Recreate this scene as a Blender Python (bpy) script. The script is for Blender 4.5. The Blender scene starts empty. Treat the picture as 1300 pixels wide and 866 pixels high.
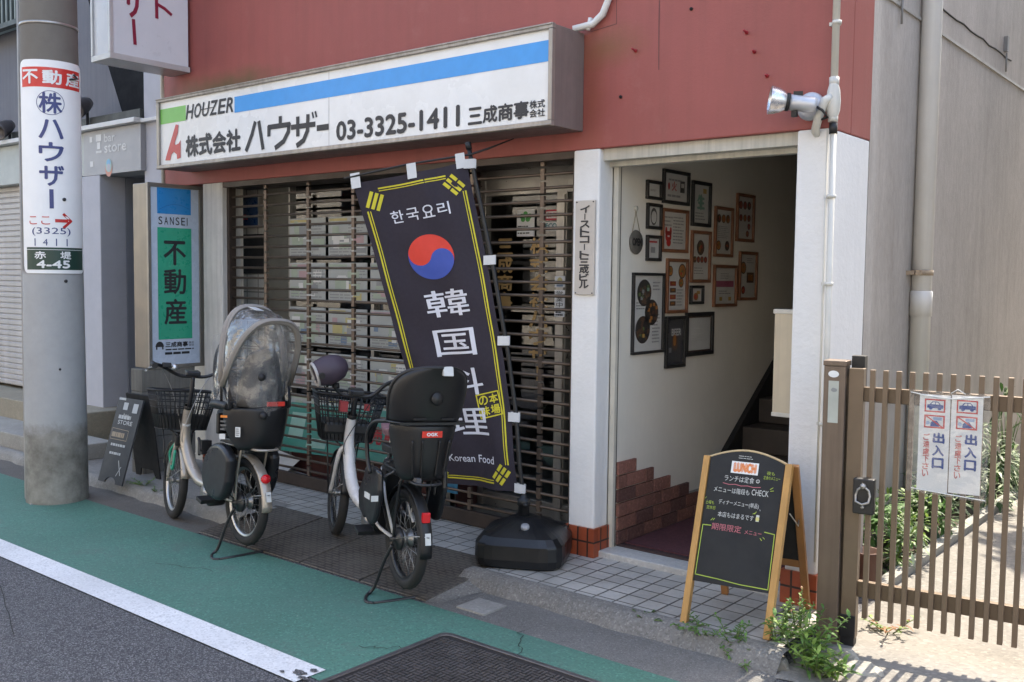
import bpy, bmesh, math, random
from mathutils import Vector, Matrix, Euler
R = math.radians
SC = bpy.context.scene
COL = SC.collection
random.seed(7)

# ------------------------------------------------------------------ camera
cd = bpy.data.cameras.new("camera")
cam = bpy.data.objects.new("camera", cd)
COL.objects.link(cam)
SC.camera = cam
YAW, PIT, ROL, FPX = 0.68505, 0.0649, 0.01165, 1237.8
vd = Vector((-math.sin(YAW)*math.cos(PIT), math.cos(YAW)*math.cos(PIT), -math.sin(PIT)))
r0 = Vector((math.cos(YAW), math.sin(YAW), 0)); u0 = r0.cross(vd)
rr = r0*math.cos(ROL) + u0*math.sin(ROL); uu = rr.cross(vd)
mw = Matrix((rr, uu, -vd)).transposed().to_4x4()
mw.translation = Vector((0, 0, 1.62))
cam.matrix_world = mw
cd.sensor_width = 36.0
cd.lens = 36.0*FPX/1300.0
cd.clip_start = 0.05
cd.clip_end = 500

# ------------------------------------------------------------------ sky, sun, exposure
w = bpy.data.worlds.new("World"); SC.world = w; w.use_nodes = True
nt = w.node_tree
bg = nt.nodes["Background"]
sky = nt.nodes.new("ShaderNodeTexSky"); sky.sky_type = 'NISHITA'; sky.sun_disc = False
SUN_EL, SUN_AZ = R(56), R(-1.5)          # azimuth from +Y towards +X
sky.sun_elevation = SUN_EL; sky.sun_rotation = SUN_AZ
sky.air_density = 1.0; sky.dust_density = 2.5; sky.ozone_density = 1.0
nt.links.new(sky.outputs[0], bg.inputs[0]); bg.inputs[1].default_value = 0.15
sl = bpy.data.lights.new("sun", 'SUN'); sl.energy = 2.0; sl.angle = R(0.53); sl.color = (1, .95, .87)
so = bpy.data.objects.new("sun", sl); COL.objects.link(so)
sd = Vector((math.sin(SUN_AZ)*math.cos(SUN_EL), math.cos(SUN_AZ)*math.cos(SUN_EL), math.sin(SUN_EL)))
so.rotation_euler = sd.to_track_quat('Z', 'Y').to_euler(); so.location = sd*30
vs = SC.view_settings
vs.view_transform = 'Standard'; vs.look = 'None'; vs.gamma = 1; vs.use_curve_mapping = False
vs.exposure = 2.30
vs.use_white_balance = True; vs.white_balance_temperature = 7200; vs.white_balance_tint = 9
try:
    SC.cycles.max_bounces = 8; SC.cycles.transparent_max_bounces = 24
    SC.cycles.caustics_reflective = False; SC.cycles.caustics_refractive = False
except Exception:
    pass

# ------------------------------------------------------------------ materials
MATS = {}
def lin(h):
    h = h.lstrip('#'); o = []
    for i in (0, 2, 4):
        c = int(h[i:i+2], 16)/255
        o.append(c/12.92 if c <= .04045 else ((c+.055)/1.055)**2.4)
    return tuple(o)
class NT:
    def __init__(s, name):
        s.m = bpy.data.materials.new(name); s.m.use_nodes = True
        s.t = s.m.node_tree; s.b = s.t.nodes["Principled BSDF"]
    def n(s, typ, **k):
        x = s.t.nodes.new(typ)
        for a, v in k.items():
            if a in x.inputs: x.inputs[a].default_value = v
            else: setattr(x, a, v)
        return x
    def l(s, a, b): s.t.links.new(a, b)
    def co(s, out='Object'):
        return s.n("ShaderNodeTexCoord").outputs[out]
    def noise(s, scale, detail=4, rough=.6, vec=None, sc3=None):
        v = vec if vec is not None else s.co()
        if sc3:
            mp = s.n("ShaderNodeMapping"); mp.inputs['Scale'].default_value = sc3; s.l(v, mp.inputs[0]); v = mp.outputs[0]
        x = s.n("ShaderNodeTexNoise"); x.inputs['Scale'].default_value = scale; x.inputs['Detail'].default_value = detail
        x.inputs['Roughness'].default_value = rough; s.l(v, x.inputs['Vector']); return x.outputs['Fac']
    def ramp(s, fac, stops):
        x = s.n("ShaderNodeValToRGB"); e = x.color_ramp.elements
        while len(e) < len(stops): e.new(.5)
        for q, (p, c) in zip(e, stops):
            q.position = p; q.color = (c, c, c, 1) if not isinstance(c, tuple) else (*c[:3], 1)
        s.l(fac, x.inputs[0]); return x.outputs[0]
    def mix(s, fac, a, b, mode='MIX'):
        x = s.n("ShaderNodeMix"); x.data_type = 'RGBA'; x.blend_type = mode
        for sock, v in ((x.inputs[0], fac), (x.inputs[6], a), (x.inputs[7], b)):
            if hasattr(v, 'is_linked') or hasattr(v, 'links'): s.l(v, sock)
            elif isinstance(v, tuple): sock.default_value = (*v[:3], 1)
            else: sock.default_value = v
        return x.outputs[2]
    def bump(s, h, strength=.3, dist=.01):
        x = s.n("ShaderNodeBump"); x.inputs['Strength'].default_value = strength; x.inputs['Distance'].default_value = dist
        s.l(h, x.inputs['Height']); s.l(x.outputs[0], s.b.inputs['Normal'])

def mat(name, col, rough=.6, metal=0., var=.12, vs_=6., bump=0., bs=80., spec=.5, streak=0., dirt=None, dirt_amt=.0, dirt_scale=2., coat=0., alpha=1., rvar=.1, trans=0.):
    if name in MATS: return MATS[name]
    if isinstance(col, str): col = lin(col)
    k = NT(name)
    f = k.noise(vs_, 5, .65)
    lo = tuple(c*(1-var) for c in col); hi = tuple(min(1, c*(1+var)) for c in col)
    c = k.mix(k.ramp(f, [(.3, 0.), (.7, 1.)]), lo, hi)
    if streak:
        g = k.ramp(k.noise(3., 5, .7, sc3=(9, 9, .35)), [(.42, 1.), (.75, 0.)])
        dc = tuple(x*(1-streak) for x in col)
        c = k.mix(g, dc, c)
    if dirt is not None:
        g = k.ramp(k.noise(dirt_scale, 8, .7), [(.5-.12, 0.), (.5+.18, 1.)])
        gm = k.n("ShaderNodeMath", operation='MULTIPLY'); k.l(g, gm.inputs[0]); gm.inputs[1].default_value = dirt_amt
        c = k.mix(gm.outputs[0], c, dirt)
    k.l(c, k.b.inputs['Base Color'])
    rf = k.ramp(k.noise(vs_*1.7, 4), [(.3, max(0, rough-rvar)), (.7, min(1, rough+rvar))])
    k.l(rf, k.b.inputs['Roughness'])
    k.b.inputs['Metallic'].default_value = metal
    k.b.inputs['Specular IOR Level'].default_value = spec
    k.b.inputs['Coat Weight'].default_value = coat
    if alpha < 1: k.b.inputs['Alpha'].default_value = alpha
    if trans: k.b.inputs['Transmission Weight'].default_value = trans
    if bump: k.bump(k.noise(bs, 3, .6), bump, .004)
    MATS[name] = k.m
    return k.m

def flat(name, col, rough=.5):
    return mat(name, col, rough=rough, var=.05, vs_=14, rvar=.05)

# --- special ground and wall materials
def m_asphalt():
    k = NT("asphalt")
    a = k.noise(1.3, 6, .6)
    v = k.n("ShaderNodeTexVoronoi"); v.inputs['Scale'].default_value = 165; k.l(k.co(), v.inputs['Vector'])
    sp = k.n("ShaderNodeSeparateColor"); k.l(v.outputs['Color'], sp.inputs[0])
    c = k.mix(k.ramp(sp.outputs[0], [(.05, 0.), (.55, .35), (.97, 1.)]), (.045, .044, .049), (.25, .245, .25))
    c = k.mix(k.ramp(v.outputs['Distance'], [(.45, 0.), (.75, .7)]), c, (.03, .03, .032))
    c = k.mix(k.ramp(a, [(.35, 0.), (.7, .35)]), c, (.10, .098, .10))
    k.l(c, k.b.inputs['Base Color']); k.b.inputs['Roughness'].default_value = .85
    k.bump(v.outputs['Distance'], .8, .006); return k.m
def m_paint(name, col, under, thr=(.60, .72), fine=.5):
    k = NT(name)
    w1 = k.noise(2.2, 10, .75); w2 = k.noise(90, 4, .7)
    c = k.mix(k.ramp(k.noise(1.1, 5), [(.3, 0.), (.7, 1.)]), tuple(x*.86 for x in col), tuple(x*1.12 for x in col))
    vg = k.n("ShaderNodeTexVoronoi"); vg.inputs['Scale'].default_value = 115; k.l(k.co(), vg.inputs['Vector'])
    sg = k.n("ShaderNodeSeparateColor"); k.l(vg.outputs['Color'], sg.inputs[0])
    c = k.mix(k.ramp(sg.outputs[0], [(.0, .5), (.45, 0.)]), c, tuple(x*.5 for x in col))
    c = k.mix(k.ramp(sg.outputs[1], [(.80, 0.), (1., .35)]), c, tuple(min(1, x*1.9+.05) for x in col))
    vo = k.n("ShaderNodeTexVoronoi"); vo.inputs['Scale'].default_value = 7; k.l(k.co(), vo.inputs['Vector'])
    sp_ = k.n("ShaderNodeMath", operation='MULTIPLY_ADD'); k.l(k.noise(40, 3), sp_.inputs[0]); sp_.inputs[1].default_value = .09; k.l(vo.outputs['Distance'], sp_.inputs[2])
    c = k.mix(k.ramp(sp_.outputs[0], [(.065, .55), (.085, 0.)]), c, (.40, .42, .40))
    c = k.mix(k.ramp(k.noise(1.7, 10, .82), [(.42, 0.), (.70, .55)]), c, tuple(x*.62+.045 for x in col))
    ms = k.n("ShaderNodeMath", operation='MULTIPLY_ADD'); k.l(w2, ms.inputs[0]); ms.inputs[1].default_value = .35
    k.l(w1, ms.inputs[2])
    c = k.mix(k.ramp(ms.outputs[0], [(thr[0]+.12, 0.), (thr[1]+.14, fine)]), c, under)
    k.l(c, k.b.inputs['Base Color']); k.b.inputs['Roughness'].default_value = .75
    k.bump(k.noise(300, 2), .35, .003); return k.m
def m_grid(name, col, grout, sx, sy, gw=.06, axes='xy', var=.14, dirt=(.12, .11, .09), damt=.5, off=(0, 0), rough=.55, brick=0., bumpd=.002, wide=None):
    """rectangular tiles in metres, axes = which object axes run along the tile"""
    k = NT(name)
    sp = k.n("ShaderNodeSeparateXYZ"); k.l(k.co(), sp.inputs[0])
    ia, ib = 'xyz'.index(axes[0]), 'xyz'.index(axes[1])
    cb = k.n("ShaderNodeCombineXYZ")
    for i, (src, o) in enumerate(((ia, off[0]), (ib, off[1]))):
        ad = k.n("ShaderNodeMath", operation='ADD'); k.l(sp.outputs[src], ad.inputs[0]); ad.inputs[1].default_value = o+50*(sx, sy)[i]
        k.l(ad.outputs[0], cb.inputs[i])
    b = k.n("ShaderNodeTexBrick"); b.offset = brick; b.offset_frequency = 2; b.squash = 1
    k.l(cb.outputs[0], b.inputs['Vector'])
    b.inputs['Scale'].default_value = 1; b.inputs['Brick Width'].default_value = sx; b.inputs['Row Height'].default_value = sy
    b.inputs['Mortar Size'].default_value = gw; b.inputs['Mortar Smooth'].default_value = .2; b.inputs['Bias'].default_value = 0
    b.inputs['Color1'].default_value = (*[c*(1-var) for c in col], 1); b.inputs['Color2'].default_value = (*[min(1, c*(1+var)) for c in col], 1)
    b.inputs['Mortar'].default_value = (*grout, 1)
    c = b.outputs['Color']
    g = k.ramp(k.noise(2.5, 9, .75), [(.42, 0.), (.72, damt)])
    c = k.mix(g, c, dirt)
    c = k.mix(k.ramp(k.noise(45, 4), [(.3, .25), (.6, 0.)]), c, tuple(x*.6 for x in col))
    k.l(c, k.b.inputs['Base Color']); k.b.inputs['Roughness'].default_value = rough
    inv = k.n("ShaderNodeMath", operation='SUBTRACT'); inv.inputs[0].default_value = 1; k.l(b.outputs['Fac'], inv.inputs[1])
    k.bump(inv.outputs[0], .6, bumpd); return k.m
def m_redwall():
    k = NT("red_render")
    base = (.315, .082, .070)
    c = k.mix(k.ramp(k.noise(1.6, 6, .6), [(.3, 0.), (.7, 1.)]), tuple(x*.93 for x in base), tuple(x*1.07 for x in base))
    g = k.ramp(k.noise(2.2, 6, .7, sc3=(6, 6, .4)), [(.45, 0.), (.8, .42)])
    c = k.mix(g, c, (.20, .065, .05))
    c = k.mix(k.ramp(k.noise(5, 8, .75), [(.55, 0.), (.8, .3)]), c, (.40, .16, .14))
    # mossy stain above the left of the long sign, rust bleed by the end of the sign
    for (px, pz, rx, rz, col, amt) in ((-6.5, 3.02, .85, .17, (.10, .085, .03), .9), (-3.0, 2.86, .30, .14, (.20, .10, .03), .55), (-3.08, 2.62, .12, .42, (.21, .055, .02), .5)):
        mp = k.n("ShaderNodeMapping"); k.l(k.n("ShaderNodeNewGeometry").outputs['Position'], mp.inputs[0])
        mp.inputs['Location'].default_value = (-px/rx, 0, -pz/rz); mp.inputs['Scale'].default_value = (1/rx, 0, 1/rz)
        ln = k.n("ShaderNodeVectorMath", operation='LENGTH'); k.l(mp.outputs[0], ln.inputs[0])
        ad = k.n("ShaderNodeMath", operation='MULTIPLY_ADD'); k.l(k.noise(4, 6, .7), ad.inputs[0]); ad.inputs[1].default_value = .9; k.l(ln.outputs['Value'], ad.inputs[2])
        hf = k.n("ShaderNodeMath", operation='MULTIPLY'); k.l(ad.outputs[0], hf.inputs[0]); hf.inputs[1].default_value = .5
        c = k.mix(k.ramp(hf.outputs[0], [(.30, amt), (.72, 0.)]), c, col)
    k.l(c, k.b.inputs['Base Color']); k.b.inputs['Roughness'].default_value = .62
    k.bump(k.noise(70, 4, .6), .25, .003); return k.m
def m_greywall():
    k = NT("grey_textured_render")
    base = (.46, .425, .395)
    c = k.mix(k.ramp(k.noise(1.2, 6), [(.3, 0.), (.7, 1.)]), tuple(x*.88 for x in base), tuple(x*1.06 for x in base))
    g = k.ramp(k.noise(2.6, 7, .7, sc3=(2.2, 2.2, .3)), [(.45, 0.), (.8, .4)])
    c = k.mix(g, c, (.17, .145, .12))
    c = k.mix(k.ramp(k.noise(26, 5, .75, sc3=(1, 1, .5)), [(.4, .16), (.6, 0.)]), c, (.16, .14, .12))
    k.l(c, k.b.inputs['Base Color']); k.b.inputs['Roughness'].default_value = .85
    k.bump(k.noise(40, 5, .7, sc3=(1, 1, .7)), .5, .006); return k.m
def m_concrete(name, base, rough=.85, cr=.5, bs=60):
    k = NT(name)
    c = k.mix(k.ramp(k.noise(2.3, 9, .7), [(.3, 0.), (.72, 1.)]), tuple(x*.72 for x in base), tuple(min(1, x*1.12) for x in base))
    vg = k.n("ShaderNodeTexVoronoi"); vg.inputs['Scale'].default_value = bs*1.3; k.l(k.co(), vg.inputs['Vector'])
    sg = k.n("ShaderNodeSeparateColor"); k.l(vg.outputs['Color'], sg.inputs[0])
    c = k.mix(k.ramp(sg.outputs[0], [(.0, .5*cr), (.5, 0.)]), c, tuple(x*.45 for x in base))
    c = k.mix(k.ramp(sg.outputs[1], [(.72, 0.), (1., .5*cr)]), c, tuple(min(1, x*1.6+.03) for x in base))
    k.l(c, k.b.inputs['Base Color']); k.b.inputs['Roughness'].default_value = rough
    k.bump(k.noise(bs, 6, .7), cr, .006); return k.m
def m_pole():
    k = NT("pole_concrete")
    z = k.n("ShaderNodeSeparateXYZ"); k.l(k.co(), z.inputs[0])
    ad = k.n("ShaderNodeMath", operation='MULTIPLY_ADD'); k.l(k.noise(7, 6, .7), ad.inputs[0]); ad.inputs[1].default_value = .25; k.l(z.outputs[2], ad.inputs[2])
    lo = k.mix(k.ramp(k.noise(5, 8, .7), [(.35, 0.), (.65, 1.)]), (.13, .122, .105), (.30, .29, .26))
    hi = k.mix(k.ramp(k.noise(3, 8, .7), [(.3, 0.), (.7, 1.)]), (.32, .325, .33), (.40, .405, .41))
    up = k.mix(k.ramp(k.noise(3, 8, .7), [(.3, 0.), (.7, 1.)]), (.135, .122, .105), (.175, .16, .142))
    c = k.mix(k.ramp(ad.outputs[0], [(.62, 0.), (.70, 1.)]), lo, hi)
    mr = k.n("ShaderNodeMapRange"); k.l(z.outputs[2], mr.inputs[0]); mr.inputs[1].default_value = 1.6; mr.inputs[2].default_value = 1.64
    c = k.mix(mr.outputs[0], c, up)
    k.l(c, k.b.inputs['Base Color']); k.b.inputs['Roughness'].default_value = .8
    k.bump(k.noise(60, 5), .3, .004); return k.m
def m_glass(name, tint=(.85, .9, .9), refl=.09, rough=.02):
    k = NT(name); t = k.t
    tr = k.n("ShaderNodeBsdfTransparent"); tr.inputs[0].default_value = (*tint, 1)
    gl = k.n("ShaderNodeBsdfGlossy"); gl.inputs['Roughness'].default_value = rough
    fr = k.n("ShaderNodeLayerWeight"); fr.inputs[0].default_value = .5
    pw = k.n("ShaderNodeMath", operation='POWER'); k.l(fr.outputs['Facing'], pw.inputs[0]); pw.inputs[1].default_value = 4
    mx = k.n("ShaderNodeMath", operation='MULTIPLY_ADD'); k.l(pw.outputs[0], mx.inputs[0]); mx.inputs[1].default_value = .6; mx.inputs[2].default_value = refl
    ms = k.n("ShaderNodeMixShader"); k.l(mx.outputs[0], ms.inputs[0]); k.l(tr.outputs[0], ms.inputs[1]); k.l(gl.outputs[0], ms.inputs[2])
    k.l(ms.outputs[0], t.nodes["Material Output"].inputs[0]); return k.m
def m_vinyl(name, alpha=.22, rough=.08, milky=(.8, .82, .84), bs=9, bstr=.8):
    k = NT(name); t = k.t
    bp = k.n("ShaderNodeBump"); bp.inputs['Strength'].default_value = bstr; bp.inputs['Distance'].default_value = .05
    k.l(k.noise(bs, 3, .5), bp.inputs['Height'])
    tr = k.n("ShaderNodeBsdfTransparent"); tr.inputs[0].default_value = (.93, .93, .93, 1)
    df = k.n("ShaderNodeBsdfDiffuse"); df.inputs[0].default_value = (*milky, 1); k.l(bp.outputs[0], df.inputs['Normal'])
    gl = k.n("ShaderNodeBsdfGlossy"); gl.inputs['Roughness'].default_value = rough; k.l(bp.outputs[0], gl.inputs['Normal'])
    lw = k.n("ShaderNodeLayerWeight"); lw.inputs[0].default_value = .5
    pw = k.n("ShaderNodeMath", operation='POWER'); k.l(lw.outputs['Facing'], pw.inputs[0]); pw.inputs[1].default_value = 3
    mx = k.n("ShaderNodeMath", operation='MULTIPLY_ADD'); k.l(pw.outputs[0], mx.inputs[0]); mx.inputs[1].default_value = .75; mx.inputs[2].default_value = .075
    m1 = k.n("ShaderNodeMixShader"); m1.inputs[0].default_value = alpha; k.l(tr.outputs[0], m1.inputs[1]); k.l(df.outputs[0], m1.inputs[2])
    m2 = k.n("ShaderNodeMixShader"); k.l(mx.outputs[0], m2.inputs[0]); k.l(m1.outputs[0], m2.inputs[1]); k.l(gl.outputs[0], m2.inputs[2])
    k.l(m2.outputs[0], t.nodes["Material Output"].inputs[0]); return k.m
def m_cloth_leaf(name, col, trans=.35, var=.25):
    k = NT(name)
    inf = k.n("ShaderNodeNewGeometry")
    c = k.mix(inf.outputs['Random Per Island'], tuple(x*(1-var) for x in col), tuple(x*(1+var) for x in col))
    k.l(c, k.b.inputs['Base Color']); k.b.inputs['Roughness'].default_value = .5
    tl = k.n("ShaderNodeBsdfTranslucent"); k.l(c, tl.inputs[0])
    ms = k.n("ShaderNodeMixShader"); ms.inputs[0].default_value = trans
    k.l(k.b.outputs[0], ms.inputs[1]); k.l(tl.outputs[0], ms.inputs[2]); k.l(ms.outputs[0], k.t.nodes["Material Output"].inputs[0])
    return k.m

# ------------------------------------------------------------------ mesh helper
TM = {}
GLY = {}
def glyph(s):
    if s in GLY: return GLY[s]
    cu = bpy.data.curves.new("lettering_source", 'FONT'); cu.body = s; cu.resolution_u = 3
    o = bpy.data.objects.new("lettering_source", cu); COL.objects.link(o)
    dg = bpy.context.evaluated_depsgraph_get()
    me = bpy.data.meshes.new_from_object(o.evaluated_get(dg))
    V = [(v.co.x, v.co.y) for v in me.vertices]; F = [tuple(p.vertices) for p in me.polygons]
    bpy.data.objects.remove(o); bpy.data.curves.remove(cu); bpy.data.meshes.remove(me)
    GLY[s] = (V, F); return GLY[s]

def plane(o, u, v):
    o, u, v = Vector(o), Vector(u).normalized(), Vector(v).normalized(); n = u.cross(v)
    return lambda a, b, d=0.: o+u*a+v*b+n*d

class MB:
    def __init__(s): s.v = []; s.f = []; s.m = []; s.sm = []
    def add(s, V, F, mi=0, smooth=False):
        b = len(s.v); s.v += [Vector(x) for x in V]
        for f in F: s.f.append(tuple(b+i for i in f)); s.m.append(mi); s.sm.append(smooth)
        return s
    def box(s, x0, x1, y0, y1, z0, z1, mi=0):
        V = [(x, y, z) for z in (z0, z1) for y in (y0, y1) for x in (x0, x1)]
        return s.add(V, [(0, 2, 3, 1), (4, 5, 7, 6), (0, 1, 5, 4), (2, 6, 7, 3), (0, 4, 6, 2), (1, 3, 7, 5)], mi)
    def obox(s, c, ux, uy, uz, mi=0):
        c, ux, uy, uz = map(Vector, (c, ux, uy, uz))
        V = [c+ux*a+uy*b+uz*d for d in (-1, 1) for b in (-1, 1) for a in (-1, 1)]
        return s.add(V, [(0, 2, 3, 1), (4, 5, 7, 6), (0, 1, 5, 4), (2, 6, 7, 3), (0, 4, 6, 2), (1, 3, 7, 5)], mi)
    def bar(s, a, b, w, h, mi=0, up=(0, 0, 1)):
        a, b = Vector(a), Vector(b); d = (b-a); L = d.length; d.normalize()
        up = Vector(up)
        if abs(d.dot(up)) > .98: up = Vector((0, 1, 0))
        x = d.cross(up).normalized(); y = x.cross(d)
        return s.obox((a+b)/2, x*w/2, y*h/2, d*L/2, mi)
    def quad(s, a, b, c, d, mi=0): return s.add([a, b, c, d], [(0, 1, 2, 3)], mi)
    def tube(s, pts, r, n=8, closed=False, mi=0, caps=True, flat=1.):
        P = [Vector(p) for p in pts]; N = len(P)
        rs = r if isinstance(r, (list, tuple)) else [r]*N
        T = []
        for i in range(N):
            a = P[(i-1) % N] if (closed or i > 0) else P[i]; b = P[(i+1) % N] if (closed or i < N-1) else P[i]
            t = b-a; T.append(t.normalized() if t.length > 1e-9 else Vector((0, 0, 1)))
        u = T[0].orthogonal().normalized(); V = []
        for i in range(N):
            u = (u-T[i]*u.dot(T[i]));
            u = u.normalized() if u.length > 1e-6 else T[i].orthogonal().normalized()
            w_ = T[i].cross(u)
            for j in range(n):
                a = 2*math.pi*j/n; V.append(P[i]+(u*math.cos(a)*flat+w_*math.sin(a))*rs[i])
        F = []
        for i in range(N if closed else N-1):
            for j in range(n):
                i2 = (i+1) % N
                F.append((i*n+j, i*n+(j+1) % n, i2*n+(j+1) % n, i2*n+j))
        s.add(V, F, mi, True)
        if caps and not closed:
            b = len(s.v)-N*n
            s.f.append(tuple(b+j for j in reversed(range(n)))); s.m.append(mi); s.sm.append(False)
            s.f.append(tuple(b+(N-1)*n+j for j in range(n))); s.m.append(mi); s.sm.append(False)
        return s
    def lathe(s, prof, o, ax=(0, 0, 1), n=20, mi=0, smooth=True):
        o, ax = Vector(o), Vector(ax).normalized(); u = ax.orthogonal().normalized(); w_ = ax.cross(u)
        V = []; F = []
        for (r, z) in prof:
            for j in range(n):
                a = 2*math.pi*j/n; V.append(o+ax*z+(u*math.cos(a)+w_*math.sin(a))*r)
        for i in range(len(prof)-1):
            for j in range(n): F.append((i*n+j, i*n+(j+1) % n, (i+1)*n+(j+1) % n, (i+1)*n+j))
        return s.add(V, F, mi, smooth)
    def poly(s, surf, pts, d=0., mi=0, thick=0., cut=0.):
        if cut:
            bm = bmesh.new(); bm.faces.new([bm.verts.new((x, y, 0)) for x, y in pts])
            bm.normal_update(); bmesh.ops.triangulate(bm, faces=bm.faces[:])
            for ax in (0, 1):
                lo = min(p[ax] for p in pts); hi = max(p[ax] for p in pts); c = lo+cut
                while c < hi:
                    co = [0, 0, 0]; no = [0, 0, 0]; co[ax] = c; no[ax] = 1
                    bmesh.ops.bisect_plane(bm, geom=bm.verts[:]+bm.edges[:]+bm.faces[:], plane_co=co, plane_no=no); c += cut
            bm.verts.index_update(); s.add([surf(v.co.x, v.co.y, d) for v in bm.verts], [tuple(v.index for v in f.verts) for f in bm.faces], mi); bm.free(); return s
        V = [surf(a, b, d) for a, b in pts]; n = len(pts)
        if not thick: return s.add(V, [tuple(range(n))], mi)
        V2 = [surf(a, b, d-thick) for a, b in pts]
        F = [tuple(range(n)), tuple(reversed(range(n, 2*n)))]+[(i, n+i, n+(i+1) % n, (i+1) % n) for i in range(n)]
        return s.add(V+V2, F, mi)
    def rect(s, surf, a0, b0, a1, b1, d=0., mi=0, seg=1):
        for i in range(seg):
            x0 = a0+(a1-a0)*i/seg; x1 = a0+(a1-a0)*(i+1)/seg
            s.add([surf(x0, b0, d), surf(x1, b0, d), surf(x1, b1, d), surf(x0, b1, d)], [(0, 1, 2, 3)], mi)
        return s
    def line(s, surf, pts, wd, d=0., mi=0):
        for (a, b) in zip(pts[:-1], pts[1:]):
            a = Vector(a); b = Vector(b); t = (b-a).normalized(); nn = Vector((-t.y, t.x))*wd/2; a = a-t*wd*.3; b = b+t*wd*.3
            s.add([surf(*(a-nn), d), surf(*(b-nn), d), surf(*(b+nn), d), surf(*(a+nn), d)], [(0, 1, 2, 3)], mi)
        if wd > .02 and d > 0:
            for q in pts[1:-1]: s.disc(surf, q[0], q[1], wd/2, wd/2, d+.0003, mi, 12)
        return s
    def disc(s, surf, a, b, ra, rb=None, d=0., mi=0, n=28, a0=0, a1=2*math.pi, inner=0.):
        rb = rb or ra; full = abs(a1-a0-2*math.pi) < 1e-6
        if inner:
            V = []
            for j in range(n+1):
                t = a0+(a1-a0)*j/n
                V += [surf(a+math.cos(t)*ra, b+math.sin(t)*rb, d), surf(a+math.cos(t)*ra*inner, b+math.sin(t)*rb*inner, d)]
            return s.add(V, [(2*j+1, 2*j, 2*j+2, 2*j+3) for j in range(n)], mi)
        V = [surf(a+math.cos(a0+(a1-a0)*j/n)*ra, b+math.sin(a0+(a1-a0)*j/n)*rb, d) for j in range(n+(0 if full else 1))]
        return s.add(V, [tuple(range(len(V)))], mi)
    def text(s, surf, st, a0, b0, a1, b1, d=.002, mi=0, bold=0., cut=0., skew=0., keep=False):
        """fit the string's ink into the rectangle a0..a1, b0..b1"""
        V, F = glyph(st)
        xs = [v[0] for v in V]; ys = [v[1] for v in V]
        if not xs: return s
        lx, hx, ly, hy = min(xs), max(xs), min(ys), max(ys)
        if hy-ly < .2 and st in 'ー一-二': ly, hy = (ly+hy)/2-.08, (ly+hy)/2+.08
        sx = (a1-a0)/max(hx-lx, 1e-4); sy = (b1-b0)/max(hy-ly, 1e-4)
        if keep:
            q = min(sx, sy); ox = ((a1-a0)-(hx-lx)*q)/2; oy = ((b1-b0)-(hy-ly)*q)/2; sx = sy = q
        else: ox = oy = 0
        sh = [(0, 0)] if not bold else [(-bold, 0), (bold, 0), (0, bold), (0, -bold)]
        P2 = [(a0+ox+(x-lx)*sx+skew*(y-ly)*sy, b0+oy+(y-ly)*sy) for x, y in V]
        for q, (ex, ey) in enumerate(sh):
            dd = d+q*.00012; PP = [(x+ex, y+ey) for x, y in P2]
            if cut:
                bm = bmesh.new(); vv = [bm.verts.new((x, y, 0)) for x, y in PP]
                for f in F:
                    try: bm.faces.new([vv[i] for i in f])
                    except ValueError: pass
                x0 = min(p[0] for p in PP); x1 = max(p[0] for p in PP); c = math.floor(x0/cut)*cut
                while c < x1:
                    bmesh.ops.bisect_plane(bm, geom=bm.verts[:]+bm.edges[:]+bm.faces[:], plane_co=(c, 0, 0), plane_no=(1, 0, 0)); c += cut
                y0 = min(p[1] for p in PP); y1 = max(p[1] for p in PP); c = math.floor(y0/cut)*cut
                while c < y1:
                    bmesh.ops.bisect_plane(bm, geom=bm.verts[:]+bm.edges[:]+bm.faces[:], plane_co=(0, c, 0), plane_no=(0, 1, 0)); c += cut
                bm.verts.index_update()
                s.add([surf(v.co.x, v.co.y, dd) for v in bm.verts], [tuple(v.index for v in f.verts) for f in bm.faces], mi); bm.free()
            else:
                s.add([surf(x, y, dd) for x, y in PP], F, mi)
        return s
    def vtext(s, surf, st, a0, b0, a1, b1, gap=.08, **k):
        """one character per row, top to bottom"""
        n = len(st); h = (b1-b0)/(n-gap*(0 if n < 2 else 1)) if n > 1 else (b1-b0)
        h = (b1-b0)/n
        for i, c in enumerate(st):
            t = b1-i*h
            if c in 'ー|': 
                m = (a0+a1)/2; s.rect(surf, m-(a1-a0)*.055, t-h*.9, m+(a1-a0)*.055, t-h*.1, k.get('d', .002), k.get('mi', 0)); continue
            pad = .18 if c in 'っゃゅょッャュョ' else 0
            s.text(surf, c, a0+(a1-a0)*pad, t-h*(1-gap/2), a1-(a1-a0)*pad*.4, t-h*gap/2-h*pad, **k)
        return s
    def greek(s, surf, a0, b0, a1, b1, rows, d=.002, mi=0, seed=0, fill=.45):
        """rows of dashes too small to read"""
        g = random.Random(seed); h = (b1-b0)/rows
        for i in range(rows):
            x = a0
            end = a1-(a1-a0)*g.random()*.35
            while x < end:
                l = (a1-a0)*(.08+.2*g.random()); s.rect(surf, x, b1-(i+.5+fill/2)*h, min(x+l, end), b1-(i+.5-fill/2)*h, d, mi); x += l+(a1-a0)*.03
        return s
    def xform(s, M, start=0):
        for i in range(start, len(s.v)): s.v[i] = M @ s.v[i]
        return s
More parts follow.
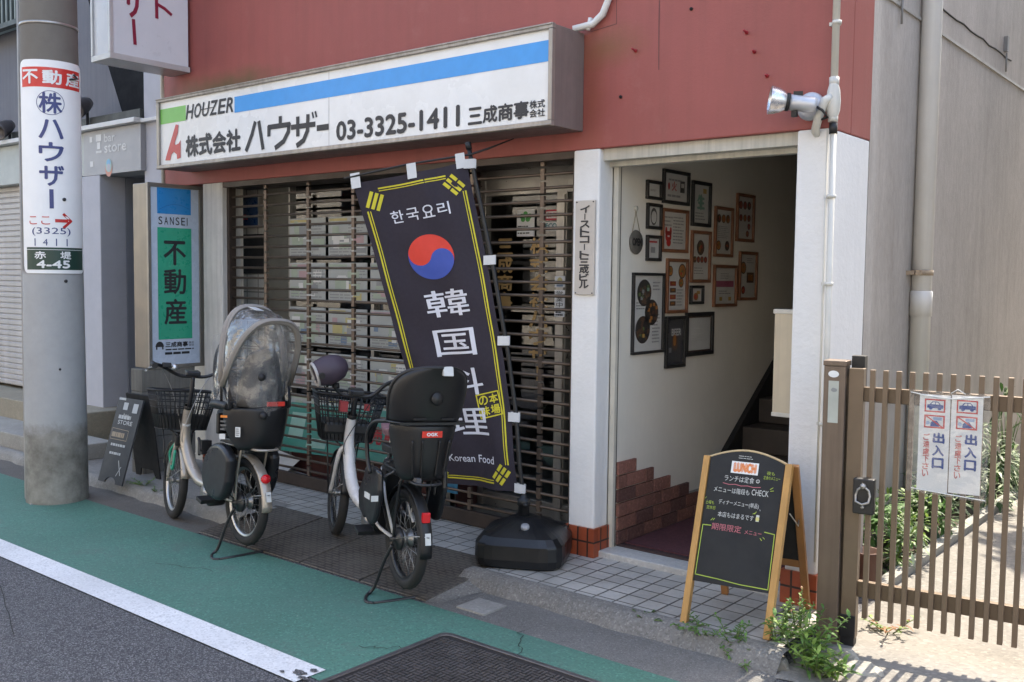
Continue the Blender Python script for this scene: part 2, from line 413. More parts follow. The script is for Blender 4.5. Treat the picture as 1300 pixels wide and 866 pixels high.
    def build(s, name, mats, parent=None, bevel=0., local=False, auto=True, solid=0., subd=0, bseg=2, wn=False):
        if not isinstance(mats, (list, tuple)): mats = [mats]
        V = s.v; o_loc = None
        if parent is not None and not local:
            M = TM[parent.name].inverted(); V = [M @ v for v in V]
        elif parent is None:
            lo = Vector([min(v[i] for v in V) for i in range(3)]); hi = Vector([max(v[i] for v in V) for i in range(3)])
            o_loc = Vector(((lo.x+hi.x)/2, (lo.y+hi.y)/2, lo.z)); V = [v-o_loc for v in V]
        me = bpy.data.meshes.new(name); me.from_pydata([tuple(v) for v in V], [], s.f)
        for m in mats: me.materials.append(m)
        me.polygons.foreach_set("material_index", s.m); me.polygons.foreach_set("use_smooth", s.sm)
        me.update()
        o = bpy.data.objects.new(name, me); COL.objects.link(o)
        if parent is not None: o.parent = parent
        else: o.location = o_loc
        if parent is not None and not local: pass
        TM[o.name] = TM[parent.name].copy() if parent is not None else Matrix.Translation(o_loc)
        if solid:
            md = o.modifiers.new("thickness", 'SOLIDIFY'); md.thickness = solid; md.offset = 0
        if bevel:
            md = o.modifiers.new("bevel", 'BEVEL'); md.width = bevel; md.segments = bseg; md.limit_method = 'ANGLE'; md.angle_limit = R(40)
        if subd:
            md = o.modifiers.new("subdivision", 'SUBSURF'); md.levels = subd; md.render_levels = subd
        return o

def thing(name, label, cat, loc=(0, 0, 0), rz=0., group=None, rot=None):
    o = bpy.data.objects.new(name, None); COL.objects.link(o); o.empty_display_size = .1
    o.location = loc; e = Euler(rot if rot else (0, 0, rz)); o.rotation_euler = e
    o['label'] = label; o['category'] = cat
    if group: o['group'] = group
    TM[o.name] = Matrix.Translation(Vector(loc)) @ e.to_matrix().to_4x4()
    return o
def tag(o, label, cat, group=None):
    o['label'] = label; o['category'] = cat
    if group: o['group'] = group
    return o
def struct(o): o['kind'] = 'structure'; return o
# ------------------------------------------------------------------ shared materials
GREEN = (.070, .190, .142)
ASPH = m_asphalt()
M_green = m_paint("green_lane_paint", GREEN, (.10, .10, .095), thr=(.60, .80), fine=.55)
M_white = m_paint("road_line_paint", (.74, .74, .74), (.16, .16, .165), thr=(.64, .74), fine=.85)
M_tile = m_grid("pale_floor_tile", (.46, .44, .405), (.075, .07, .062), .113, .113, gw=.0055, var=.13, damt=.55, rough=.5)
M_conc = m_concrete("kerb_concrete", (.20, .19, .175), cr=1., bs=95)
M_gut = m_concrete("gutter_concrete", (.17, .163, .153), cr=1., bs=130)
M_gutb = m_concrete("brown_gutter_concrete", (.135, .122, .108), cr=.5, bs=120)
M_drive = m_concrete("driveway_concrete", (.235, .218, .195), cr=.6, bs=50)
M_red = m_redwall()
M_grey = m_greywall()
M_stucco = mat("white_stucco", (.74, .735, .73), rough=.85, var=.05, vs_=3, bump=.7, bs=30, streak=.03)
M_entry = mat("cream_entry_wall", (.72, .685, .61), rough=.8, var=.05, vs_=3, bump=.15, bs=60, streak=.02)
M_cream = mat("cream_paint", (.58, .55, .48), rough=.6, var=.08, bump=.05)
M_btile = m_grid("terracotta_base_tile", (.37, .082, .035), (.025, .02, .018), .066, .155, gw=.006, axes='xz', var=.2, damt=.2, rough=.4, dirt=(.08, .04, .03))
M_btiley = m_grid("terracotta_base_tile_return", (.37, .082, .035), (.025, .02, .018), .066, .155, gw=.006, axes='yz', var=.2, damt=.2, rough=.4, dirt=(.08, .04, .03))
M_bronze = mat("bronze_aluminium", (.125, .092, .07), rough=.42, metal=.55, var=.15, vs_=5)
M_bronzed = mat("dark_bronze_metal", (.055, .04, .033), rough=.5, metal=.3, var=.2)
M_alu = mat("aged_aluminium", (.42, .40, .375), rough=.4, metal=.75, var=.08, streak=.25)
M_alub = mat("bright_aluminium", (.62, .62, .62), rough=.3, metal=.9, var=.05)
M_black = flat("black_plastic", (.008, .008, .009), .5)
M_blackm = flat("black_metal", (.02, .02, .022), .4)
M_dark = flat("near_black", (.012, .011, .011), .8)
M_ink = flat("dark_ink", (.022, .022, .027), .5)
M_whitep = flat("white_print", (.74, .75, .76), .45)
M_paper = flat("white_paper", (.72, .72, .70), .7)
M_pvc = mat("cream_pvc_pipe", (.60, .585, .54), rough=.45, var=.05, streak=.15)
M_pvcw = mat("white_pvc_pipe", (.66, .65, .63), rough=.4, var=.04, streak=.08)
M_glass = m_glass("window_glass")
M_fglass = m_glass("picture_glass", tint=(1, 1, 1), refl=.07, rough=.05)

# ------------------------------------------------------------------ the ground
F = 4.428                                   # facade line
def sheet(name, x0, x1, y0, y1, z, m):
    b = MB(); b.quad((x0, y0, z), (x1, y0, z), (x1, y1, z), (x0, y1, z)); return struct(b.build(name, m))
sheet("road", -60, 40, -40, 60, 0, ASPH)
sheet("cycle_lane", -60, -1.0, 2.465, 3.405, .004, M_green)
sheet("road_line", -60, -3.045, 2.386, 2.546, .008, M_white)
b = MB()                                     # gutter strip, slightly irregular
b.quad((-60, 3.405, .004), (-5.3, 3.405, .004), (-5.3, 3.75, .004), (-60, 3.75, .004)); struct(b.build("pavement_strip", M_gutb))
sheet("gutter", -3.33, -1.60, 3.405, 3.83, .004, M_gut)
# worn pale patch of a kerb stone in the gutter
b = MB(); b.box(-3.16, -2.98, 3.46, 3.63, .004, .012); struct(b.build("gutter_patch", m_concrete("patch_concrete", (.30, .29, .27))))

# chipped end of the painted line and hairline cracks in the lane
g = random.Random(17)
def blot(cx, cy, r_, z, m, name, n=16):
    b = MB(); b.add([(cx+r_*g.uniform(.45, 1)*math.cos(2*math.pi*i/n)*1.5, cy+r_*g.uniform(.45, 1)*math.sin(2*math.pi*i/n), z) for i in range(n)], [tuple(range(n))]); return struct(b.build(name, m))
blot(-3.10, 2.455, .030, .012, ASPH, "road_chip"); blot(-3.07, 2.505, .018, .012, ASPH, "road_chip"); blot(-3.16, 2.415, .012, .012, ASPH, "road_chip"); blot(-3.045, 2.43, .022, .012, ASPH, "road_chip")
M_crack = mat("crack_dark", (.02, .022, .02), rough=.9)
for (p, q, sd_) in (((-3.13, 2.80), (-2.98, 2.92), 1), ((-2.72, 3.42), (-2.55, 3.19), 2), ((-4.9, 2.9), (-4.55, 3.02), 4), ((-5.6, 2.30), (-4.4, 1.9), 6)):
    g = random.Random(sd_); P_ = [(p[0]+(q[0]-p[0])*i/9+g.uniform(-.015, .015), p[1]+(q[1]-p[1])*i/9+g.uniform(-.015, .015)) for i in range(10)]
    b = MB(); b.line(plane((0, 0, 0), (1, 0, 0), (0, 1, 0)), P_, .0035, .0095); struct(b.build("road_crack", M_crack))
# tile apron in front of the shutter and the entry
b = MB()
b.add([(-5.55, 4.02, .07), (-3.33, 4.02, .07), (-3.33, 3.86, .07), (-1.66, 3.86, .07), (-1.66, F+.2, .07), (-6.55, F+.2, .07), (-6.55, 4.02, .07)], [tuple(range(7))])
struct(b.build("tile_pavement", M_tile))
# rough concrete kerb along the right of the apron, built as an uneven sloped strip
def kerb(name, x0, x1, ytop, ybot, zt, m, n=60, seed=1, jit=.012):
    g = random.Random(seed); V = []; Fc = []
    for i in range(n+1):
        x = x0+(x1-x0)*i/n
        wob = jit*1.5*math.sin(x*7+seed)+jit*math.sin(x*19)
        V += [(x, ytop+.06, zt+.001)]+[(x, ytop+wob+(ybot-ytop)*t+g.uniform(-jit, jit)*.6, zt*(1-t**1.6)-(.004 if 0 < t < .2 else 0)+g.uniform(-.004, .004)*(0 if t in (0, 1) else 1)) for t in (0, .15, .35, .55, .75, 1.)]
    for i in range(n):
        for j in range(6): Fc.append((i*7+j, (i+1)*7+j, (i+1)*7+j+1, i*7+j+1))
    b = MB(); b.add(V, Fc, 0, True); return struct(b.build(name, m))
kerb("kerb", -3.40, -1.62, 3.80, 3.72, .074, M_conc, 160, 3, .006)
kerb("kerb", -9.5, -5.25, 3.70, 3.655, .074, m_concrete("pale_kerb_concrete", (.25, .24, .22)), 70, 5, .008)
b = MB(); b.quad((-14, 3.72, .0725), (-5.25, 3.72, .0725), (-5.25, 4.1, .0725), (-14, 4.1, .0725)); b.quad((-14, 4.1, .0725), (-6.56, 4.1, .0725), (-6.56, 4.62, .0725), (-14, 4.62, .0725))
struct(b.build("pavement", m_concrete("pavement_concrete", (.25, .235, .215))))
# dark treaded ramp plates bridging the gutter, each plate a thing
def m_tread():
    k = NT("ramp_tread")
    a = k.n("ShaderNodeTexBrick"); a.offset = .5; k.l(k.co(), a.inputs['Vector']); a.inputs['Scale'].default_value = 1
    a.inputs['Brick Width'].default_value = .060; a.inputs['Row Height'].default_value = .026; a.inputs['Mortar Size'].default_value = .006
    c = k.mix(a.outputs['Fac'], (.088, .072, .060), (.024, .020, .017))
    c = k.mix(k.ramp(k.noise(5, 8, .8), [(.38, 0.), (.7, .75)]), c, (.15, .135, .115))
    c = k.mix(k.ramp(k.noise(9, 8, .8), [(.5, 0.), (.75, .7)]), c, (.03, .025, .02))
    k.l(c, k.b.inputs['Base Color']); k.b.inputs['Roughness'].default_value = .7
    k.bump(a.outputs['Fac'], .5, .003); return k.m
M_tread = m_tread()
for i in range(4):
    x0 = -5.32+i*.498
    b = MB(); g = .006
    V = [(x0+g, 3.425, .005), (x0+.498-g, 3.425, .005), (x0+.498-g, 4.018, .066), (x0+g, 4.018, .066), (x0+g, 3.430, .012), (x0+.498-g, 3.430, .012), (x0+.498-g, 4.014, .076), (x0+g, 4.014, .076)]
    b.add(V, [(4, 5, 6, 7), (0, 1, 5, 4), (1, 2, 6, 5), (2, 3, 7, 6), (3, 0, 4, 7)])
    o = b.build("ramp_plate", M_tread, bevel=.004)
    tag(o, ["brown treaded ramp plate nearest the utility pole, under the left bicycle's rear wheel", "brown treaded ramp plate between the two parked bicycles", "brown treaded ramp plate under the front half of the right bicycle", "brown treaded ramp plate beside the banner stand's black base"][i], "ramp plate", "treaded plates over the gutter")
b = MB(); b.add([(-3.332, 3.42, .006), (-3.332, 4.02, .072), (-3.332, 3.78, .045), (-3.22, 3.72, .006), (-3.26, 3.46, .006), (-3.20, 3.80, .060), (-3.25, 3.9, .0725)], [(0, 4, 3, 2), (2, 3, 5), (2, 5, 6, 1)]); struct(b.build("kerb_ramp", M_conc))
# driveway behind the gate
b = MB(); n = 30; g = random.Random(4); V = []; Fc = []
for i in range(n+1):
    x = -1.62+4.6*i/n
    V += [(x, 3.70+.14*math.sin(i*.9)*.3+g.uniform(-.02, .02), .005), (x, 3.9, .012), (x, 16, .012)]
for i in range(n):
    for j in range(2): Fc.append((i*3+j, (i+1)*3+j, (i+1)*3+j+1, i*3+j+1))
b.add(V, Fc); struct(b.build("driveway", M_drive))
b = MB(); b.box(-1.70, -1.635, 4.97, 16, 0, .05); struct(b.build("planter_kerb", m_concrete("planter_concrete", (.34, .33, .30))))
b = MB(); b.quad((-2.03, 4.97, .02), (-1.70, 4.97, .02), (-1.70, 16, .02), (-2.03, 16, .02)); struct(b.build("planter_soil", mat("soil", (.06, .045, .03), rough=.95, var=.4, bump=.8, bs=60)))

# manhole cover with a basket-weave tread
mh = thing("manhole_cover", "dark iron manhole cover with a woven tread, set in the green lane", "manhole cover", (-2.5, 2.84, .004))
def rrect(x0, x1, y0, y1, r, n=6):
    o = []
    for cx, cy, a in ((x1-r, y0+r, -90), (x1-r, y1-r, 0), (x0+r, y1-r, 90), (x0+r, y0+r, 180)):
        for i in range(n+1):
            t = R(a+90*i/n); o.append((cx+r*math.cos(t), cy+r*math.sin(t)))
    return o
M_iron = mat("cast_iron", (.040, .036, .036), rough=.5, metal=.35, var=.3, vs_=9)
M_iront = mat("worn_cast_iron", (.13, .12, .118), rough=.42, metal=.5, var=.25, vs_=9)
mx0, mx1, my0, my1 = -2.975, -2.02, 2.30, 3.185
hs = plane((0, 0, .0), (1, 0, 0), (0, 1, 0))
b = MB(); b.poly(hs, rrect(mx0, mx1, my0, my1, .05), .010, thick=.008); b.build("frame", M_iront, mh)
b = MB(); b.poly(hs, rrect(mx0+.022, mx1-.022, my0+.022, my1-.022, .04), .012, thick=.004); b.build("cover", M_iron, mh)
b = MB(); st = .042
nx, ny = int((mx1-mx0-.12)/st), int((my1-my0-.12)/st)
for i in range(nx):
    for j in range(ny):
        cx, cy = mx0+.06+st*(i+.5), my0+.06+st*(j+.5)
        for q in (-1, 1):
            if (i+j) % 2: b.box(cx-.0185, cx+.0185, cy+q*.010-.006, cy+q*.010+.006, .012, .0165)
            else: b.box(cx+q*.010-.006, cx+q*.010+.006, cy-.0185, cy+.0185, .012, .0165)
b.build("tread", M_iront, mh)
b = MB(); b.tube([(x, y, .014) for x, y in rrect(mx0+.035, mx1-.035, my0+.035, my1-.035, .04)], .005, 6, closed=True); b.build("rim", M_iront, mh)

# ------------------------------------------------------------------ the red building
rb = thing("shop_building", "terracotta-red building with white pillars, a grille-shuttered shopfront and an open stair entry", "building", (-4.5, 6, 0))
TOP = 9.2
b = MB(); b.box(-7.33, -1.745, F, F+.26, 2.325, TOP); b.box(-1.90, -1.745, F+.26, 4.955, 2.325, TOP)
b.build("red_fascia", M_red, rb, bevel=.006)
b = MB(); b.box(-7.33, -1.93, F+.262, 4.96, 2.60, 2.66); b.box(-2.075, -2.03, 5.06, 14, 0, TOP); b.box(-7.33, -2.075, 9.5, 14, 0, TOP); b.box(-7.33, -2.075, F+.3, 9.5, TOP-.1, TOP)
b.box(-2.08, -1.748, 4.957, 5.06, .0, TOP)
b.build("grey_side_wall", M_grey, rb)
b = MB()                                               # raised render edges on the side wall
b.box(-2.03, -2.018, 5.06, 14, 3.295, 3.315); b.build("wall_groove", mat("groove_paint", (.40, .38, .35), var=.1), rb)
b = MB(); b.tube([(-2.028, 6.85+i*.18, 3.472+.006*math.sin(i*2.1)+random.uniform(-.006, .006)) for i in range(13)], .006, 5); b.build("wall_crack", M_dark, rb)
# pillars
def pillar(x0, x1, y1, name="pillar", yb=F):
    b = MB(); b.box(x0, x1, yb, y1, .225, 2.325)
    p = b.build(name, M_stucco, rb, bevel=.01)
    for s_, mt, (a0, a1, c0, c1) in (('f', M_btile, (x0-.012, x1+.012, yb-.014, yb+.03)), ('s', M_btiley, (x1-.03, x1+.0135, yb+.031, y1))):
        b = MB(); b.box(a0, a1, c0, c1, .06, .232); b.build("base_tiles", mt, p)
pillar(-3.192, -3.018, 4.565)
pillar(-1.903, -1.747, 4.953)
b = MB(); b.box(-6.772, -6.515, F, 4.6, .225, 2.325); p = b.build("pillar", mat("aged_white_stucco", (.56, .545, .52), rough=.85, var=.1, bump=.5, bs=40, streak=.3), rb, bevel=.008)
b = MB(); b.box(-6.784, -6.503, F-.014, F+.03, .06, .232); b.build("base_tiles", M_btile, p)
# joints of the white render on the pillars are only dirt: leave them to the material
# entry: lintel, walls, ceiling
b = MB(); b.box(-3.018, -1.903, F+.035, F+.10, 2.262, 2.3245); b.box(-3.018, -1.903, F+.10, F+.16, 2.235, 2.3245); b.build("entry_lintel", mat("lintel_paint", (.50, .48, .42), rough=.5, var=.1, streak=.3), rb)
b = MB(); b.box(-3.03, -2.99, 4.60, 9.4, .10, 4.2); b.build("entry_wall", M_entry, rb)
b = MB(); b.box(-3.014, -2.986, 4.592, 4.601, .10, 2.262); b.build("door_track", M_dark, rb); b = MB(); b.box(-3.0165, -2.985, 4.566, 4.5915, .10, 2.262); b.build("door_jamb", M_alub if False else M_cream, rb)
b = MB(); b.box(-2.092, -2.081, 4.96, 9.4, .10, 4.2); b.build("entry_inner_wall", M_entry, rb)
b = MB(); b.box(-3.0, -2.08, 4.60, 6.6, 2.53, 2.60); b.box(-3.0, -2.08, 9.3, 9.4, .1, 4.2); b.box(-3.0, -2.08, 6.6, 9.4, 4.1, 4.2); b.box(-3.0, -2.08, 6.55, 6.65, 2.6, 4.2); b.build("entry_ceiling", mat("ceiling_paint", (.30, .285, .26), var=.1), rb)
b = MB(); b.box(-3.017, -1.904, F+.035, 4.62, .06, .104); b.build("threshold", m_concrete("threshold_stone", (.48, .47, .45), cr=.4), rb, bevel=.006)
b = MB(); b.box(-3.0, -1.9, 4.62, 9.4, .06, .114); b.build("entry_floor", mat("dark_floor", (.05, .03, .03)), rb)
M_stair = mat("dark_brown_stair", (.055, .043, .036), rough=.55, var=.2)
for i in range(9):
    z0 = .114+i*.172; y0 = 5.62+i*.245
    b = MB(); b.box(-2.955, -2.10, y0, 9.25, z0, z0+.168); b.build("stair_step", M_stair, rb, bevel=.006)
b = MB(); sl_ = .172/.245
b.add([(-2.988, 5.55, .12), (-2.988, 9.0, .12), (-2.988, 9.0, .30+(9.0-5.62)*sl_+.12), (-2.988, 5.62, .30+.0), (-2.95, 5.55, .12), (-2.95, 9.0, .12), (-2.95, 9.0, .30+(9.0-5.62)*sl_+.12), (-2.95, 5.62, .30)], [(0, 1, 2, 3), (7, 6, 5, 4), (0, 4, 5, 1), (1, 5, 6, 2), (2, 6, 7, 3), (3, 7, 4, 0)])
b.build("stair_stringer", M_dark, rb)
# stepped brick-slip cladding low on the entry wall
M_slip = m_concrete("brick_slip", (.24, .105, .078), cr=.8, bs=70)
M_slip2 = m_concrete("dark_brick_slip", (.135, .062, .052), cr=.8, bs=70)
M_slip3 = m_concrete("rose_brick_slip", (.32, .14, .105), cr=.8, bs=70)
g = random.Random(11); b = MB(); b.box(-2.991, -2.986, 4.605, 5.62, .115, .28, 3)
lens = [.24, .44, .64, .86, .96, 1.0, 1.0]
zt = .585
for r_ in range(6):
    y = 4.606-(.10 if r_ % 2 else 0); end = 4.606+[.20, .39, .60, .82, .95, 1.0][r_]
    while y < end-.03:
        y1 = min(y+.197, end); ys = max(y, 4.606)
        if y1-ys > .03: b.box(-2.990, -2.972+g.uniform(-.004, .004), ys, y1-.009, zt-.073, zt, g.choice([0, 0, 1, 2]))
        y += .197
    zt -= .0795
b.build("brick_cladding", [M_slip, M_slip2, M_slip3, mat("brick_mortar", (.30, .28, .25))], rb, bevel=.004)

# shop recess: window, door, tile wall, interior
WY = 5.0; WL = 4.72
b = MB(); b.box(-7.2, -6.515, 4.60, 4.62, .07, 2.6); b.box(-3.20, -3.03, 4.567, WY+.1, .07, 2.6); b.build("recess_side_wall", M_cream, rb)
b = MB(); b.box(-7.2, -3.03, 4.56, WY+.2, 2.44, 2.5); b.build("recess_ceiling", mat("recess_ceiling_paint", (.52, .52, .50), var=.08), rb)
b = MB(); b.box(-6.52, -3.192, F+.01, F+.26, 2.285, 2.324); b.build("shutter_housing", M_bronzed, rb)
b = MB(); b.quad((-7.2, 4.6, .072), (-3.03, 4.6, .072), (-3.03, 9.3, .072), (-7.2, 9.3, .072)); b.build("shop_floor", mat("shop_floor_tile", (.20, .19, .17), rough=.35, var=.1), rb)
M_wt = m_grid("white_wall_tile", (.50, .49, .455), (.14, .135, .125), .148, .148, gw=.006, axes='xz', var=.06, damt=.25)
b = MB(); b.box(-7.2, -6.46, 4.80, 4.84, .07, 2.6); b.build("tiled_wall", M_wt, rb)
b = MB(); b.box(-6.975, -6.475, 4.787, 4.801, 1.63, 1.945); b.build("vent_opening", M_dark, rb)
b = MB(); b.box(-6.46, -6.415, 4.79, 4.85, .07, 2.5); b.build("door_jamb", M_alu, rb)
b = MB(); b.box(-6.415, -6.055, 4.74, 4.78, .07, 2.44); b.build("side_panel", mat("olive_panel", (.10, .098, .082), var=.15), rb)
wnd = MB(); 
for x0, x1 in ((-6.055, -6.035), (-5.13, -5.10), (-4.41, -4.36)): wnd.box(x0, x1, WL-.02, WL+.04, .07, 2.44)
for x0, x1 in ((-4.36, -4.31), (-3.715, -3.635)): wnd.box(x0, x1, WY-.02, WY+.04, .07, 2.44)
wnd.box(-6.055, -4.36, WL-.018, WL+.038, 2.36, 2.44); wnd.box(-6.055, -4.36, WL-.018, WL+.038, .42, .47); wnd.box(-4.31, -3.2, WY-.018, WY+.038, .075, .17); wnd.box(-4.31, -3.2, WY-.018, WY+.038, 2.16, 2.44)
wf = wnd.build("window", mat("window_frame", (.36, .345, .32), rough=.35, metal=.7), rb, bevel=.003)
b = MB(); b.quad((-6.05, WL+.01, .45), (-4.37, WL+.01, .45), (-4.37, WL+.01, 2.4), (-6.05, WL+.01, 2.4)); b.quad((-4.32, WY+.01, .15), (-3.2, WY+.01, .15), (-3.2, WY+.01, 2.2), (-4.32, WY+.01, 2.2)); b.build("pane", M_glass, wf)
b = MB(); b.box(-6.055, -4.36, WL-.012, WL+.03, .072, .42); b.box(-4.40, -4.365, WL+.04, WY-.02, .072, 2.44); b.build("kick_panel", mat("maroon_panel", (.085, .03, .027), rough=.4), rb)
b = MB(); b.box(-3.705, -3.645, WY-.035, WY-.021, .07, 2.147); b.build("door_post", M_alu, rb)
# interior shell
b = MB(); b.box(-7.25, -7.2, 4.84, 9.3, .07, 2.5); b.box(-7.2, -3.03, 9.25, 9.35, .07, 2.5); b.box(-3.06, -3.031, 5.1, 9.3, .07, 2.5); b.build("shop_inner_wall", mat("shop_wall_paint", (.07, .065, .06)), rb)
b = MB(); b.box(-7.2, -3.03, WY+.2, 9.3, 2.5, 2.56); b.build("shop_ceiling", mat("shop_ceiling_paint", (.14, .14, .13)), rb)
S = plane((0, WY+.008, 0), (1, 0, 0), (0, 0, 1))
M_gold = mat("gold_lettering", (.42, .27, .11), rough=.4, metal=.2, var=.1)
b = MB(); b.vtext(S, "株式会社ハウザー", -3.945, .94, -3.80, 1.885, gap=.14, mi=0, bold=.004)
b.vtext(S, "三成商事", -4.222, 1.41, -4.095, 1.882, gap=.12, bold=.004)
b.build("window_lettering", M_gold, rb)

# roller grille in front of the shop
gr = MB()
z = .20
while z < 2.31:
    gr.tube([(-6.515, 4.50, z), (-3.193, 4.50, z)], .0095, 8); z += .0775
shut = MB(); shut.box(-6.515, -3.193, 4.485, 4.515, .075, .165)
sh = shut.build("roller_shutter", M_bronzed, rb, bevel=.004)
gr.build("bars", M_bronze, sh)
for x in (-6.06, -5.565, -5.085, -4.54, -4.0, -3.458):
    b = MB(); z = .165
    while z < 2.31:
        b.box(x-.014, x+.014, 4.49, 4.51, z+.004, min(z+.068, 2.31)); z += .0775
    b.build("links", mat("link_bronze", (.15, .112, .088), rough=.4, metal=.5), sh)
for xa in (-6.514, -3.225):
    b = MB(); b.box(xa, xa+.032, 4.47, 4.53, .075, 2.29); b.build("guide_rail", M_bronzed, sh)
# small fixings on the red fascia
M_bolt = flat("red_bolt", (.30, .012, .02), .4)
for x, z_, l_ in ((-2.803, 2.814, .05), (-2.174, 2.815, .05), (-2.131, 2.718, .03), (-2.062, 2.595, .03), (-2.89, 2.585, .015), (-2.479, 2.977, .012)):
    b = MB(); b.lathe([(0, 0), (.009, 0), (.009, .006), (.005, .008), (.005, l_), (.0001, l_)], (x, F-.0, z_), (.15, -1, .05), 10); b.build("anchor_bolt", M_bolt if l_ > .02 else M_dark, rb)
b = MB(); b.line(plane((0, F-.0015, 0), (1, 0, 0), (0, 0, 1)), [(-2.668, 3.4), (-2.664, 2.9), (-2.660, 2.70)], .005, 0.); b.line(plane((0, F-.0015, 0), (1, 0, 0), (0, 0, 1)), [(-2.935, 3.3), (-2.925, 2.972), (-3.09, 2.955)], .004, 0.)
b.build("render_crack", mat("crack", (.12, .045, .04)), rb)
# ------------------------------------------------------------------ left neighbour
nb = thing("shutter_building", "grey-blue building with closed pale roller shutters and two steps, left of the red shop", "building", (-10.5, 5, 0))
M_nb = mat("grey_blue_render", (.135, .14, .165), rough=.8, var=.06, vs_=1.5, bump=.25, bs=60, streak=.15)
M_nbl = mat("pale_blue_grey_render", (.41, .42, .47), rough=.75, var=.05, bump=.1)
b = MB(); b.box(-22, -7.335, 4.75, 5.0, 2.93, 8.2); b.box(-22, -7.34, 5.0, 14, 8.0, 8.2); b.box(-22, -8.86, 4.75, 5.0, .07, 2.93); b.box(-7.80, -7.335, 4.752, 5.0, .07, 2.93); b.box(-7.36, -7.335, 5.0, 14, 0, 8.2)
b.build("wall", M_nb, nb)
b = MB(); b.box(-7.83, -7.335, 4.55, 4.75, 2.30, 4.6); b.box(-8.86, -8.50, 4.50, 4.75, .07, 2.50); b.build("pilaster", M_nbl, nb, bevel=.008)
b = MB(); b.box(-8.78, -7.80, 4.50, 4.74, 2.50, 2.90); b.build("fascia_panel", mat("fascia_grey", (.33, .335, .355), rough=.5, var=.04), nb, bevel=.004)
b = MB(); b.box(-22, -8.80, 4.52, 4.74, 2.51, 2.90); b.build("shutter_box", mat("shutter_box_green_grey", (.36, .39, .385), rough=.5, var=.06), nb, bevel=.004)
b = MB(); b.box(-22, -7.80, 4.44, 4.56, 2.905, 2.945); b.box(-7.80, -7.34, 4.50, 4.56, 2.905, 2.935); b.build("trim", mat("white_trim", (.60, .61, .62), var=.06), nb, bevel=.004)
b = MB(); b.box(-22, -7.84, 4.52, 4.74, 2.947, 3.03); b.build("canopy_ledge", mat("dark_canopy", (.05, .056, .055), rough=.6, var=.3), nb)
b = MB(); xz = plane((0, 4.66, 0), (1, 0, 0), (0, 0, 1)); b.poly(xz, [(-8.34, 2.99), (-7.835, 2.99), (-7.835, 4.4), (-9.09, 4.4)], .0, thick=.08); b.build("dark_panel", mat("charcoal_panel", (.010, .011, .014), rough=.8, spec=.1), nb)
b = MB(); b.box(-7.86, -7.70, 4.60, 4.70, 3.28, 3.62); b.build("service_box", mat("grey_service_box", (.22, .225, .245)), nb)
# recess of the doorway
b = MB(); b.box(-8.505, -8.495, 4.75, 5.75, .2, 2.55); b.box(-8.5, -7.8, 5.70, 5.75, .2, 2.55); b.box(-8.5, -7.8, 4.74, 5.75, 2.50, 2.55); b.box(-7.80, -7.79, 5.0, 5.75, .2, 2.55); b.build("door_recess", mat("recess_blue_grey", (.20, .215, .255), var=.06, streak=.15), nb)
b = MB(); b.box(-8.36, -8.05, 5.67, 5.699, .38, 2.35); b.build("door", mat("blue_grey_door", (.26, .28, .33), rough=.45, var=.05), nb, bevel=.004)
b = MB(); b.box(-7.93, -7.80, 5.60, 5.66, .38, 2.30); b.build("dark_door_edge", M_dark, nb)
b = MB(); b.tube([(-8.44, 5.55, .3), (-8.44, 5.55, 2.5)], .03, 10); b.build("drain_pipe", mat("recess_pipe", (.30, .315, .36)), nb)
def shutter_mat():
    k = NT("pale_shutter_slats")
    k.l(k.mix(k.ramp(k.noise(2, 5, sc3=(4, 4, .4)), [(.3, 0.), (.7, 1.)]), (.36, .34, .335), (.46, .44, .435)), k.b.inputs['Base Color'])
    k.b.inputs['Roughness'].default_value = .45; return k.m
b = MB(); z = .42
prof = []
while z < 2.51:
    prof += [(4.640, z), (4.628, z+.012), (4.628, z+.046), (4.640, z+.056)]; z += .058
V = []; Fc = []
for (y, zz) in prof: V += [(-22, y, zz), (-8.86, y, zz)]
for i in range(len(prof)-1): Fc.append((2*i, 2*i+1, 2*i+3, 2*i+2))
b.add(V, Fc); b.build("roller_shutter", shutter_mat(), nb)
M_step = m_concrete("beige_step", (.30, .265, .20), cr=.3)
b = MB(); b.box(-14, -8.27, 4.20, 4.76, .07, .39); b.box(-8.5, -7.8, 4.5, 5.75, .07, .205); b.build("step", M_step, nb, bevel=.01)
b = MB(); b.box(-14, -7.75, 3.79, 4.20, .07, .205); b.build("step", m_concrete("pale_step", (.33, .315, .285), cr=.3), nb, bevel=.01)
rl = MB()
for i in range(40): rl.box(-14+i*.1-.012, -14+i*.1+.012, 4.55, 4.575, 4.13, 5.0)
rl.box(-14, -10.05, 4.53, 4.6, 4.10, 4.15); rl.build("balcony_railing", mat("dark_green_rail", (.05, .062, .06)), nb)
b = MB(); b.box(-14, -10.05, 4.6, 4.74, 4.15, 5.2); b.build("balcony_screen", mat("pale_teal_screen", (.42, .50, .50)), nb)
b = MB(); b.box(-10.09, -10.0, 4.55, 4.74, 3.76, 4.13); b.build("downpipe_box", M_whitep, nb)
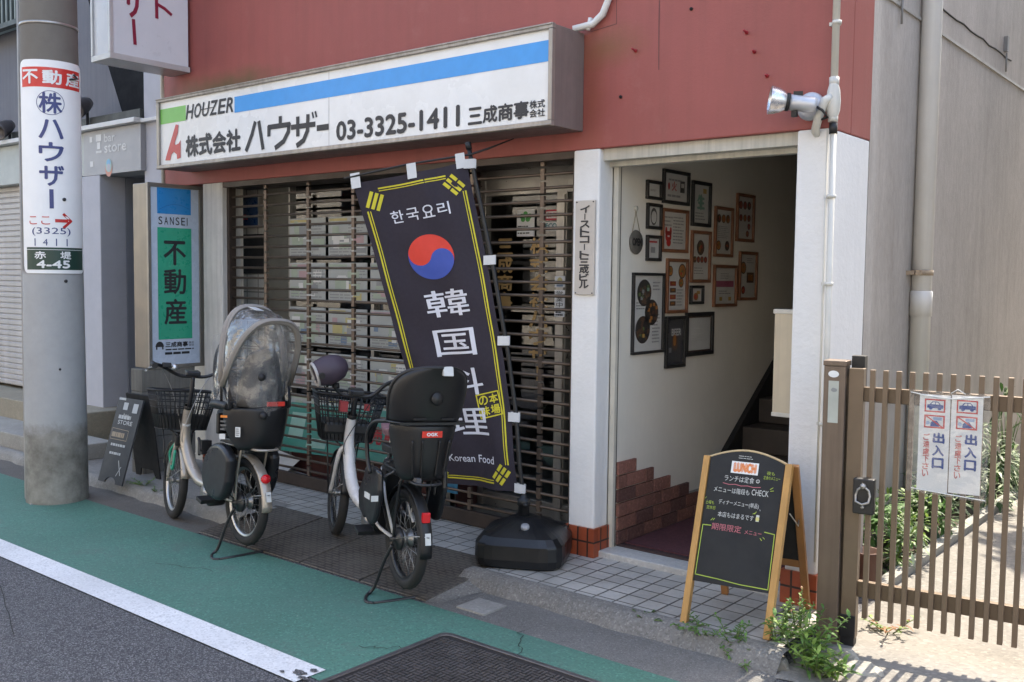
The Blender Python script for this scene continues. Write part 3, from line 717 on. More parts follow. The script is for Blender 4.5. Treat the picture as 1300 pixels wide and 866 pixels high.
# writing on the fascia panel
S = plane((0, 4.50, 0), (1, 0, 0), (0, 0, 1))
b = MB(); b.text(S, "bar", -8.40, 2.785, -8.22, 2.855, .003, bold=.002); b.text(S, "store", -8.40, 2.69, -8.03, 2.76, .003, bold=.002)
b.rect(S, -8.55, 2.80, -8.45, 2.86, .003); b.rect(S, -8.53, 2.73, -8.47, 2.79, .003); b.rect(S, -8.55, 2.695, -8.45, 2.715, .003); b.rect(S, -8.66, 2.80, -8.61, 2.85, .003); b.rect(S, -8.66, 2.58, -8.60, 2.63, .003)
b.build("shop_lettering", flat("pale_grey_print", (.56, .57, .58)), nb)
b = MB(); b.disc(S, -8.33, 2.55, .060, .075, .003, 0); b.disc(S, -8.33, 2.575, .052, .06, .0036, 1); b.disc(S, -8.33, 2.60, .035, .028, .0042, 2); b.disc(S, -8.33, 2.56, .03, .03, .0044, 3)
b.build("emblem", [flat("salmon_print", (.50, .22, .17)), flat("mint_print", (.30, .45, .42)), flat("sky_print", (.14, .36, .58)), M_nbl], nb)
for x, z_ in ((-8.70, 3.10), (-10.28, 3.04)):
    t = thing("canopy_spotlight", "dark round spotlight on the canopy ledge just right of the utility pole" if x > -9 else "dark spotlight on the canopy ledge at the far left edge of the photo", "spotlight", (x, 4.5, 2.98), group="spotlights on the neighbour's canopy")
    b = MB(); b.lathe([(0, -.12), (.05, -.12), (.07, -.05), (.085, .06), (.088, .10), (.078, .10), (.06, .05), (0, .04)], (x, 4.44, z_+.02), (.3, -.6, -.35), 16); b.build("lamp_head", mat("spotlight_grey", (.10, .09, .09), rough=.4, metal=.4), t)
    b = MB(); b.tube([(x, 4.50, 2.95), (x, 4.50, z_), (x, 4.46, z_+.03)], .014, 8); b.build("bracket", M_blackm, t)

# ------------------------------------------------------------------ unseen house behind the camera, added to bounce sunlight onto the facade
ob = thing("bounce_building", "unseen cream building across the street, added to bounce sunlight onto the red shop", "building", (-4, -8, 0))
b = MB(); b.box(-30, 22, -9, -7.5, 0, 7.4); b.build("wall", mat("sunlit_cream_render", (.58, .54, .47), rough=.9, var=.05), ob)
b = MB(); b.box(-30.2, 22.2, -9.2, -7.3, 7.4, 7.6); b.build("roof", M_bronzed, ob)
for i in range(12):
    for z_ in (1.0, 4.2):
        x_ = -28+i*4.2; b = MB(); b.box(x_, x_+1.7, -7.5, -7.46, z_, z_+1.4); fr_ = b.build("window", M_alu, ob); b = MB(); b.box(x_+.08, x_+1.62, -7.461, -7.452, z_+.08, z_+1.32); b.build("pane", M_dark, fr_)

hb_ = thing("sky_blocking_house", "unseen pale house right of the driveway, added to block sky light", "building", (2.6, 9, 0))  # added out of view to keep sky light off the side walls
b = MB(); b.box(1.25, 5, 5.4, 17, 0, 5.6); b.build("wall", mat("beige_siding", (.40, .37, .33), rough=.85), hb_)
b = MB(); b.box(1.0, 5.2, 5.2, 17.2, 5.6, 5.75); b.build("roof", M_bronzed, hb_)
# ------------------------------------------------------------------ utility pole and its sign
PC = Vector((-6.865, 3.285, 0))
up_ = thing("utility_pole", "thick grey concrete utility pole with a scuffed dirty base", "utility pole", PC)
b = MB(); b.lathe([(.206-.0067*(z*.25), z*.25) for z in range(0, 34)], PC, (0, 0, 1), 40); b.build("shaft", m_pole(), up_)
b = MB(); b.lathe([(.187, 3.30), (.1885, 3.30), (.1885, 3.318), (.187, 3.318)], PC, (0, 0, 1), 40); b.build("steel_band", M_alu, up_)
b = MB(); b.tube([PC+Vector((.05, -.203, .0)), PC+Vector((-.12, -.165, .02)), PC+Vector((-.118, -.15, 4))], .012, 6); b.build("ground_wire", mat("wire_cover", (.30, .29, .27)), up_)
b = MB(); b.lathe([(0, 0), (.011, 0), (.011, .012), (0, .014)], PC+Vector((.19*math.cos(-.05), .19*math.sin(-.05), 1.56)), (1, 0, 0), 10); b.lathe([(0, 0), (.008, 0), (.008, .01), (0, .012)], PC+Vector((.195*math.cos(-.3), .195*math.sin(-.3), .95)), (1, -.3, 0), 10); b.build("bolt", M_blackm, up_)
ps = thing("pole_sign", "white advertising sign wrapped round the utility pole with blue lettering and a red arrow", "pole sign", PC+Vector((.19, -.05, 1.62)))
A0 = R(-21); RS = .1995
def cyl(a, z, d=0.):
    t = A0+a/RS
    return Vector((PC.x+(RS+d)*math.cos(t), PC.y+(RS+d)*math.sin(t), z))
HW = RS*R(69); zb, zt_ = 1.612, 3.055
def cyl_sheet(b, a0, a1, z0, z1, d, mi=0, rad=0., n=30):
    V = []; Fc = []
    for i in range(n+1):
        a = a0+(a1-a0)*i/n; e = min(a-a0, a1-a); k = 0
        if rad and e < rad: k = rad-math.sqrt(max(0, rad*rad-(rad-e)**2))
        V += [cyl(a, z0+k, d), cyl(a, z1-k, d)]
    for i in range(n): Fc.append((2*i, 2*i+2, 2*i+3, 2*i+1))
    b.add(V, Fc, mi, False)
b = MB(); cyl_sheet(b, -HW, HW, zb, zt_, 0, rad=.05, n=64); b.build("panel", mat("white_enamel", (.81, .82, .83), rough=.55, var=.03, spec=.3), ps, solid=.004)
b = MB(); cyl_sheet(b, -HW+.025, HW-.03, 2.872, 3.005, .0035); b.build("red_block", flat("sign_red", (.60, .035, .03), .35), ps)
b = MB()
for i, c in enumerate("不動産"): b.text(cyl, c, -.205+i*.145, 2.895, -.205+i*.145+.115, 2.985, .005, 0, bold=.003, cut=.03)
b.build("heading_lettering", M_whitep, ps)
b = MB()
b.text(cyl, "株", -.085, 2.70, .055, 2.835, .0045, 0, bold=.0035, cut=.03)
b.disc(cyl, -.015, 2.768, .088, .082, .0042, 0, n=40, inner=.955)
for c, z0, z1 in (("ハ", 2.53, 2.655), ("ウ", 2.375, 2.50), ("ザ", 2.21, 2.345)): b.text(cyl, c, -.09, z0, .06, z1, .0045, 0, bold=.0035, cut=.03)
b.rect(cyl, -.032, 2.055, -.006, 2.185, .0045, 0)
b.text(cyl, "(3325)", -.15, 1.868, .10, 1.925, .0045, 0, cut=.03); 
for i, c in enumerate("1411"): b.text(cyl, c, -.145+i*.068, 1.80, -.145+i*.068+.03, 1.85, .0045, 0, cut=.03, keep=True)
b.build("blue_lettering", flat("navy_print", (.035, .05, .18), .4), ps)
b = MB(); b.text(cyl, "ここ", -.17, 1.945, -.03, 2.0, .0045, 0, cut=.03)
b.rect(cyl, .0, 1.962, .085, 1.984, .0045, 0, 4); b.line(cyl, [(.055, 2.018), (.105, 1.973), (.055, 1.928)], .018, .0045)
b.build("red_arrow", flat("arrow_red", (.52, .02, .02), .4), ps)
b = MB(); cyl_sheet(b, -HW+.04, HW-.025, 1.637, 1.79, .0035); b.build("green_block", flat("dark_green_print", (.012, .045, .035), .4), ps)
b = MB(); b.text(cyl, "赤", -.135, 1.712, -.06, 1.762, .005, 0, bold=.0015, cut=.03); b.text(cyl, "堤", .03, 1.712, .10, 1.762, .005, 0, bold=.0015, cut=.03); b.text(cyl, "4-45", -.12, 1.65, .09, 1.70, .005, 0, bold=.0025, cut=.03)
cyl_sheet(b, -HW+.04, HW-.025, 1.773, 1.776, .0045)
b.build("address_lettering", M_whitep, ps)
b = MB(); b.tube([cyl(.14, 2.98, .012), cyl(.165, 2.955, .02), cyl(.11, 2.94, .012)], .008, 6); b.lathe([(0, 0), (.012, 0), (.012, .01), (0, .012)], cyl(.06, 2.12, .0), (1, -.1, 0), 10); b.build("fixing_clip", M_blackm, ps)

# ------------------------------------------------------------------ long shop sign
ls = thing("shop_sign", "long white illuminated shop sign with a blue stripe and a telephone number over the shutter", "shop sign", (-5.0, 4.27, 2.42))
x0, x1, y0, y1, z0, z1 = -6.925, -3.130, 4.128, F-.004, 2.420, 2.953
M_signm = mat("weathered_sign_metal", (.36, .325, .29), rough=.45, metal=.55, var=.18, vs_=4, streak=.35)
b = MB(); b.box(x0, x1, y0+.022, y1, z0+.003, z1-.003); b.build("housing", mat("brown_grey_housing", (.215, .172, .158), rough=.5, metal=.2, var=.1, streak=.2), ls, bevel=.003)
b = MB(); t = .030
b.box(x0-.004, x1+.004, y0, y0+.03, z1-t, z1); b.box(x0-.004, x1+.004, y0, y0+.03, z0, z0+t); b.box(x0-.004, x0+t, y0+.001, y0+.031, z0+t, z1-t); b.box(x1-t+.008, x1+.004, y0+.001, y0+.031, z0+t, z1-t)
b.box(x0-.002, x1+.002, y0-.006, y0+.001, z1-.012, z1-.002); b.box(x0-.002, x1+.002, y0-.006, y0+.001, z0+.002, z0+.012)
b.build("frame", M_signm, ls, bevel=.003)
S = plane((0, y0+.018, 0), (1, 0, 0), (0, 0, 1))
b = MB(); b.rect(S, x0+t, z0+t, -4.925, z1-t); b.rect(S, -4.922, z0+t, x1-t+.01, z1-t); b.build("face_panel", mat("sign_acrylic", (.79, .80, .805), rough=.25, var=.03, vs_=1.5, dirt=(.45, .44, .40), dirt_amt=.25), ls)
b = MB(); b.rect(S, x0+t+.002, 2.760, -6.548, 2.873, .002); b.build("green_block", flat("leaf_green_print", (.16, .50, .085), .35), ls)
b = MB(); b.rect(S, -5.938, 2.757, x1-t+.006, 2.868, .002); b.build("blue_stripe", flat("sky_blue_print", (.035, .30, .72), .35), ls)
b = MB()
for i, c in enumerate("HOUZER"):
    w_ = [.098, .10, .094, .096, .088, .10][i]; xa = -6.545+i*.1015
    b.text(S, c, xa, 2.768, xa+.082, 2.868, .003, 0, bold=.003, skew=.22)
b.build("stylised_name", M_ink, ls)
b = MB()
b.line(S, [(-6.355, 2.818), (-6.20, 2.822)], .006, .004)
for i, c in enumerate("株式会社"): b.text(S, c, -6.548+i*.172, 2.492, -6.548+i*.172+.160, 2.640, .003, 0, bold=.007)
# hand-lettered brush style: big katakana
b.line(S, [(-5.70, 2.665), (-5.735, 2.59), (-5.80, 2.487)], .034, .003); b.line(S, [(-5.655, 2.665), (-5.635, 2.58), (-5.612, 2.487)], .034, .0032)
b.line(S, [(-5.42, 2.675), (-5.42, 2.635)], .034, .003); b.line(S, [(-5.545, 2.57), (-5.545, 2.622), (-5.325, 2.622), (-5.335, 2.575), (-5.385, 2.515), (-5.47, 2.480)], .034, .0032)
b.line(S, [(-5.295, 2.60), (-5.065, 2.60)], .034, .003); b.line(S, [(-5.235, 2.655), (-5.235, 2.545)], .034, .0032); b.line(S, [(-5.13, 2.66), (-5.135, 2.565), (-5.175, 2.505), (-5.24, 2.478)], .034, .0034)
b.line(S, [(-5.085, 2.675), (-5.075, 2.645)], .016, .003); b.line(S, [(-5.055, 2.678), (-5.045, 2.648)], .016, .003)
b.line(S, [(-5.03, 2.572), (-4.935, 2.572)], .038, .003)
b.text(S, "03-3325-1411", -4.845, 2.478, -3.793, 2.592, .003, 0, bold=.0055)
for i, c in enumerate("三成商事"): b.text(S, c, -3.722+i*.1105, 2.477, -3.722+i*.1105+.1, 2.566, .003, 0, bold=.0035)
for i, c in enumerate("株式会社"): b.text(S, c, -3.282+(i % 2)*.053, 2.522-(i//2)*.047, -3.282+(i % 2)*.053+.049, 2.563-(i//2)*.047, .003, 0, bold=.0012)
b.build("lettering", M_ink, ls)
b = MB()       # red emblem like a leaning 6
b.poly(S, [(-6.682, 2.744), (-6.645, 2.734), (-6.655, 2.679), (-6.699, 2.606), (-6.689, 2.589), (-6.645, 2.599), (-6.62, 2.621), (-6.62, 2.49), (-6.669, 2.483), (-6.674, 2.519), (-6.714, 2.541), (-6.748, 2.519), (-6.761, 2.48), (-6.83, 2.483), (-6.818, 2.512)], .003, cut=.08)
b.build("emblem", flat("emblem_red", (.52, .035, .04), .35), ls)

# ------------------------------------------------------------------ projecting sign, top left
pj = thing("projecting_sign", "white projecting box sign with dark red characters, high on the red wall's left corner", "projecting sign", (-7.03, 4.07, 3.2))
b = MB(); b.box(-7.165, -6.905, 3.76, 4.40, 3.225, 5.2); b.build("housing", mat("white_sign_face", (.63, .635, .66), rough=.35, var=.03), pj, bevel=.006)
b = MB(); b.box(-7.172, -6.896, 3.745, 4.408, 3.195, 3.238); b.box(-6.925, -6.896, 3.745, 3.775, 3.238, 5.2); b.box(-7.172, -7.15, 3.745, 3.775, 3.238, 5.2); b.build("frame", mat("sign_trim", (.52, .51, .50), rough=.4, metal=.3, var=.08), pj, bevel=.003)
S = plane((-6.905, 0, 0), (0, 1, 0), (0, 0, 1))
b = MB()
b.text(S, "ザ", 3.85, 3.525, 4.03, 3.79, .003, 0, bold=.006); b.line(S, [(3.938, 3.505), (3.948, 3.335)], .027, .003)
b.line(S, [(4.127, 3.86), (4.129, 3.565)], .027, .003); b.line(S, [(4.135, 3.665), (4.195, 3.645), (4.25, 3.612)], .024, .0033)
b.build("lettering", flat("dark_red_print", (.24, .014, .04), .4), pj)
b = MB(); b.tube([(-7.22, 4.36, 5), (-7.22, 4.36, 2.2)], .016, 8); b.tube([(-7.22, 4.36, 3.0), (-7.4, 4.42, 2.99)], .012, 6)
tag(b.build("sign_cable_pipe", M_pvc), "thin cream pipe running down behind the left end of the long sign", "pipe")
b = MB(); b.tube([(-3.16, 4.36, 2.965), (-3.06, 4.40, 2.985), (-3.00, 4.405, 3.03), (-2.965, 4.405, 3.10), (-2.95, 4.405, 3.6)], .019, 10); b.tube([(-3.085, 4.392, 2.955), (-3.075, 4.40, 3.02)], .012, 8)
tag(b.build("sign_cable_pipe", M_pvcw), "white curved cable pipe rising from the right end of the long sign", "pipe")

# ------------------------------------------------------------------ estate agent's box sign on a block wall
bw = thing("block_pier", "low grey concrete-block pier under the green box sign", "block wall", (-6.98, 4.18, 0))
M_blk = mat("concrete_block", (.185, .175, .155), rough=.95, var=.2, vs_=4, bump=.7, bs=50, streak=.35)
for i in range(5):
    b = MB(); b.box(-7.06+random.uniform(-.002, .002), -6.90, 3.965, 4.427, .0+i*.178, .0+i*.178+.172); b.build("block", M_blk, bw, bevel=.005)
b = MB(); b.box(-7.055, -6.904, 3.97, 4.42, .05, .885); b.build("mortar", mat("dark_mortar", (.09, .085, .075)), bw)
ss = thing("box_sign", "tall silver box sign with a green panel and black characters, beside the left pillar", "box sign", (-7.0, 4.27, .88))
b = MB(); b.box(-7.112, -6.905, 4.032, 4.508, .886, 2.312); b.build("housing", mat("silver_sign_case", (.235, .21, .185), rough=.38, metal=.7, var=.08, vs_=3, streak=.15), ss, bevel=.005)
b = MB(); t = .028
b.box(-6.915, -6.893, 4.028, 4.512, 2.285, 2.316); b.box(-6.915, -6.893, 4.028, 4.512, .880, .908); b.box(-6.915, -6.8935, 4.028, 4.028+t, .908, 2.285); b.box(-6.915, -6.8935, 4.512-t-.01, 4.512, .908, 2.285); b.build("frame", mat("sign_case_trim", (.30, .28, .255), rough=.4, metal=.7, var=.1), ss, bevel=.003)
S = plane((-6.903, 0, 0), (0, 1, 0), (0, 0, 1))
b = MB(); b.rect(S, 4.056, .908, 4.474, 2.285); b.build("face_panel", mat("pale_blue_acrylic", (.50, .57, .68), rough=.25, var=.03), ss)
b = MB(); b.rect(S, 4.112, 2.083, 4.405, 2.283, .0015); b.build("blue_block", flat("azure_print", (.015, .235, .58), .3), ss)
b = MB(); b.rect(S, 4.112, 1.107, 4.407, 1.977, .0015); b.build("green_block", flat("jade_print", (.025, .36, .22), .3), ss)
b = MB(); b.line(S, [(4.13, 2.115), (4.19, 2.145), (4.25, 2.16), (4.32, 2.155), (4.39, 2.13)], .003, .0025); b.build("horizon_line", flat("deep_blue_print", (.01, .10, .35)), ss)
b = MB()
for i, c in enumerate("SANSEI"): b.text(S, c, 4.122+i*.049, 2.0, 4.122+i*.049+(.033 if c != 'I' else .006), 2.06, .0025, 0, bold=.0004)
b.text(S, "不", 4.165, 1.69, 4.352, 1.872, .003, 0, bold=.005); b.text(S, "動", 4.165, 1.462, 4.352, 1.652, .003, 0, bold=.004); b.text(S, "産", 4.165, 1.225, 4.354, 1.42, .003, 0, bold=.004)
b.text(S, "三成商事", 4.17, 1.045, 4.365, 1.085, .0025, 0, bold=.0016); b.text(S, "株式", 4.375, 1.066, 4.42, 1.085, .0025); b.text(S, "会社", 4.375, 1.045, 4.42, 1.064, .0025)
b.disc(S, 4.12, 1.05, .036, .042, .0025, 0, a0=0, a1=math.pi); b.rect(S, 4.088, 1.03, 4.10, 1.05, .0025); b.rect(S, 4.14, 1.03, 4.152, 1.05, .0025)
b.greek(S, 4.17, 1.018, 4.44, 1.034, 1, .0025, 0, 3, .6); b.greek(S, 4.165, .985, 4.44, 1.008, 1, .0025, 0, 5, .8)
b.build("lettering", M_ink, ss)

# ------------------------------------------------------------------ small dark A-board by the steps
ab = thing("sandwich_board", "small charcoal sandwich board with pale printing, leaning by the block pier", "A-board", (-6.75, 3.62, .075))
p0 = Vector((-6.895, 3.60, .085)); ux = Vector((1, .02, 0)).normalized(); uv_ = Vector((-.035, .20, .60)).normalized()
S = lambda a, b_, d=0.: p0+ux*a+uv_*b_+ux.cross(uv_)*d
H_ = .635; W_ = .325
arc = [(W_*.5+.075*math.cos(R(180-i*18)), .045*math.sin(R(180-i*18))) for i in range(11)]
b = MB(); b.poly(S, [(0, 0)]+arc+[(W_, 0), (W_, H_), (0, H_)], 0, thick=.012); b.build("front_board", flat("charcoal_board", (.045, .046, .05), .6), ab)
S2 = lambda a, b_, d=0.: p0+Vector((-.022, .14+.19, 0))+ux*a+Vector((-.01, -.07, .63)).normalized()*b_+Vector((0, .95, .3))*d
b = MB(); b.poly(S2, [(0, 0), (.06, 0), (.08, .06), (W_-.08, .06), (W_-.06, 0), (W_, 0), (W_, H_), (0, H_)], 0, thick=.012); b.build("back_board", M_dark, ab)
b = MB(); b.rect(S, .09, .545, .15, .60, .002); b.rect(S, .22, .53, .285, .60, .002); b.greek(S, .06, .47, .24, .51, 1, .002, 0, 3, .7); b.text(S, "bar", .12, .495, .19, .52, .002); b.text(S, "STORE", .07, .435, .26, .465, .002, bold=.001)
b.rect(S, .01, H_-.02, .10, H_-.003, .002)
b.greek(S, .05, .265, .26, .295, 1, .002, 0, 4, .6); b.greek(S, .06, .20, .24, .235, 1, .002, 0, 9, .5); b.line(S, [(.21, .17), (.27, .07)], .008, .002); b.line(S, [(.22, .06), (.26, .13)], .006, .002)
b.build("printing", flat("chalky_print", (.50, .51, .51)), ab)
b = MB(); b.greek(S, .03, .335, .21, .375, 1, .002, 0, 8, .9); b.line(S, [(.02, .40), (.02, .32), (.24, .32), (.24, .395), (.02, .40)], .004, .002); b.build("tan_label", flat("tan_print", (.36, .27, .18)), ab)

# ------------------------------------------------------------------ name plate on the middle pillar
npz = thing("name_plate", "beige vertical name plate with black katakana on the pillar beside the shutter", "name plate", (-3.098, F-.006, 1.53))
b = MB(); b.box(-3.165, -3.035, F-.014, F-.0005, 1.530, 2.048); b.build("plate", mat("beige_plate", (.50, .455, .41), rough=.5, var=.06), npz, bevel=.003)
S = plane((0, F-.014, 0), (1, 0, 0), (0, 0, 1))
b = MB(); b.vtext(S, "イーストコート三成ビル", -3.130, 1.565, -3.068, 2.02, gap=.1, bold=.0022, d=.0025); b.build("lettering", M_ink, npz)
b = MB()
for x in (-3.155, -3.045):
    for z_ in (1.54, 2.038): b.lathe([(0, 0), (.004, 0), (.004, .003), (0, .003)], (x, F-.014, z_), (0, -1, 0), 8)
b.build("screws", M_blackm, npz)
# ------------------------------------------------------------------ Korean-food banner
bn = thing("banner_stand", "tall dark purple Korean-food banner on a leaning black pole with a heavy black base", "banner", (-3.30, 4.2, .072))
TL, TR, BR, BL = Vector((-4.139, 3.656, 2.131)), Vector((-3.713, 4.12, 2.261)), Vector((-3.355, 4.17, .435)), Vector((-3.953, 4.132, .418))
def FL(u, v, d=0.):
    e = TL*(1-u)*v+TR*u*v+BR*u*(1-v)+BL*(1-u)*(1-v)
    tu = ((TR-TL)*v+(BR-BL)*(1-v)).normalized(); tv = ((TL-BL)*(1-u)+(TR-BR)*u).normalized(); n = tu.cross(tv).normalized()
    bow = .034*math.sin(math.pi*v)*(.35+.65*u)
    wv = .016*math.sin(5.2*v+2.6*u+.6)+.008*math.sin(13*v-6*u)+.013*math.sin(9*u+2.2*v)*(1-.5*v)+.006*math.sin(17*u-9*v+1)+.012*max(0, v-.72)*math.sin(21*u+8*v)*2+.004*math.sin(29*v+11*u)
    sag = -.020*math.sin(math.pi*u)*max(0, v-.8)*4*.25
    return e+tu*bow+n*(wv+d)+Vector((0, 0, sag))
FWd, FHt = .60, 1.80
flag = MB(); n, m = 20, 60; V = []; Fc = []
for j in range(m+1):
    for i in range(n+1): V.append(FL(i/n, j/m))
for j in range(m):
    for i in range(n): Fc.append((j*(n+1)+i, j*(n+1)+i+1, (j+1)*(n+1)+i+1, (j+1)*(n+1)+i))
flag.add(V, Fc, 0, True)
M_flag = mat("purple_black_cloth", (.038, .032, .042), rough=.8, var=.06, vs_=40, spec=.2)
fo = flag.build("flag", M_flag, bn)
# lettering is laid out in metres on the cloth, then mapped
SF = lambda a, b, d=0.: FL(a/FWd, b/FHt, d+.0028)
U = lambda u: u*FWd
Vv = lambda v: v*FHt
def fline(b, pts, wd, mi=0, d=0.):
    P = []
    for (a, c) in zip(pts[:-1], pts[1:]):
        a, c = Vector(a), Vector(c); k = max(1, int((c-a).length/.04)); P += [tuple(a.lerp(c, i/k)) for i in range(k)]
    P.append(tuple(pts[-1])); b.line(SF, P, wd, d, mi)
b = MB()
for off, wd in ((0, .0085), (.014, .005)):
    fline(b, [(U(.20), Vv(.972)-off), (U(.79), Vv(.972)-off)], wd)
    fline(b, [(U(.055)+off, Vv(.905)), (U(.055)+off, Vv(.08))], wd); fline(b, [(U(.94)-off, Vv(.915)), (U(.94)-off, Vv(.08))], wd)
    fline(b, [(U(.215), Vv(.022)+off), (U(.775), Vv(.022)+off)], wd)
    fline(b, [(U(.11)+off, Vv(.075)), (U(.215), Vv(.022)+off)], wd)
def trigram(b, cx, cy, ang, broken):
    c, s_ = math.cos(ang), math.sin(ang)
    T = lambda x, y: (cx+x*c-y*s_, cy+x*s_+y*c)
    for r_, br in zip((-.028, 0, .028), broken):
        for (xa, xb) in (((-.048, -.005), (.005, .048)) if br else ((-.048, .048),)):
            P = [T(xa, r_-.009), T(xb, r_-.009), T(xb, r_+.009), T(xa, r_+.009)]
            b.add([SF(x, y, .0) for x, y in P], [(0, 1, 2, 3)])
trigram(b, U(.140), Vv(.935), R(62), (0, 0, 0)); trigram(b, U(.850), Vv(.940), R(-52), (1, 0, 1)); trigram(b, U(.86), Vv(.049), R(52), (1, 1, 1))
trigram(b, U(.13), Vv(.046), R(-52), (0, 1, 0))
# seal stamp
P = [(U(.673), Vv(.291)), (U(.90), Vv(.304)), (U(.925), Vv(.234)), (U(.69), Vv(.218))]
fline(b, P+[P[0]], .007)
def quadmap(P): return lambda a, c, d=0.: SF(*((Vector(P[3])*(1-a)+Vector(P[2])*a)*(1-c)+(Vector(P[0])*(1-a)+Vector(P[1])*a)*c), d)
Q = quadmap(P)
for c, a0, c0 in (("の", .06, .54), ("本", .54, .54), ("味", .06, .08), ("場", .54, .08)): b.text(Q, c, a0, c0, a0+.40, c0+.38, 0, 0, bold=.012)
b.build("yellow_trim", flat("yellow_print", (.60, .52, .035), .7), fo)
b = MB(); cx, cy, rd = U(.506), Vv(.735), .127
N_ = 48
b.poly(SF, [(cx+rd*math.cos(2*math.pi*i/N_), cy+rd*math.sin(2*math.pi*i/N_)) for i in range(N_)], 0, 0, cut=.02)
th = R(-22)       # rotated: red above, blue below with the S curve
T = lambda x, y: (cx+x*math.cos(th)-y*math.sin(th), cy+x*math.sin(th)+y*math.cos(th))
pts = [T(rd*math.cos(R(180+i*6)), rd*math.sin(R(180+i*6))) for i in range(31)]
pts += [T(rd/2+rd/2*math.cos(R(i*9)), rd/2*math.sin(R(i*9))) for i in range(1, 21)]
pts += [T(-rd/2+rd/2*math.cos(R(-i*9)), rd/2*math.sin(R(-i*9))) for i in range(1, 20)]
b.poly(SF, pts, .0014, 1, cut=.02)
b.build("roundel", [flat("roundel_red", (.70, .055, .035), .7), flat("roundel_blue", (.045, .085, .38), .7)], fo)
b = MB()
for i, c in enumerate("한국요리"): b.text(SF, c, U(.24)+i*.084, Vv(.856), U(.24)+i*.084+.066, Vv(.856)+.070, 0, 0, bold=.0006, cut=.03)
for c, v0 in (("韓", .545), ("国", .420), ("料", .295), ("理", .168)): b.text(SF, c, U(.345), Vv(v0), U(.76), Vv(v0)+.150, 0, 0, bold=.0012, cut=.03)
b.text(SF, "Korean Food", U(.265), Vv(.079), U(.79), Vv(.079)+.042, 0, 0, bold=.0004, cut=.03)
b.build("white_lettering", flat("white_flag_print", (.66, .66, .72), .7), fo)
# pole, crossbar, loops, base
tb = MB()
def pole_pt(v):
    return FL(1.0, v, -.004)+((TR-TL)*v+(BR-BL)*(1-v)).normalized()*.030
pp = [Vector((-3.325, 4.185, .17)), Vector((-3.325, 4.185, .34))]+[pole_pt(v/12) for v in range(0, 13)]
pp.append(pp[-1]+(pp[-1]-pp[-2]).normalized()*.07)
tb.tube(pp, .0125, 10); tb.lathe([(0, 0), (.017, 0), (.017, .04), (0, .045)], pp[-1], (pp[-1]-pp[-2]), 10); po = tb.build("pole", M_black, bn)
cbd = (TR-TL).normalized(); tn = Vector((0, 0, .035))
b = MB(); q0 = TL+tn-cbd*.05; q1 = TR+tn+Vector((.03, 0, .01)); b.tube([q0, (q0+q1)/2+Vector((0, 0, .012)), q1, q1+cbd*.10+Vector((0, 0, .015)), q1+cbd*.25+Vector((0, 0, .045))], [.006, .006, .006, .006, .003], 8); b.build("crossbar", M_black, bn)
M_loop = mat("white_loop_tape", (.62, .62, .62), rough=.7, var=.05)
for u_ in (.03, .52, .95):
    b = MB(); p = FL(u_, 1.0); q = p+Vector((0, 0, .055))+cbd*(-.01); n_ = Vector((.65, -.6, 0)).normalized()*.008
    for s_ in (1, -1): b.add([p-cbd*.026+n_*s_+Vector((0, 0, -.03)), p+cbd*.026+n_*s_+Vector((0, 0, -.03)), q+cbd*.026+n_*s_, q-cbd*.026+n_*s_], [(0, 1, 2, 3)])
    b.build("loop", M_loop, bn, solid=.002)
for v in (.995, .70, .455, .225, .012):
    b = MB(); p = FL(.975, v); q = pole_pt(v)+((TR-TL)*v+(BR-BL)*(1-v)).normalized()*.022; n_ = Vector((.5, -.8, 0)).normalized()*.015
    for s_ in (1, -1): b.add([p+n_*s_+Vector((0, 0, -.026)), q+n_*s_+Vector((0, 0, -.032)), q+n_*s_+Vector((0, 0, .020)), p+n_*s_+Vector((0, 0, .026))], [(0, 1, 2, 3)])
    b.build("loop", M_loop, bn, solid=.002)
# base: chamfered square water tank turned 30 degrees
bc = Vector((-3.30, 4.17, .072)); V = []; lv = [(.228, .0), (.240, .012), (.248, .05), (.246, .125), (.215, .162), (.09, .228), (.06, .238)]
Fc = []; nb_ = 40
for r_, z_ in lv:
    for i in range(nb_):
        a = 2*math.pi*i/nb_; c, s_ = math.cos(a), math.sin(a); q = (abs(c)**5+abs(s_)**5)**(-.2); q = min(q, 1.30)
        if r_ < .1: q = 1
        x, y = r_*q*c, r_*q*s_; th_ = R(27); V.append(bc+Vector((x*math.cos(th_)-y*math.sin(th_), x*math.sin(th_)+y*math.cos(th_), z_)))
for j in range(len(lv)-1):
    for i in range(nb_): Fc.append((j*nb_+i, j*nb_+(i+1) % nb_, (j+1)*nb_+(i+1) % nb_, (j+1)*nb_+i))
Fc.append(tuple((len(lv)-1)*nb_+i for i in range(nb_)))
b = MB(); b.add(V, Fc, 0, False); b.build("base", mat("moulded_black_plastic", (.007, .0075, .009), rough=.36, var=.1, bump=.1, bs=200), bn, bevel=.008)
b = MB(); b.lathe([(.03, .20), (.034, .21), (.030, .29), (.036, .295), (.036, .33), (.018, .335), (.014, .36)], bc+Vector((-.01, 0, 0)), (0, 0, 1), 16); b.lathe([(0, 0), (.012, 0), (.012, .03), (0, .03)], bc+Vector((.02, -.02, .305)), (.6, -.8, 0), 10); b.build("socket", M_black, bn)
b = MB(); b.lathe([(.0, .02), (.022, .02), (.024, .012), (.024, 0)], bc+Vector((.085, -.105, .198)), (.25, -.3, .9), 14); b.build("filler_cap", mat("cap_grey", (.30, .30, .31), rough=.4), bn)

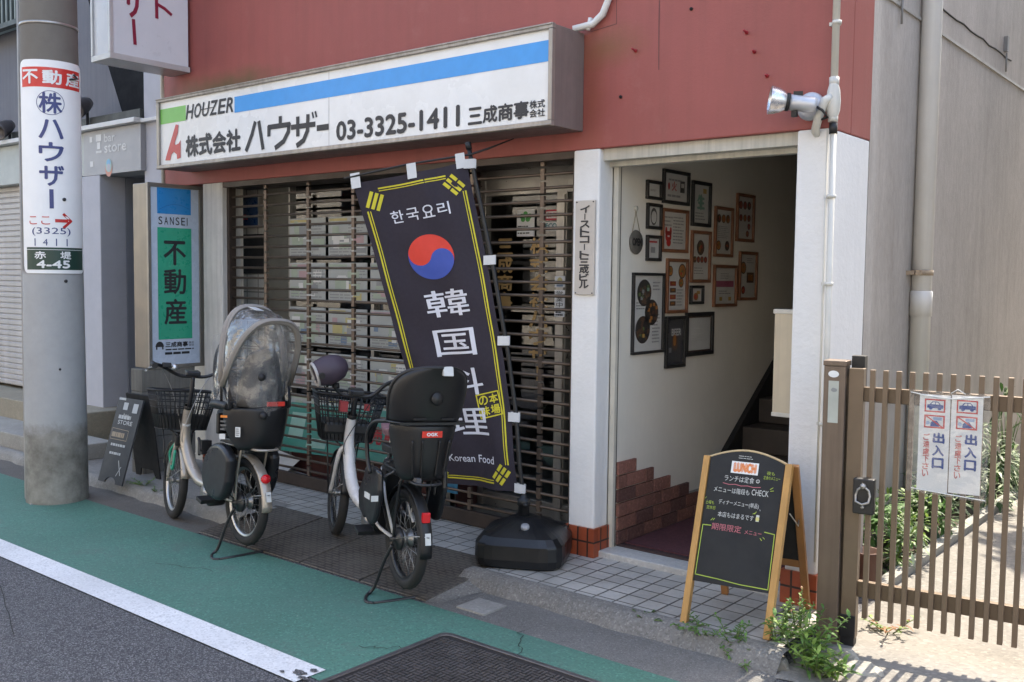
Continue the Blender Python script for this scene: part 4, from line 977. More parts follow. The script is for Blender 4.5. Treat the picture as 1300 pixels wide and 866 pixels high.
# ------------------------------------------------------------------ things behind the shutter
WG = "listing sheets on the shop window"
k_ = 0; g = random.Random(5)
PIC = [flat("print_pale_green", (.40, .47, .38)), flat("print_pink", (.50, .34, .36)), flat("print_blue", (.16, .24, .36)), flat("print_grey", (.30, .31, .32)), flat("print_red", (.45, .06, .05)), flat("print_yellow", (.55, .48, .22)), M_paper]
def P3(px): return px
for r_ in range(5):
    for c_ in range(4):
        if c_ == 3 and r_ == 0: pass
        x = -6.032+c_*.451; z1 = 2.045-r_*.332
        if z1 < .70: continue
        colname = ["leftmost column", "second column", "third column, half hidden by banner", "fourth column, hidden by banner"][c_]
        t = thing("listing_sheet", "property sheet on the window, " + ["top row", "second row", "third row", "fourth row", "bottom row"][r_] + ", " + colname, "poster", (x+.2, WL-.01, z1-.3), group=WG)
        b = MB(); b.box(x, x+.418, WL-.026, WL-.022, z1-.286, z1); b.build("paper", mat("listing_paper", (.46, .485, .475), rough=.6, var=.04), t)
        S = plane((0, WL-.026, 0), (1, 0, 0), (0, 0, 1)); b = MB()
        b.rect(S, x+.01, z1-.03, x+.01+g.uniform(.1, .3), z1-.012, .001, g.randrange(6))
        for q in range(11):
            a = x+.02+g.random()*.3; c = z1-.27+g.random()*.17
            b.rect(S, a, c, min(a+.04+g.random()*.10, x+.41), c+.03+g.random()*.07, .001+q*.0003, g.choice([0, 0, 0, 1, 2, 3, 3, 5, 6, 6, 0]))
        b.greek(S, x+.02, z1-.285, x+.40, z1-.20, 4, .003, 3, k_, .4); b.greek(S, x+.22, z1-.16, x+.42, z1-.05, 5, .003, 3, k_+40, .4)
        b.build("print", PIC, t); k_ += 1
S = plane((0, WY-.004, 0), (1, 0, 0), (0, 0, 1))
def sticker(lab, x0, z0, x1, z1, base, fn, name="window_sticker", m2=None):
    t = thing(name, lab, "sticker", ((x0+x1)/2, WY, z0))
    b = MB(); b.box(x0, x1, WY-.004, WY+.004, z0, z1); b.build("backing", base, t)
    b = MB(); fn(b); b.build("print", m2, t)
def f1(b):
    for a, c in ((-4.01, 2.02), (-3.98, 2.035), (-3.945, 2.02), (-3.96, 2.0), (-4.0, 2.0)): b.disc(S, a, c, .019, .017, .001, 0, 12)
    b.greek(S, -4.045, 1.90, -3.915, 1.965, 3, .001, 1, 2, .4)
sticker("white sticker with a green clover mark high on the shop door", -4.052, 1.89, -3.908, 2.062, M_whitep, f1, m2=[flat("clover_green", (.06, .34, .07)), M_ink])
def f2(b): b.rect(S, -3.81, 2.0, -3.715, 2.044, .001, 0); b.text(S, "警備", -3.80, 2.006, -3.725, 2.038, .002, 1)
sticker("red security sticker high on the shop door", -3.843, 1.988, -3.684, 2.055, flat("sticker_red", (.50, .02, .045)), f2, m2=[M_whitep, flat("sticker_red", (.5, .02, .045))])
def f3(b): b.text(S, "SECOM", -3.835, 1.94, -3.692, 1.968, .001, 0, bold=.002); b.rect(S, -3.84, 1.926, -3.687, 1.931, .001, 1)
sticker("white lettered security sticker just below the red one on the door", -3.843, 1.922, -3.684, 1.976, M_whitep, f3, m2=[flat("teal_print", (.03, .16, .20)), flat("sticker_red", (.5, .02, .045))])
def f4(b): b.disc(S, -3.24, 1.085, .03, .035, .001, 0); b.rect(S, -3.27, 1.04, -3.21, 1.06, .001, 1)
WYo = WY; 
t = thing("post_label", "small picture label on the silver door post right of the gold lettering", "sticker", (-3.67, WY-.036, 1.56))
S4 = plane((-.43, WY-.0365, .0), (1, 0, 0), (0, 0, 1))
b = MB(); b.rect(S4, -3.280, 1.562, -3.20, 1.633, .001); b.build("backing", M_whitep, t)
b = MB(); b.disc(S4, -3.24, 1.605, .02, .02, .002, 0); b.rect(S4, -3.265, 1.567, -3.215, 1.58, .002, 1); b.build("print", [PIC[5], PIC[2]], t)
t = thing("post_notice", "narrow white notice with black blocks hung on the silver door post", "sticker", (-3.67, WY-.036, 1.376))
b = MB(); b.rect(S4, -3.280, 1.376, -3.20, 1.546, .001); b.build("backing", M_whitep, t)
b = MB(); b.vtext(S4, "営業中", -3.265, 1.435, -3.215, 1.54, .1, d=.002); b.greek(S4, -3.27, 1.38, -3.21, 1.43, 3, .002, 0, 4, .6); b.build("print", M_ink, t)
# blue wall sign and lamp in the tiled corner
t = thing("wall_sign", "dark blue sign with a small red mark on the tiled corner behind the shutter", "sign", (-6.71, 4.78, 2.0))
b = MB(); b.box(-6.91, -6.50, 4.755, 4.80, 2.0, 2.245); b.build("case", M_alu, t, bevel=.003)
S = plane((0, 4.754, 0), (1, 0, 0), (0, 0, 1)); b = MB(); b.rect(S, -6.90, 2.01, -6.51, 2.235); b.build("face", flat("deep_blue_face", (.018, .05, .13), .3), t)
b = MB(); b.rect(S, -6.85, 2.13, -6.80, 2.14, .002); b.greek(S, -6.86, 2.05, -6.56, 2.11, 2, .002, 0, 2, .4); b.build("print", PIC[4], t)
b = MB(); b.lathe([(0, -.03), (.03, -.03), (.06, .0), (.055, .05), (0, .06)], (-6.93, 4.73, 2.04), (0, -1, -.1), 14); tag(b.build("wall_lamp", mat("lamp_shell", (.42, .37, .28), rough=.4)), "small cream round lamp left of the dark blue sign behind the shutter", "lamp")
# teal advertising board and papers on the floor
t = thing("teal_board", "teal board with red lettering leaning on the window behind the right bicycle", "board", (-5.5, 4.85, .1))
b = MB(); b.add([(-6.0, 4.58, .29), (-4.55, 4.58, .35), (-4.55, 4.68, .69), (-6.0, 4.68, .65), (-6.0, 4.60, .29), (-4.55, 4.60, .35), (-4.55, 4.70, .69), (-6.0, 4.70, .65)], [(0, 1, 2, 3), (7, 6, 5, 4), (0, 4, 5, 1), (1, 5, 6, 2), (2, 6, 7, 3), (3, 7, 4, 0)]); b.build("panel", flat("teal_board_face", (.045, .27, .22), .4), t)
S = plane((-6.0, 4.58, .29), (1.5, 0, .05), (0, .1, .37)); b = MB()
b.text(S, "賃貸", .55, .12, .80, .24, .003, 0, bold=.004); b.text(S, "売買", .95, .13, 1.2, .25, .003, 0, bold=.004); b.rect(S, .05, .10, .22, .30, .002, 1); b.rect(S, .28, .05, .5, .12, .002, 1)
b.build("print", [flat("board_red", (.40, .02, .03)), flat("board_mint", (.30, .52, .45))], t)
b = MB(); b.box(-4.40, -4.20, 4.60, 4.605, .22, .40); tag(b.build("blue_card", flat("azure_card", (.05, .24, .40))), "small blue card behind the shutter below the right bicycle's basket", "card")
b = MB(); b.add([(-6.15, 4.55, .085), (-5.70, 4.55, .085), (-5.66, 4.68, .10), (-6.10, 4.69, .13)], [(0, 1, 2, 3)]); b.add([(-6.18, 4.57, .16), (-5.90, 4.56, .14), (-5.86, 4.66, .23), (-6.14, 4.67, .26)], [(0, 1, 2, 3)])
tag(b.build("floor_paper", M_paper, solid=.004), "crumpled white paper on the floor behind the shutter, right of the left bicycle", "paper")
# a desk and shelf inside the office, seen dimly through the door
t = thing("office_desk", "pale office desk dimly seen through the dark shop door", "desk", (-4.0, 7.4, .072))
b = MB(); b.box(-4.8, -3.2, 7.0, 7.7, .75, .79); b.build("top", mat("desk_top", (.16, .15, .135)), t, bevel=.004); b = MB(); b.box(-4.75, -4.70, 7.05, 7.65, .072, .75); b.build("leg", M_alu, t); b = MB(); b.box(-3.3, -3.25, 7.05, 7.65, .072, .75); b.build("leg", M_alu, t)
t = thing("office_shelf", "grey shelf against the back of the dim office behind the shutter", "shelf", (-5, 9.0, .072))
b = MB(); b.box(-6.4, -3.6, 8.9, 9.2, .072, 1.3); b.build("cabinet", mat("grey_cabinet", (.12, .125, .13)), t)
b = MB(); 
for i in range(14): b.box(-6.3+i*.19, -6.3+i*.19+.12, 8.92, 9.1, 1.30, 1.30+.2+.1*random.random(), i % 3)
b.build("binders", [PIC[2], PIC[3], M_paper], t)

# ------------------------------------------------------------------ pictures on the entry wall
PX = -2.99
WP = plane((PX, 0, 0), (0, 1, 0), (0, 0, 1))
BLK = mat("black_frame", (.018, .017, .017), rough=.4); BRN = mat("brown_wood_frame", (.20, .082, .040), rough=.45, var=.25, vs_=10)
FOOD = [flat("food_orange", (.40, .15, .03)), flat("food_red", (.34, .035, .025)), flat("food_brown", (.10, .05, .03)), flat("food_gold", (.45, .28, .06)), flat("food_green", (.10, .16, .05)), flat("plate_dark", (.03, .026, .026)), M_paper, flat("grey_print_lines", (.26, .26, .26)), flat("chilli_red", (.52, .03, .025)), flat("sheet_white", (.60, .595, .57), .6), flat("sheet_charcoal", (.055, .055, .06), .6), flat("rose_print", (.40, .10, .17)), flat("leaf_print", (.16, .33, .25))]
def dish(b, a, c, r, seed, d=.003):
    g = random.Random(seed); b.disc(WP, a, c, r, r, d, 5, 18); b.disc(WP, a, c, r*.82, r*.82, d+.0006, g.choice([0, 1, 2]), 16)
    for i in range(5):
        t = g.random()*6.3; q = g.random()*.5*r; b.disc(WP, a+q*math.cos(t), c+q*math.sin(t), r*.25, r*.2, d+.0010+i*.0003, g.choice([0, 1, 3, 4, 8]), 8)
def frame(lab, y0, z0, y1, z1, m, fw, fn, sheet=9, tilt=0.):
    t = thing("picture_frame", lab, "picture", (PX, (y0+y1)/2, z0), group="framed pictures on the entry wall")
    b = MB()
    for (a0, c0, a1, c1) in ((y0, z0, y1, z0+fw), (y0, z1-fw, y1, z1), (y0, z0+fw, y0+fw, z1-fw), (y1-fw, z0+fw, y1, z1-fw)): b.box(PX, PX+.018, a0, a1, c0, c1)
    b.build("frame", m, t, bevel=.002)
    b = MB(); b.rect(WP, y0+fw, z0+fw, y1-fw, z1-fw, .004, sheet)
    fn(b, y0+fw, z0+fw, y1-fw, z1-fw); b.build("picture", FOOD, t)
    b = MB(); b.rect(WP, y0+fw, z0+fw, y1-fw, z1-fw, .011); b.build("glass", M_fglass, t)
D_ = .0055
frame("tiny black-framed card, topmost of the left stack of three", 4.855, 2.082, 5.024, 2.191, BLK, .018, lambda b, a, c, e, h: b.greek(WP, a+.03, c+.03, e-.03, h-.03, 2, D_, 7, 1, .5))
frame("tiny black-framed card with an oval black emblem, middle of the left stack", 4.864, 1.911, 5.029, 2.06, BLK, .018, lambda b, a, c, e, h: (b.disc(WP, (a+e)/2, (c+h)/2, .036, .05, D_, 5), b.disc(WP, (a+e)/2, (c+h)/2-.004, .028, .036, D_+.001, 9)))
frame("tiny black-framed card with a red heading, lowest of the left stack", 4.867, 1.726, 5.028, 1.876, BLK, .018, lambda b, a, c, e, h: (b.rect(WP, a+.02, h-.025, e-.02, h-.015, D_, 8), b.rect(WP, a+.035, c+.03, e-.04, h-.05, D_, 7)))
def bk1(b, a, c, e, h):
    b.greek(WP, a+.05, h-.05, e-.05, h-.025, 1, D_, 7, 3); b.disc(WP, a+.055, c+.085, .012, .022, D_, 8); b.text(WP, "火", a+.09, c+.06, a+.145, c+.115, D_, 8, bold=.002); b.rect(WP, e-.085, c+.055, e-.03, c+.125, D_, 5); b.rect(WP, e-.075, c+.085, e-.04, c+.11, D_+.001, 9); b.greek(WP, a+.04, c+.015, e-.04, c+.045, 1, D_, 7, 5)
frame("wide black-framed print with three small marks, top row", 5.037, 2.070, 5.350, 2.272, BLK, .020, bk1)
def br1(b, a, c, e, h):
    b.greek(WP, a+.12, c+.03, e-.02, h-.02, 9, D_, 7, 7, .4); b.greek(WP, a+.02, h-.09, a+.12, h-.02, 3, D_, 7, 8, .4)
    x, z = a+.065, c+.075; b.disc(WP, x, z, .036, .032, D_, 8); b.disc(WP, x-.026, z+.03, .013, .026, D_, 8); b.disc(WP, x+.026, z+.03, .013, .026, D_, 8); b.disc(WP, x+.004, z-.038, .026, .022, D_+.0005, 8); b.rect(WP, x-.012, z-.004, x+.014, z+.006, D_+.001, 9)
frame("brown-framed menu with a red blob figure at lower left, below the wide black frame", 5.032, 1.782, 5.345, 2.042, BRN, .020, br1)
def br2(b, a, c, e, h):
    dish(b, a+.03, h-.055, .032, 1, D_); dish(b, e-.045, h-.055, .046, 2, D_); dish(b, e-.055, h-.125, .03, 3, D_)
    for i in range(4): b.rect(WP, a+.03, h-.145-i*.04, a+.10, h-.117-i*.04, D_, [1, 2, 1, 2][i]); b.rect(WP, a+.045, h-.135-i*.04, a+.085, h-.124-i*.04, D_+.001, 0)
    b.greek(WP, a+.11, c+.02, e-.02, c+.13, 6, D_, 7, 4, .35)
frame("brown-framed menu with three dishes and a column of red cards", 5.100, 1.416, 5.357, 1.746, BRN, .020, br2)
def bk2(b, a, c, e, h):
    b.rect(WP, e-.075, h-.05, e-.03, h-.02, D_, 3); b.text(WP, "生", (a+e)/2-.045, c+.09, (a+e)/2+.045, c+.175, D_, 12, bold=.004); b.disc(WP, (a+e)/2, c+.13, .02, .05, D_, 12); b.greek(WP, a+.03, c+.015, e-.03, c+.07, 3, D_, 7, 6, .4)
frame("tall black-framed print with a green mark, right of the top wide frame", 5.387, 1.953, 5.631, 2.233, BLK, .022, bk2)
def br3(b, a, c, e, h):
    dish(b, (a+e)/2, h-.085, .048, 5, D_)
    for i in range(4): dish(b, a+.035+i*.046, c+.125, .021, 10+i, D_)
    b.greek(WP, a+.03, c+.03, e-.03, c+.08, 3, D_, 7, 2, .35)
frame("brown-framed menu with one large dish over a row of four", 5.392, 1.602, 5.644, 1.927, BRN, .020, br3)
frame("smallest black frame holding a tiny picture of food", 5.394, 1.467, 5.562, 1.584, BLK, .018, lambda b, a, c, e, h: (b.disc(WP, a+.06, c+.03, .03, .024, D_, 0), b.rect(WP, a+.07, c+.045, e-.02, h-.015, D_, 3), b.disc(WP, a+.055, c+.028, .014, .012, D_+.001, 8)))
def bigl(b, a, c, e, h):
    for (x, z, r1, cc) in ((a+.115, h-.10, .078, (4, 2, 7)), (a+.20, h-.215, .076, (2, 0, 5)), (a+.105, c+.125, .080, (3, 2, 4))):
        b.disc(WP, x, z, r1, r1, D_+.0005, 5, 26); g = random.Random(int(x*1000))
        for i in range(22):
            t = g.random()*6.3; q = r1*.82*g.random()**.6; b.rect(WP, x+q*math.cos(t)-.012, z+q*math.sin(t)-.010, x+q*math.cos(t)+.012, z+q*math.sin(t)+.010, D_+.001+i*.0001, g.choice(cc+(5, 2)))
    b.rect(WP, a+.14, h-.09, a+.165, h-.07, D_+.0035, 12); b.greek(WP, a+.21, c+.04, e-.02, c+.22, 9, D_, 7, 3, .4); b.greek(WP, a+.21, h-.09, e-.02, h-.03, 3, D_, 7, 4, .4); b.greek(WP, a+.03, c+.24, a+.13, c+.29, 3, D_, 7, 6, .4)
frame("largest black frame, three round photographs on white, at the lower left", 4.727, 1.186, 5.077, 1.657, BLK, .016, bigl)
def bkp(b, a, c, e, h):
    b.text(WP, "BEER", a+.06, h-.10, e-.03, h-.06, D_, 9, bold=.001); b.disc(WP, (a+e)/2, (c+h)/2, .035, .055, D_, 2); b.disc(WP, (a+e)/2-.006, (c+h)/2+.01, .018, .035, D_+.001, 0); b.rect(WP, a+.03, c+.075, a+.06, c+.105, D_, 7)
frame("black-framed dark poster with a brown picture, lower row", 5.105, 1.084, 5.343, 1.398, BLK, .018, bkp, sheet=10)
def bksq(b, a, c, e, h):
    for (x0, y0_, x1, y1_) in ((a, c, e, c+.008), (a, h-.008, e, h), (a, c, a+.008, h), (e-.008, c, e, h)): b.rect(WP, x0, y0_, x1, y1_, D_+.0005, 2)
    b.greek(WP, a+.05, c+.06, e-.05, h-.06, 3, D_, 6, 2, .05)
frame("squarish black frame with a plain pale sheet, lowest at the right", 5.347, 1.143, 5.705, 1.416, BLK, .026, bksq)
def br4(b, a, c, e, h):
    for i in range(3): dish(b, a+.045+i*.062, h-.055, .028, 20+i, D_)
    dish(b, a+.045, c+.055, .032, 31, D_); dish(b, e-.05, c+.055, .032, 33, D_); b.greek(WP, a+.03, c+.10, e-.03, h-.10, 7, D_, 7, 12, .3)
frame("brown-framed menu with three red dishes over two, upper row near the stairs", 5.692, 1.770, 5.947, 2.094, BRN, .020, br4)
def br5(b, a, c, e, h):
    b.rect(WP, a+.02, c+.11, e-.02, c+.15, D_, 11); b.greek(WP, a+.08, c+.16, e-.08, h-.03, 3, D_, 7, 13, .3); b.greek(WP, a+.06, c+.06, e-.06, c+.09, 2, D_, 7, 15, .4); b.rect(WP, a+.07, c+.02, a+.11, c+.045, D_, 3); b.rect(WP, e-.09, c+.02, e-.05, c+.045, D_, 3)
frame("brown-framed certificate with a rose band across it", 5.696, 1.445, 6.023, 1.719, BRN, .020, br5)
def br6(b, a, c, e, h):
    for i in range(3): dish(b, a+.045+i*.062, h-.055, .028, 40+i, D_); dish(b, a+.05+i*.06, c+.14, .024, 50+i, D_)
    dish(b, e-.05, c+.085, .022, 60, D_); dish(b, e-.07, c+.035, .022, 61, D_)
frame("brown-framed menu with two rows of three dishes, farthest up beside the dark stairs", 5.997, 1.880, 6.259, 2.200, BRN, .020, br6)
def br7(b, a, c, e, h):
    dish(b, a+.05, h-.09, .042, 70, D_); b.rect(WP, e-.13, c+.10, e-.02, c+.17, D_, 2); b.rect(WP, e-.11, c+.115, e-.04, c+.155, D_+.001, 0); dish(b, a+.055, c+.05, .028, 71, D_); b.greek(WP, a+.10, h-.06, e-.02, h-.02, 3, D_, 7, 19, .4)
frame("brown-framed print with a dark dish and a square photo, lowest beside the dark stairs", 6.054, 1.484, 6.327, 1.815, BRN, .020, br7)
t = thing("hanging_plaque", "grey oval wooden plaque hung by a cord at the left of the pictures", "plaque", (PX, 4.757, 1.76))
b = MB(); b.lathe([(0, .0), (.066, .0), (.070, .004), (.066, .010), (0, .010)], (PX+.002, 4.757, 1.829), (1, 0, 0), 28); b.build("disc", mat("grey_wood", (.11, .10, .085), rough=.7, var=.3, vs_=20), t)
b = MB(); b.text(plane((PX+.0125, 0, 0), (0, 1, 0), (0, 0, 1)), "OPEN", 4.71, 1.81, 4.805, 1.85, .001, 0, bold=.003); b.build("lettering", M_dark, t)
b = MB(); b.tube([(PX+.006, 4.715, 1.878), (PX+.006, 4.745, 1.98), (PX+.006, 4.75, 2.02), (PX+.006, 4.758, 1.98), (PX+.006, 4.80, 1.878)], .0022, 5); b.build("cord", mat("jute", (.34, .29, .21)), t)
b = MB(); b.lathe([(0, 0), (.014, 0), (.014, .012), (0, .014)], (PX, 4.751, 2.02), (1, 0, 0), 12); b.build("hook", M_cream, t)

# cream box, mat
t = thing("cream_box", "cream wall box with a pale lip hanging beside the dark stairs", "wall box", (-2.10, 4.93, .90))
b = MB(); b.box(-2.203, -1.99, 4.905, 4.956, .905, 1.462); b.build("body", mat("cream_box_paint", (.62, .53, .39), rough=.5, var=.06, streak=.1), t, bevel=.004)
b = MB(); b.box(-2.209, -1.988, 4.899, 4.957, 1.445, 1.47); b.box(-2.207, -1.989, 4.902, 4.957, .896, .918); b.build("lip", mat("pale_lip", (.60, .58, .52), rough=.4), t, bevel=.003)
b = MB(); b.box(-2.955, -1.935, 4.66, 5.58, .115, .122)
tag(b.build("entry_mat", mat("maroon_mat", (.085, .026, .032), rough=.95, var=.2, vs_=40, bump=.5, bs=300)), "dark maroon mat on the floor of the stair entry", "mat")

# ------------------------------------------------------------------ chalkboard
cbx = thing("chalkboard_stand", "wooden A-frame lunch chalkboard standing on the tiles before the entry", "chalkboard", (-1.95, 4.2, .075))
f0, f1_ = Vector((-2.135, 3.855, .072)), Vector((-1.737, 3.915, .072))
t0, t1 = Vector((-2.140, 4.055, .80)), Vector((-1.745, 4.115, .802))
ux = (f1_-f0).normalized(); uy = ((t0-f0)+(t1-f1_)).normalized(); un = ux.cross(uy)
HH = (t0-f0).length; WW = (f1_-f0).length
S = lambda a, b_, d=0.: f0+ux*a+uy*b_+un*d
M_wood = mat("varnished_pine", (.46, .245, .075), rough=.4, var=.18, vs_=5, streak=.2)
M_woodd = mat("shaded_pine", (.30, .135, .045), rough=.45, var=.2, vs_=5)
M_board = mat("chalkboard_slate", (.022, .0225, .024), rough=.75, var=.12, vs_=5, spec=.3, dirt=(.045, .045, .047), dirt_amt=.35, dirt_scale=3)
for a in (.012, WW-.012):
    b = MB(); b.bar(S(a, -.005), S(a, HH+.005), .030, .040, up=un); b.build("leg", M_wood, cbx, bevel=.003)
bl = .25*HH
b = MB(); arc = [(WW*(i/16), HH*.985+.052*math.sin(math.pi*i/16)) for i in range(17)]
b.poly(S, [(.03, bl), (WW-.03, bl)]+[(min(max(x, .03), WW-.03), y) for x, y in reversed(arc)], .012, thick=.010); b.build("slate", M_board, cbx)
b = MB(); b.tube([S(x, y+.004, .004) for x, y in arc], .0065, 6); b.build("arched_rim", mat("pale_rim", (.50, .37, .20), rough=.5), cbx)
# rear leg frame
r0_, r1_ = Vector((-2.165, 4.34, .075)), Vector((-1.768, 4.39, .075))
for (p, q) in ((t0+Vector((.01, .035, -.01)), r0_), (t1+Vector((.0, .03, -.005)), r1_)):
    b = MB(); b.bar(p, q, .034, .026, up=un); b.build("rear_leg", M_woodd, cbx, bevel=.003)
b = MB(); m0 = (t0+Vector((0, .035, 0))).lerp(r0_, .68); m1 = (t1+Vector((0, .035, 0))).lerp(r1_, .68); b.bar(m0, m1, .02, .035); b.build("rear_crossbar", M_woodd, cbx, bevel=.003)
n0 = (t0+Vector((0, .04, 0))).lerp(r0_, .05); n1 = (t1+Vector((0, .04, 0))).lerp(r1_, .05)
b = MB(); b.add([n0, n1, m1, m0], [(0, 1, 2, 3)]); b.build("rear_slate", M_dark, cbx, solid=.008)
b = MB(); b.tube([S(WW+.01, HH*.72, -.02), S(WW+.02, HH*.66, -.16), (t1+Vector((0, .03, 0))).lerp(r1_, .35)], .003, 5); b.build("stay_cord", M_alu, cbx)
X = lambda u: u*WW
Y = lambda v: v*HH
b = MB(); b.rect(S, X(.33), Y(.918), X(.64), Y(.99), .0135); b.build("lunch_card", M_whitep, cbx)
lc = lambda b, s_, u0, v0, u1, v1, **k: b.text(S, s_, X(u0), Y(v0), X(u1), Y(v1), .0140, 0, **k)
b = MB()
lc(b, "LUNCH", .365, .93, .61, .98, bold=.004); b.build("lunch_lettering", flat("orange_chalk", (.72, .23, .08)), cbx)
b = MB()
lc(b, "ランチは定食", .27, .866, .61, .902); b.disc(S, X(.652), Y(.884), .0085, .0085, .0136, n=18, inner=.75); b.disc(S, X(.645), Y(.887), .0015, .0015, .0136); b.disc(S, X(.66), Y(.887), .0015, .0015, .0136); b.line(S, [(X(.643), Y(.879)), (X(.652), Y(.876)), (X(.661), Y(.879))], .0015, .0136)
lc(b, "メニューは階段も", .165, .794, .575, .828); lc(b, "CHECK", .60, .799, .79, .834)
lc(b, "ディナーメニュー(単品)", .24, .719, .70, .753); b.line(S, [(X(.715), Y(.72)), (X(.722), Y(.713))], .002, .0136)
lc(b, "本店もはまるです", .25, .648, .66, .680); b.rect(S, X(.685), Y(.648), X(.72), Y(.678), .0136); b.disc(S, X(.703), Y(.682), .008, .004, .0137)
b.greek(S, X(.40), Y(1.005), X(.62), Y(1.03), 2, .0136, 0, 2, .25)
b.build("white_chalk", flat("white_chalk_dust", (.58, .58, .56), .9), cbx)
b = MB(); lc(b, "期限限定", .20, .567, .54, .608); lc(b, "メニュー", .58, .567, .77, .592)
b.line(S, [(X(.26), Y(.852)), (X(.33), Y(.846)), (X(.40), Y(.851)), (X(.47), Y(.845)), (X(.54), Y(.850)), (X(.61), Y(.845)), (X(.69), Y(.850))], .003, .0136); b.build("pink_chalk", flat("pink_chalk_dust", (.50, .16, .19), .9), cbx)
b = MB()
b.line(S, [(X(.19), Y(.59)), (X(.095), Y(.588)), (X(.088), Y(.29)), (X(.35), Y(.283)), (X(.60), Y(.272)), (X(.918), Y(.27)), (X(.912), Y(.588)), (X(.80), Y(.594))], .004, .0138)
lc(b, "夜も", .74, .928, .83, .95); lc(b, "定食のメニュー", .71, .90, .895, .922); lc(b, "土曜も", .09, .715, .19, .737); lc(b, "定休日", .11, .685, .21, .707)
for (u, v, du, dv) in ((.80, .845, .03, .012), (.805, .835, .035, .004), (.18, .62, .02, .014), (.205, .622, .015, .012), (.665, .69, .015, .015), (.645, .69, .02, .006), (.76, .555, .02, -.012), (.79, .562, .02, -.008), (.075, .745, .015, .01)):
    b.line(S, [(X(u), Y(v)), (X(u+du), Y(v+dv))], .0028, .0138)
b.build("green_chalk", flat("lime_chalk_dust", (.36, .46, .08), .9), cbx)
b = MB(); b.disc(S, X(.703), Y(.663), .008, .010, .0142); b.build("yellow_chalk", flat("yellow_chalk_dust", (.62, .56, .22), .9), cbx)

# ------------------------------------------------------------------ lamp and pipes on the right corner
fl = thing("floodlight", "silver bell-shaped floodlight on a round mount at the red wall's right corner", "floodlight", (-1.88, 4.40, 2.41))
M_sil = mat("spun_aluminium", (.66, .66, .68), rough=.28, metal=.85, var=.05)
M_silp = mat("silver_paint", (.52, .53, .56), rough=.4, metal=.5, var=.05)
hd = Vector((-.84, -.52, .13)).normalized(); hc = Vector((-1.862, 4.28, 2.428))
b = MB(); b.lathe([(.034, .028), (.040, .036), (.052, .055), (.060, .08), (.064, .104), (.066, .106), (.062, .107), (.056, .08), (.03, .045), (0, .04)], hc, hd, 28); b.build("reflector", M_sil, fl)
b = MB(); b.lathe([(0, -.10), (.030, -.10), (.036, -.085), (.036, .032), (0, .032)], hc, hd, 24); b.build("lamp_body", M_silp, fl)
b = MB(); b.lathe([(.0365, .018), (.041, .02), (.041, .034), (.0365, .036)], hc, hd, 24); b.obox(hc+hd*-.02+Vector((0, 0, .043)), (.018, .010, 0), (-.006, .012, 0), (0, 0, .009)); b.obox(hc+hd*-.01+Vector((.0, -.01, -.05)), (.012, 0, 0), (0, .010, 0), (0, 0, .014)); b.tube([hc+hd*-.09, hc+hd*-.12+Vector((.01, .0, -.02)), hc+hd*-.13+Vector((.02, .01, -.05)), Vector((-1.80, 4.40, 2.355))], .006, 6); b.build("fittings", M_black, fl)
mc = Vector((-1.838, F-.0, 2.428))
b = MB(); b.lathe([(.066, 0), (.066, .012), (.062, .02), (.040, .028), (0, .03)], mc, (0, -1, 0), 28); b.build("mount_plate", M_silp, fl)
b = MB(); b.tube([mc+Vector((0, -.03, .02)), mc+Vector((-.005, -.07, .015)), hc+hd*-.07], .016, 10); b.lathe([(0, -.016), (.028, -.016), (.028, .016), (0, .016)], mc+Vector((-.01, -.075, -.005)), (.9, -.1, -.3), 16); b.build("swivel_arm", M_silp, fl)
cp = thing("conduit_pipe", "cream conduit pipe with a junction elbow down the building's right front corner", "pipe", (-1.72, 4.40, 2.3))
px_, py_ = -1.722, 4.398
b = MB(); b.tube([(px_, py_, 9), (px_, py_, 2.51)], .0165, 12); b.tube([(px_+.004, py_, 2.34), (px_+.008, py_, 1.27), (px_+.010, py_, .9), (px_+.012, py_, .3)], .014, 10); b.tube([(px_-.028, py_+.012, 2.32), (px_-.024, py_+.012, .3)], .0055, 6); b.build("pipe", M_pvc, cp)
b = MB(); b.lathe([(.0165, 0), (.022, 0), (.022, .04), (.0165, .04)], (px_, py_, 2.505), (0, 0, 1), 14); b.lathe([(.021, 0), (.030, .03), (.032, .07), (.028, .12), (.020, .15)], (px_, py_-.002, 2.365), (0, 0, 1), 16); b.lathe([(.0, 0), (.022, 0), (.022, .032), (.0, .032)], (px_, py_, 2.345), (0, 0, 1), 14)
b.tube([(px_-.004, py_-.02, 2.455), (px_-.025, py_-.035, 2.44), (px_-.06, py_-.02, 2.37), (px_-.085, py_+.005, 2.31), (px_-.09, F+.03, 2.296)], [.018, .021, .020, .019, .018], 12); b.build("elbow", M_pvc, cp)
b = MB(); b.lathe([(.0175, 0), (.0185, 0), (.0185, .05), (.0175, .05)], (px_+.003, py_, 2.29), (0, 0, 1), 14); b.build("tape", M_black, cp)
for z_ in (2.78, 2.00, 1.60, .95):
    b = MB(); b.lathe([(.0165, 0), (.021, 0), (.021, .016), (.0165, .016)], (px_+.004, py_, z_), (0, 0, 1), 12); b.box(px_-.035, px_+.012, py_+.008, F-.0005, z_, z_+.015); b.build("clip", M_pvc, cp)
dp = thing("downpipe", "thick white drainpipe on the grey side wall behind the gate", "drainpipe", (-1.965, 6.62, 0))
b = MB(); b.tube([(-1.965, 6.62, 9), (-1.965, 6.62, .05)], .062, 20); b.lathe([(.063, 1.40), (.069, 1.40), (.069, 1.56), (.063, 1.565)], (-1.965, 6.62, 0), (0, 0, 1), 20); b.build("pipe", M_pvcw, dp)
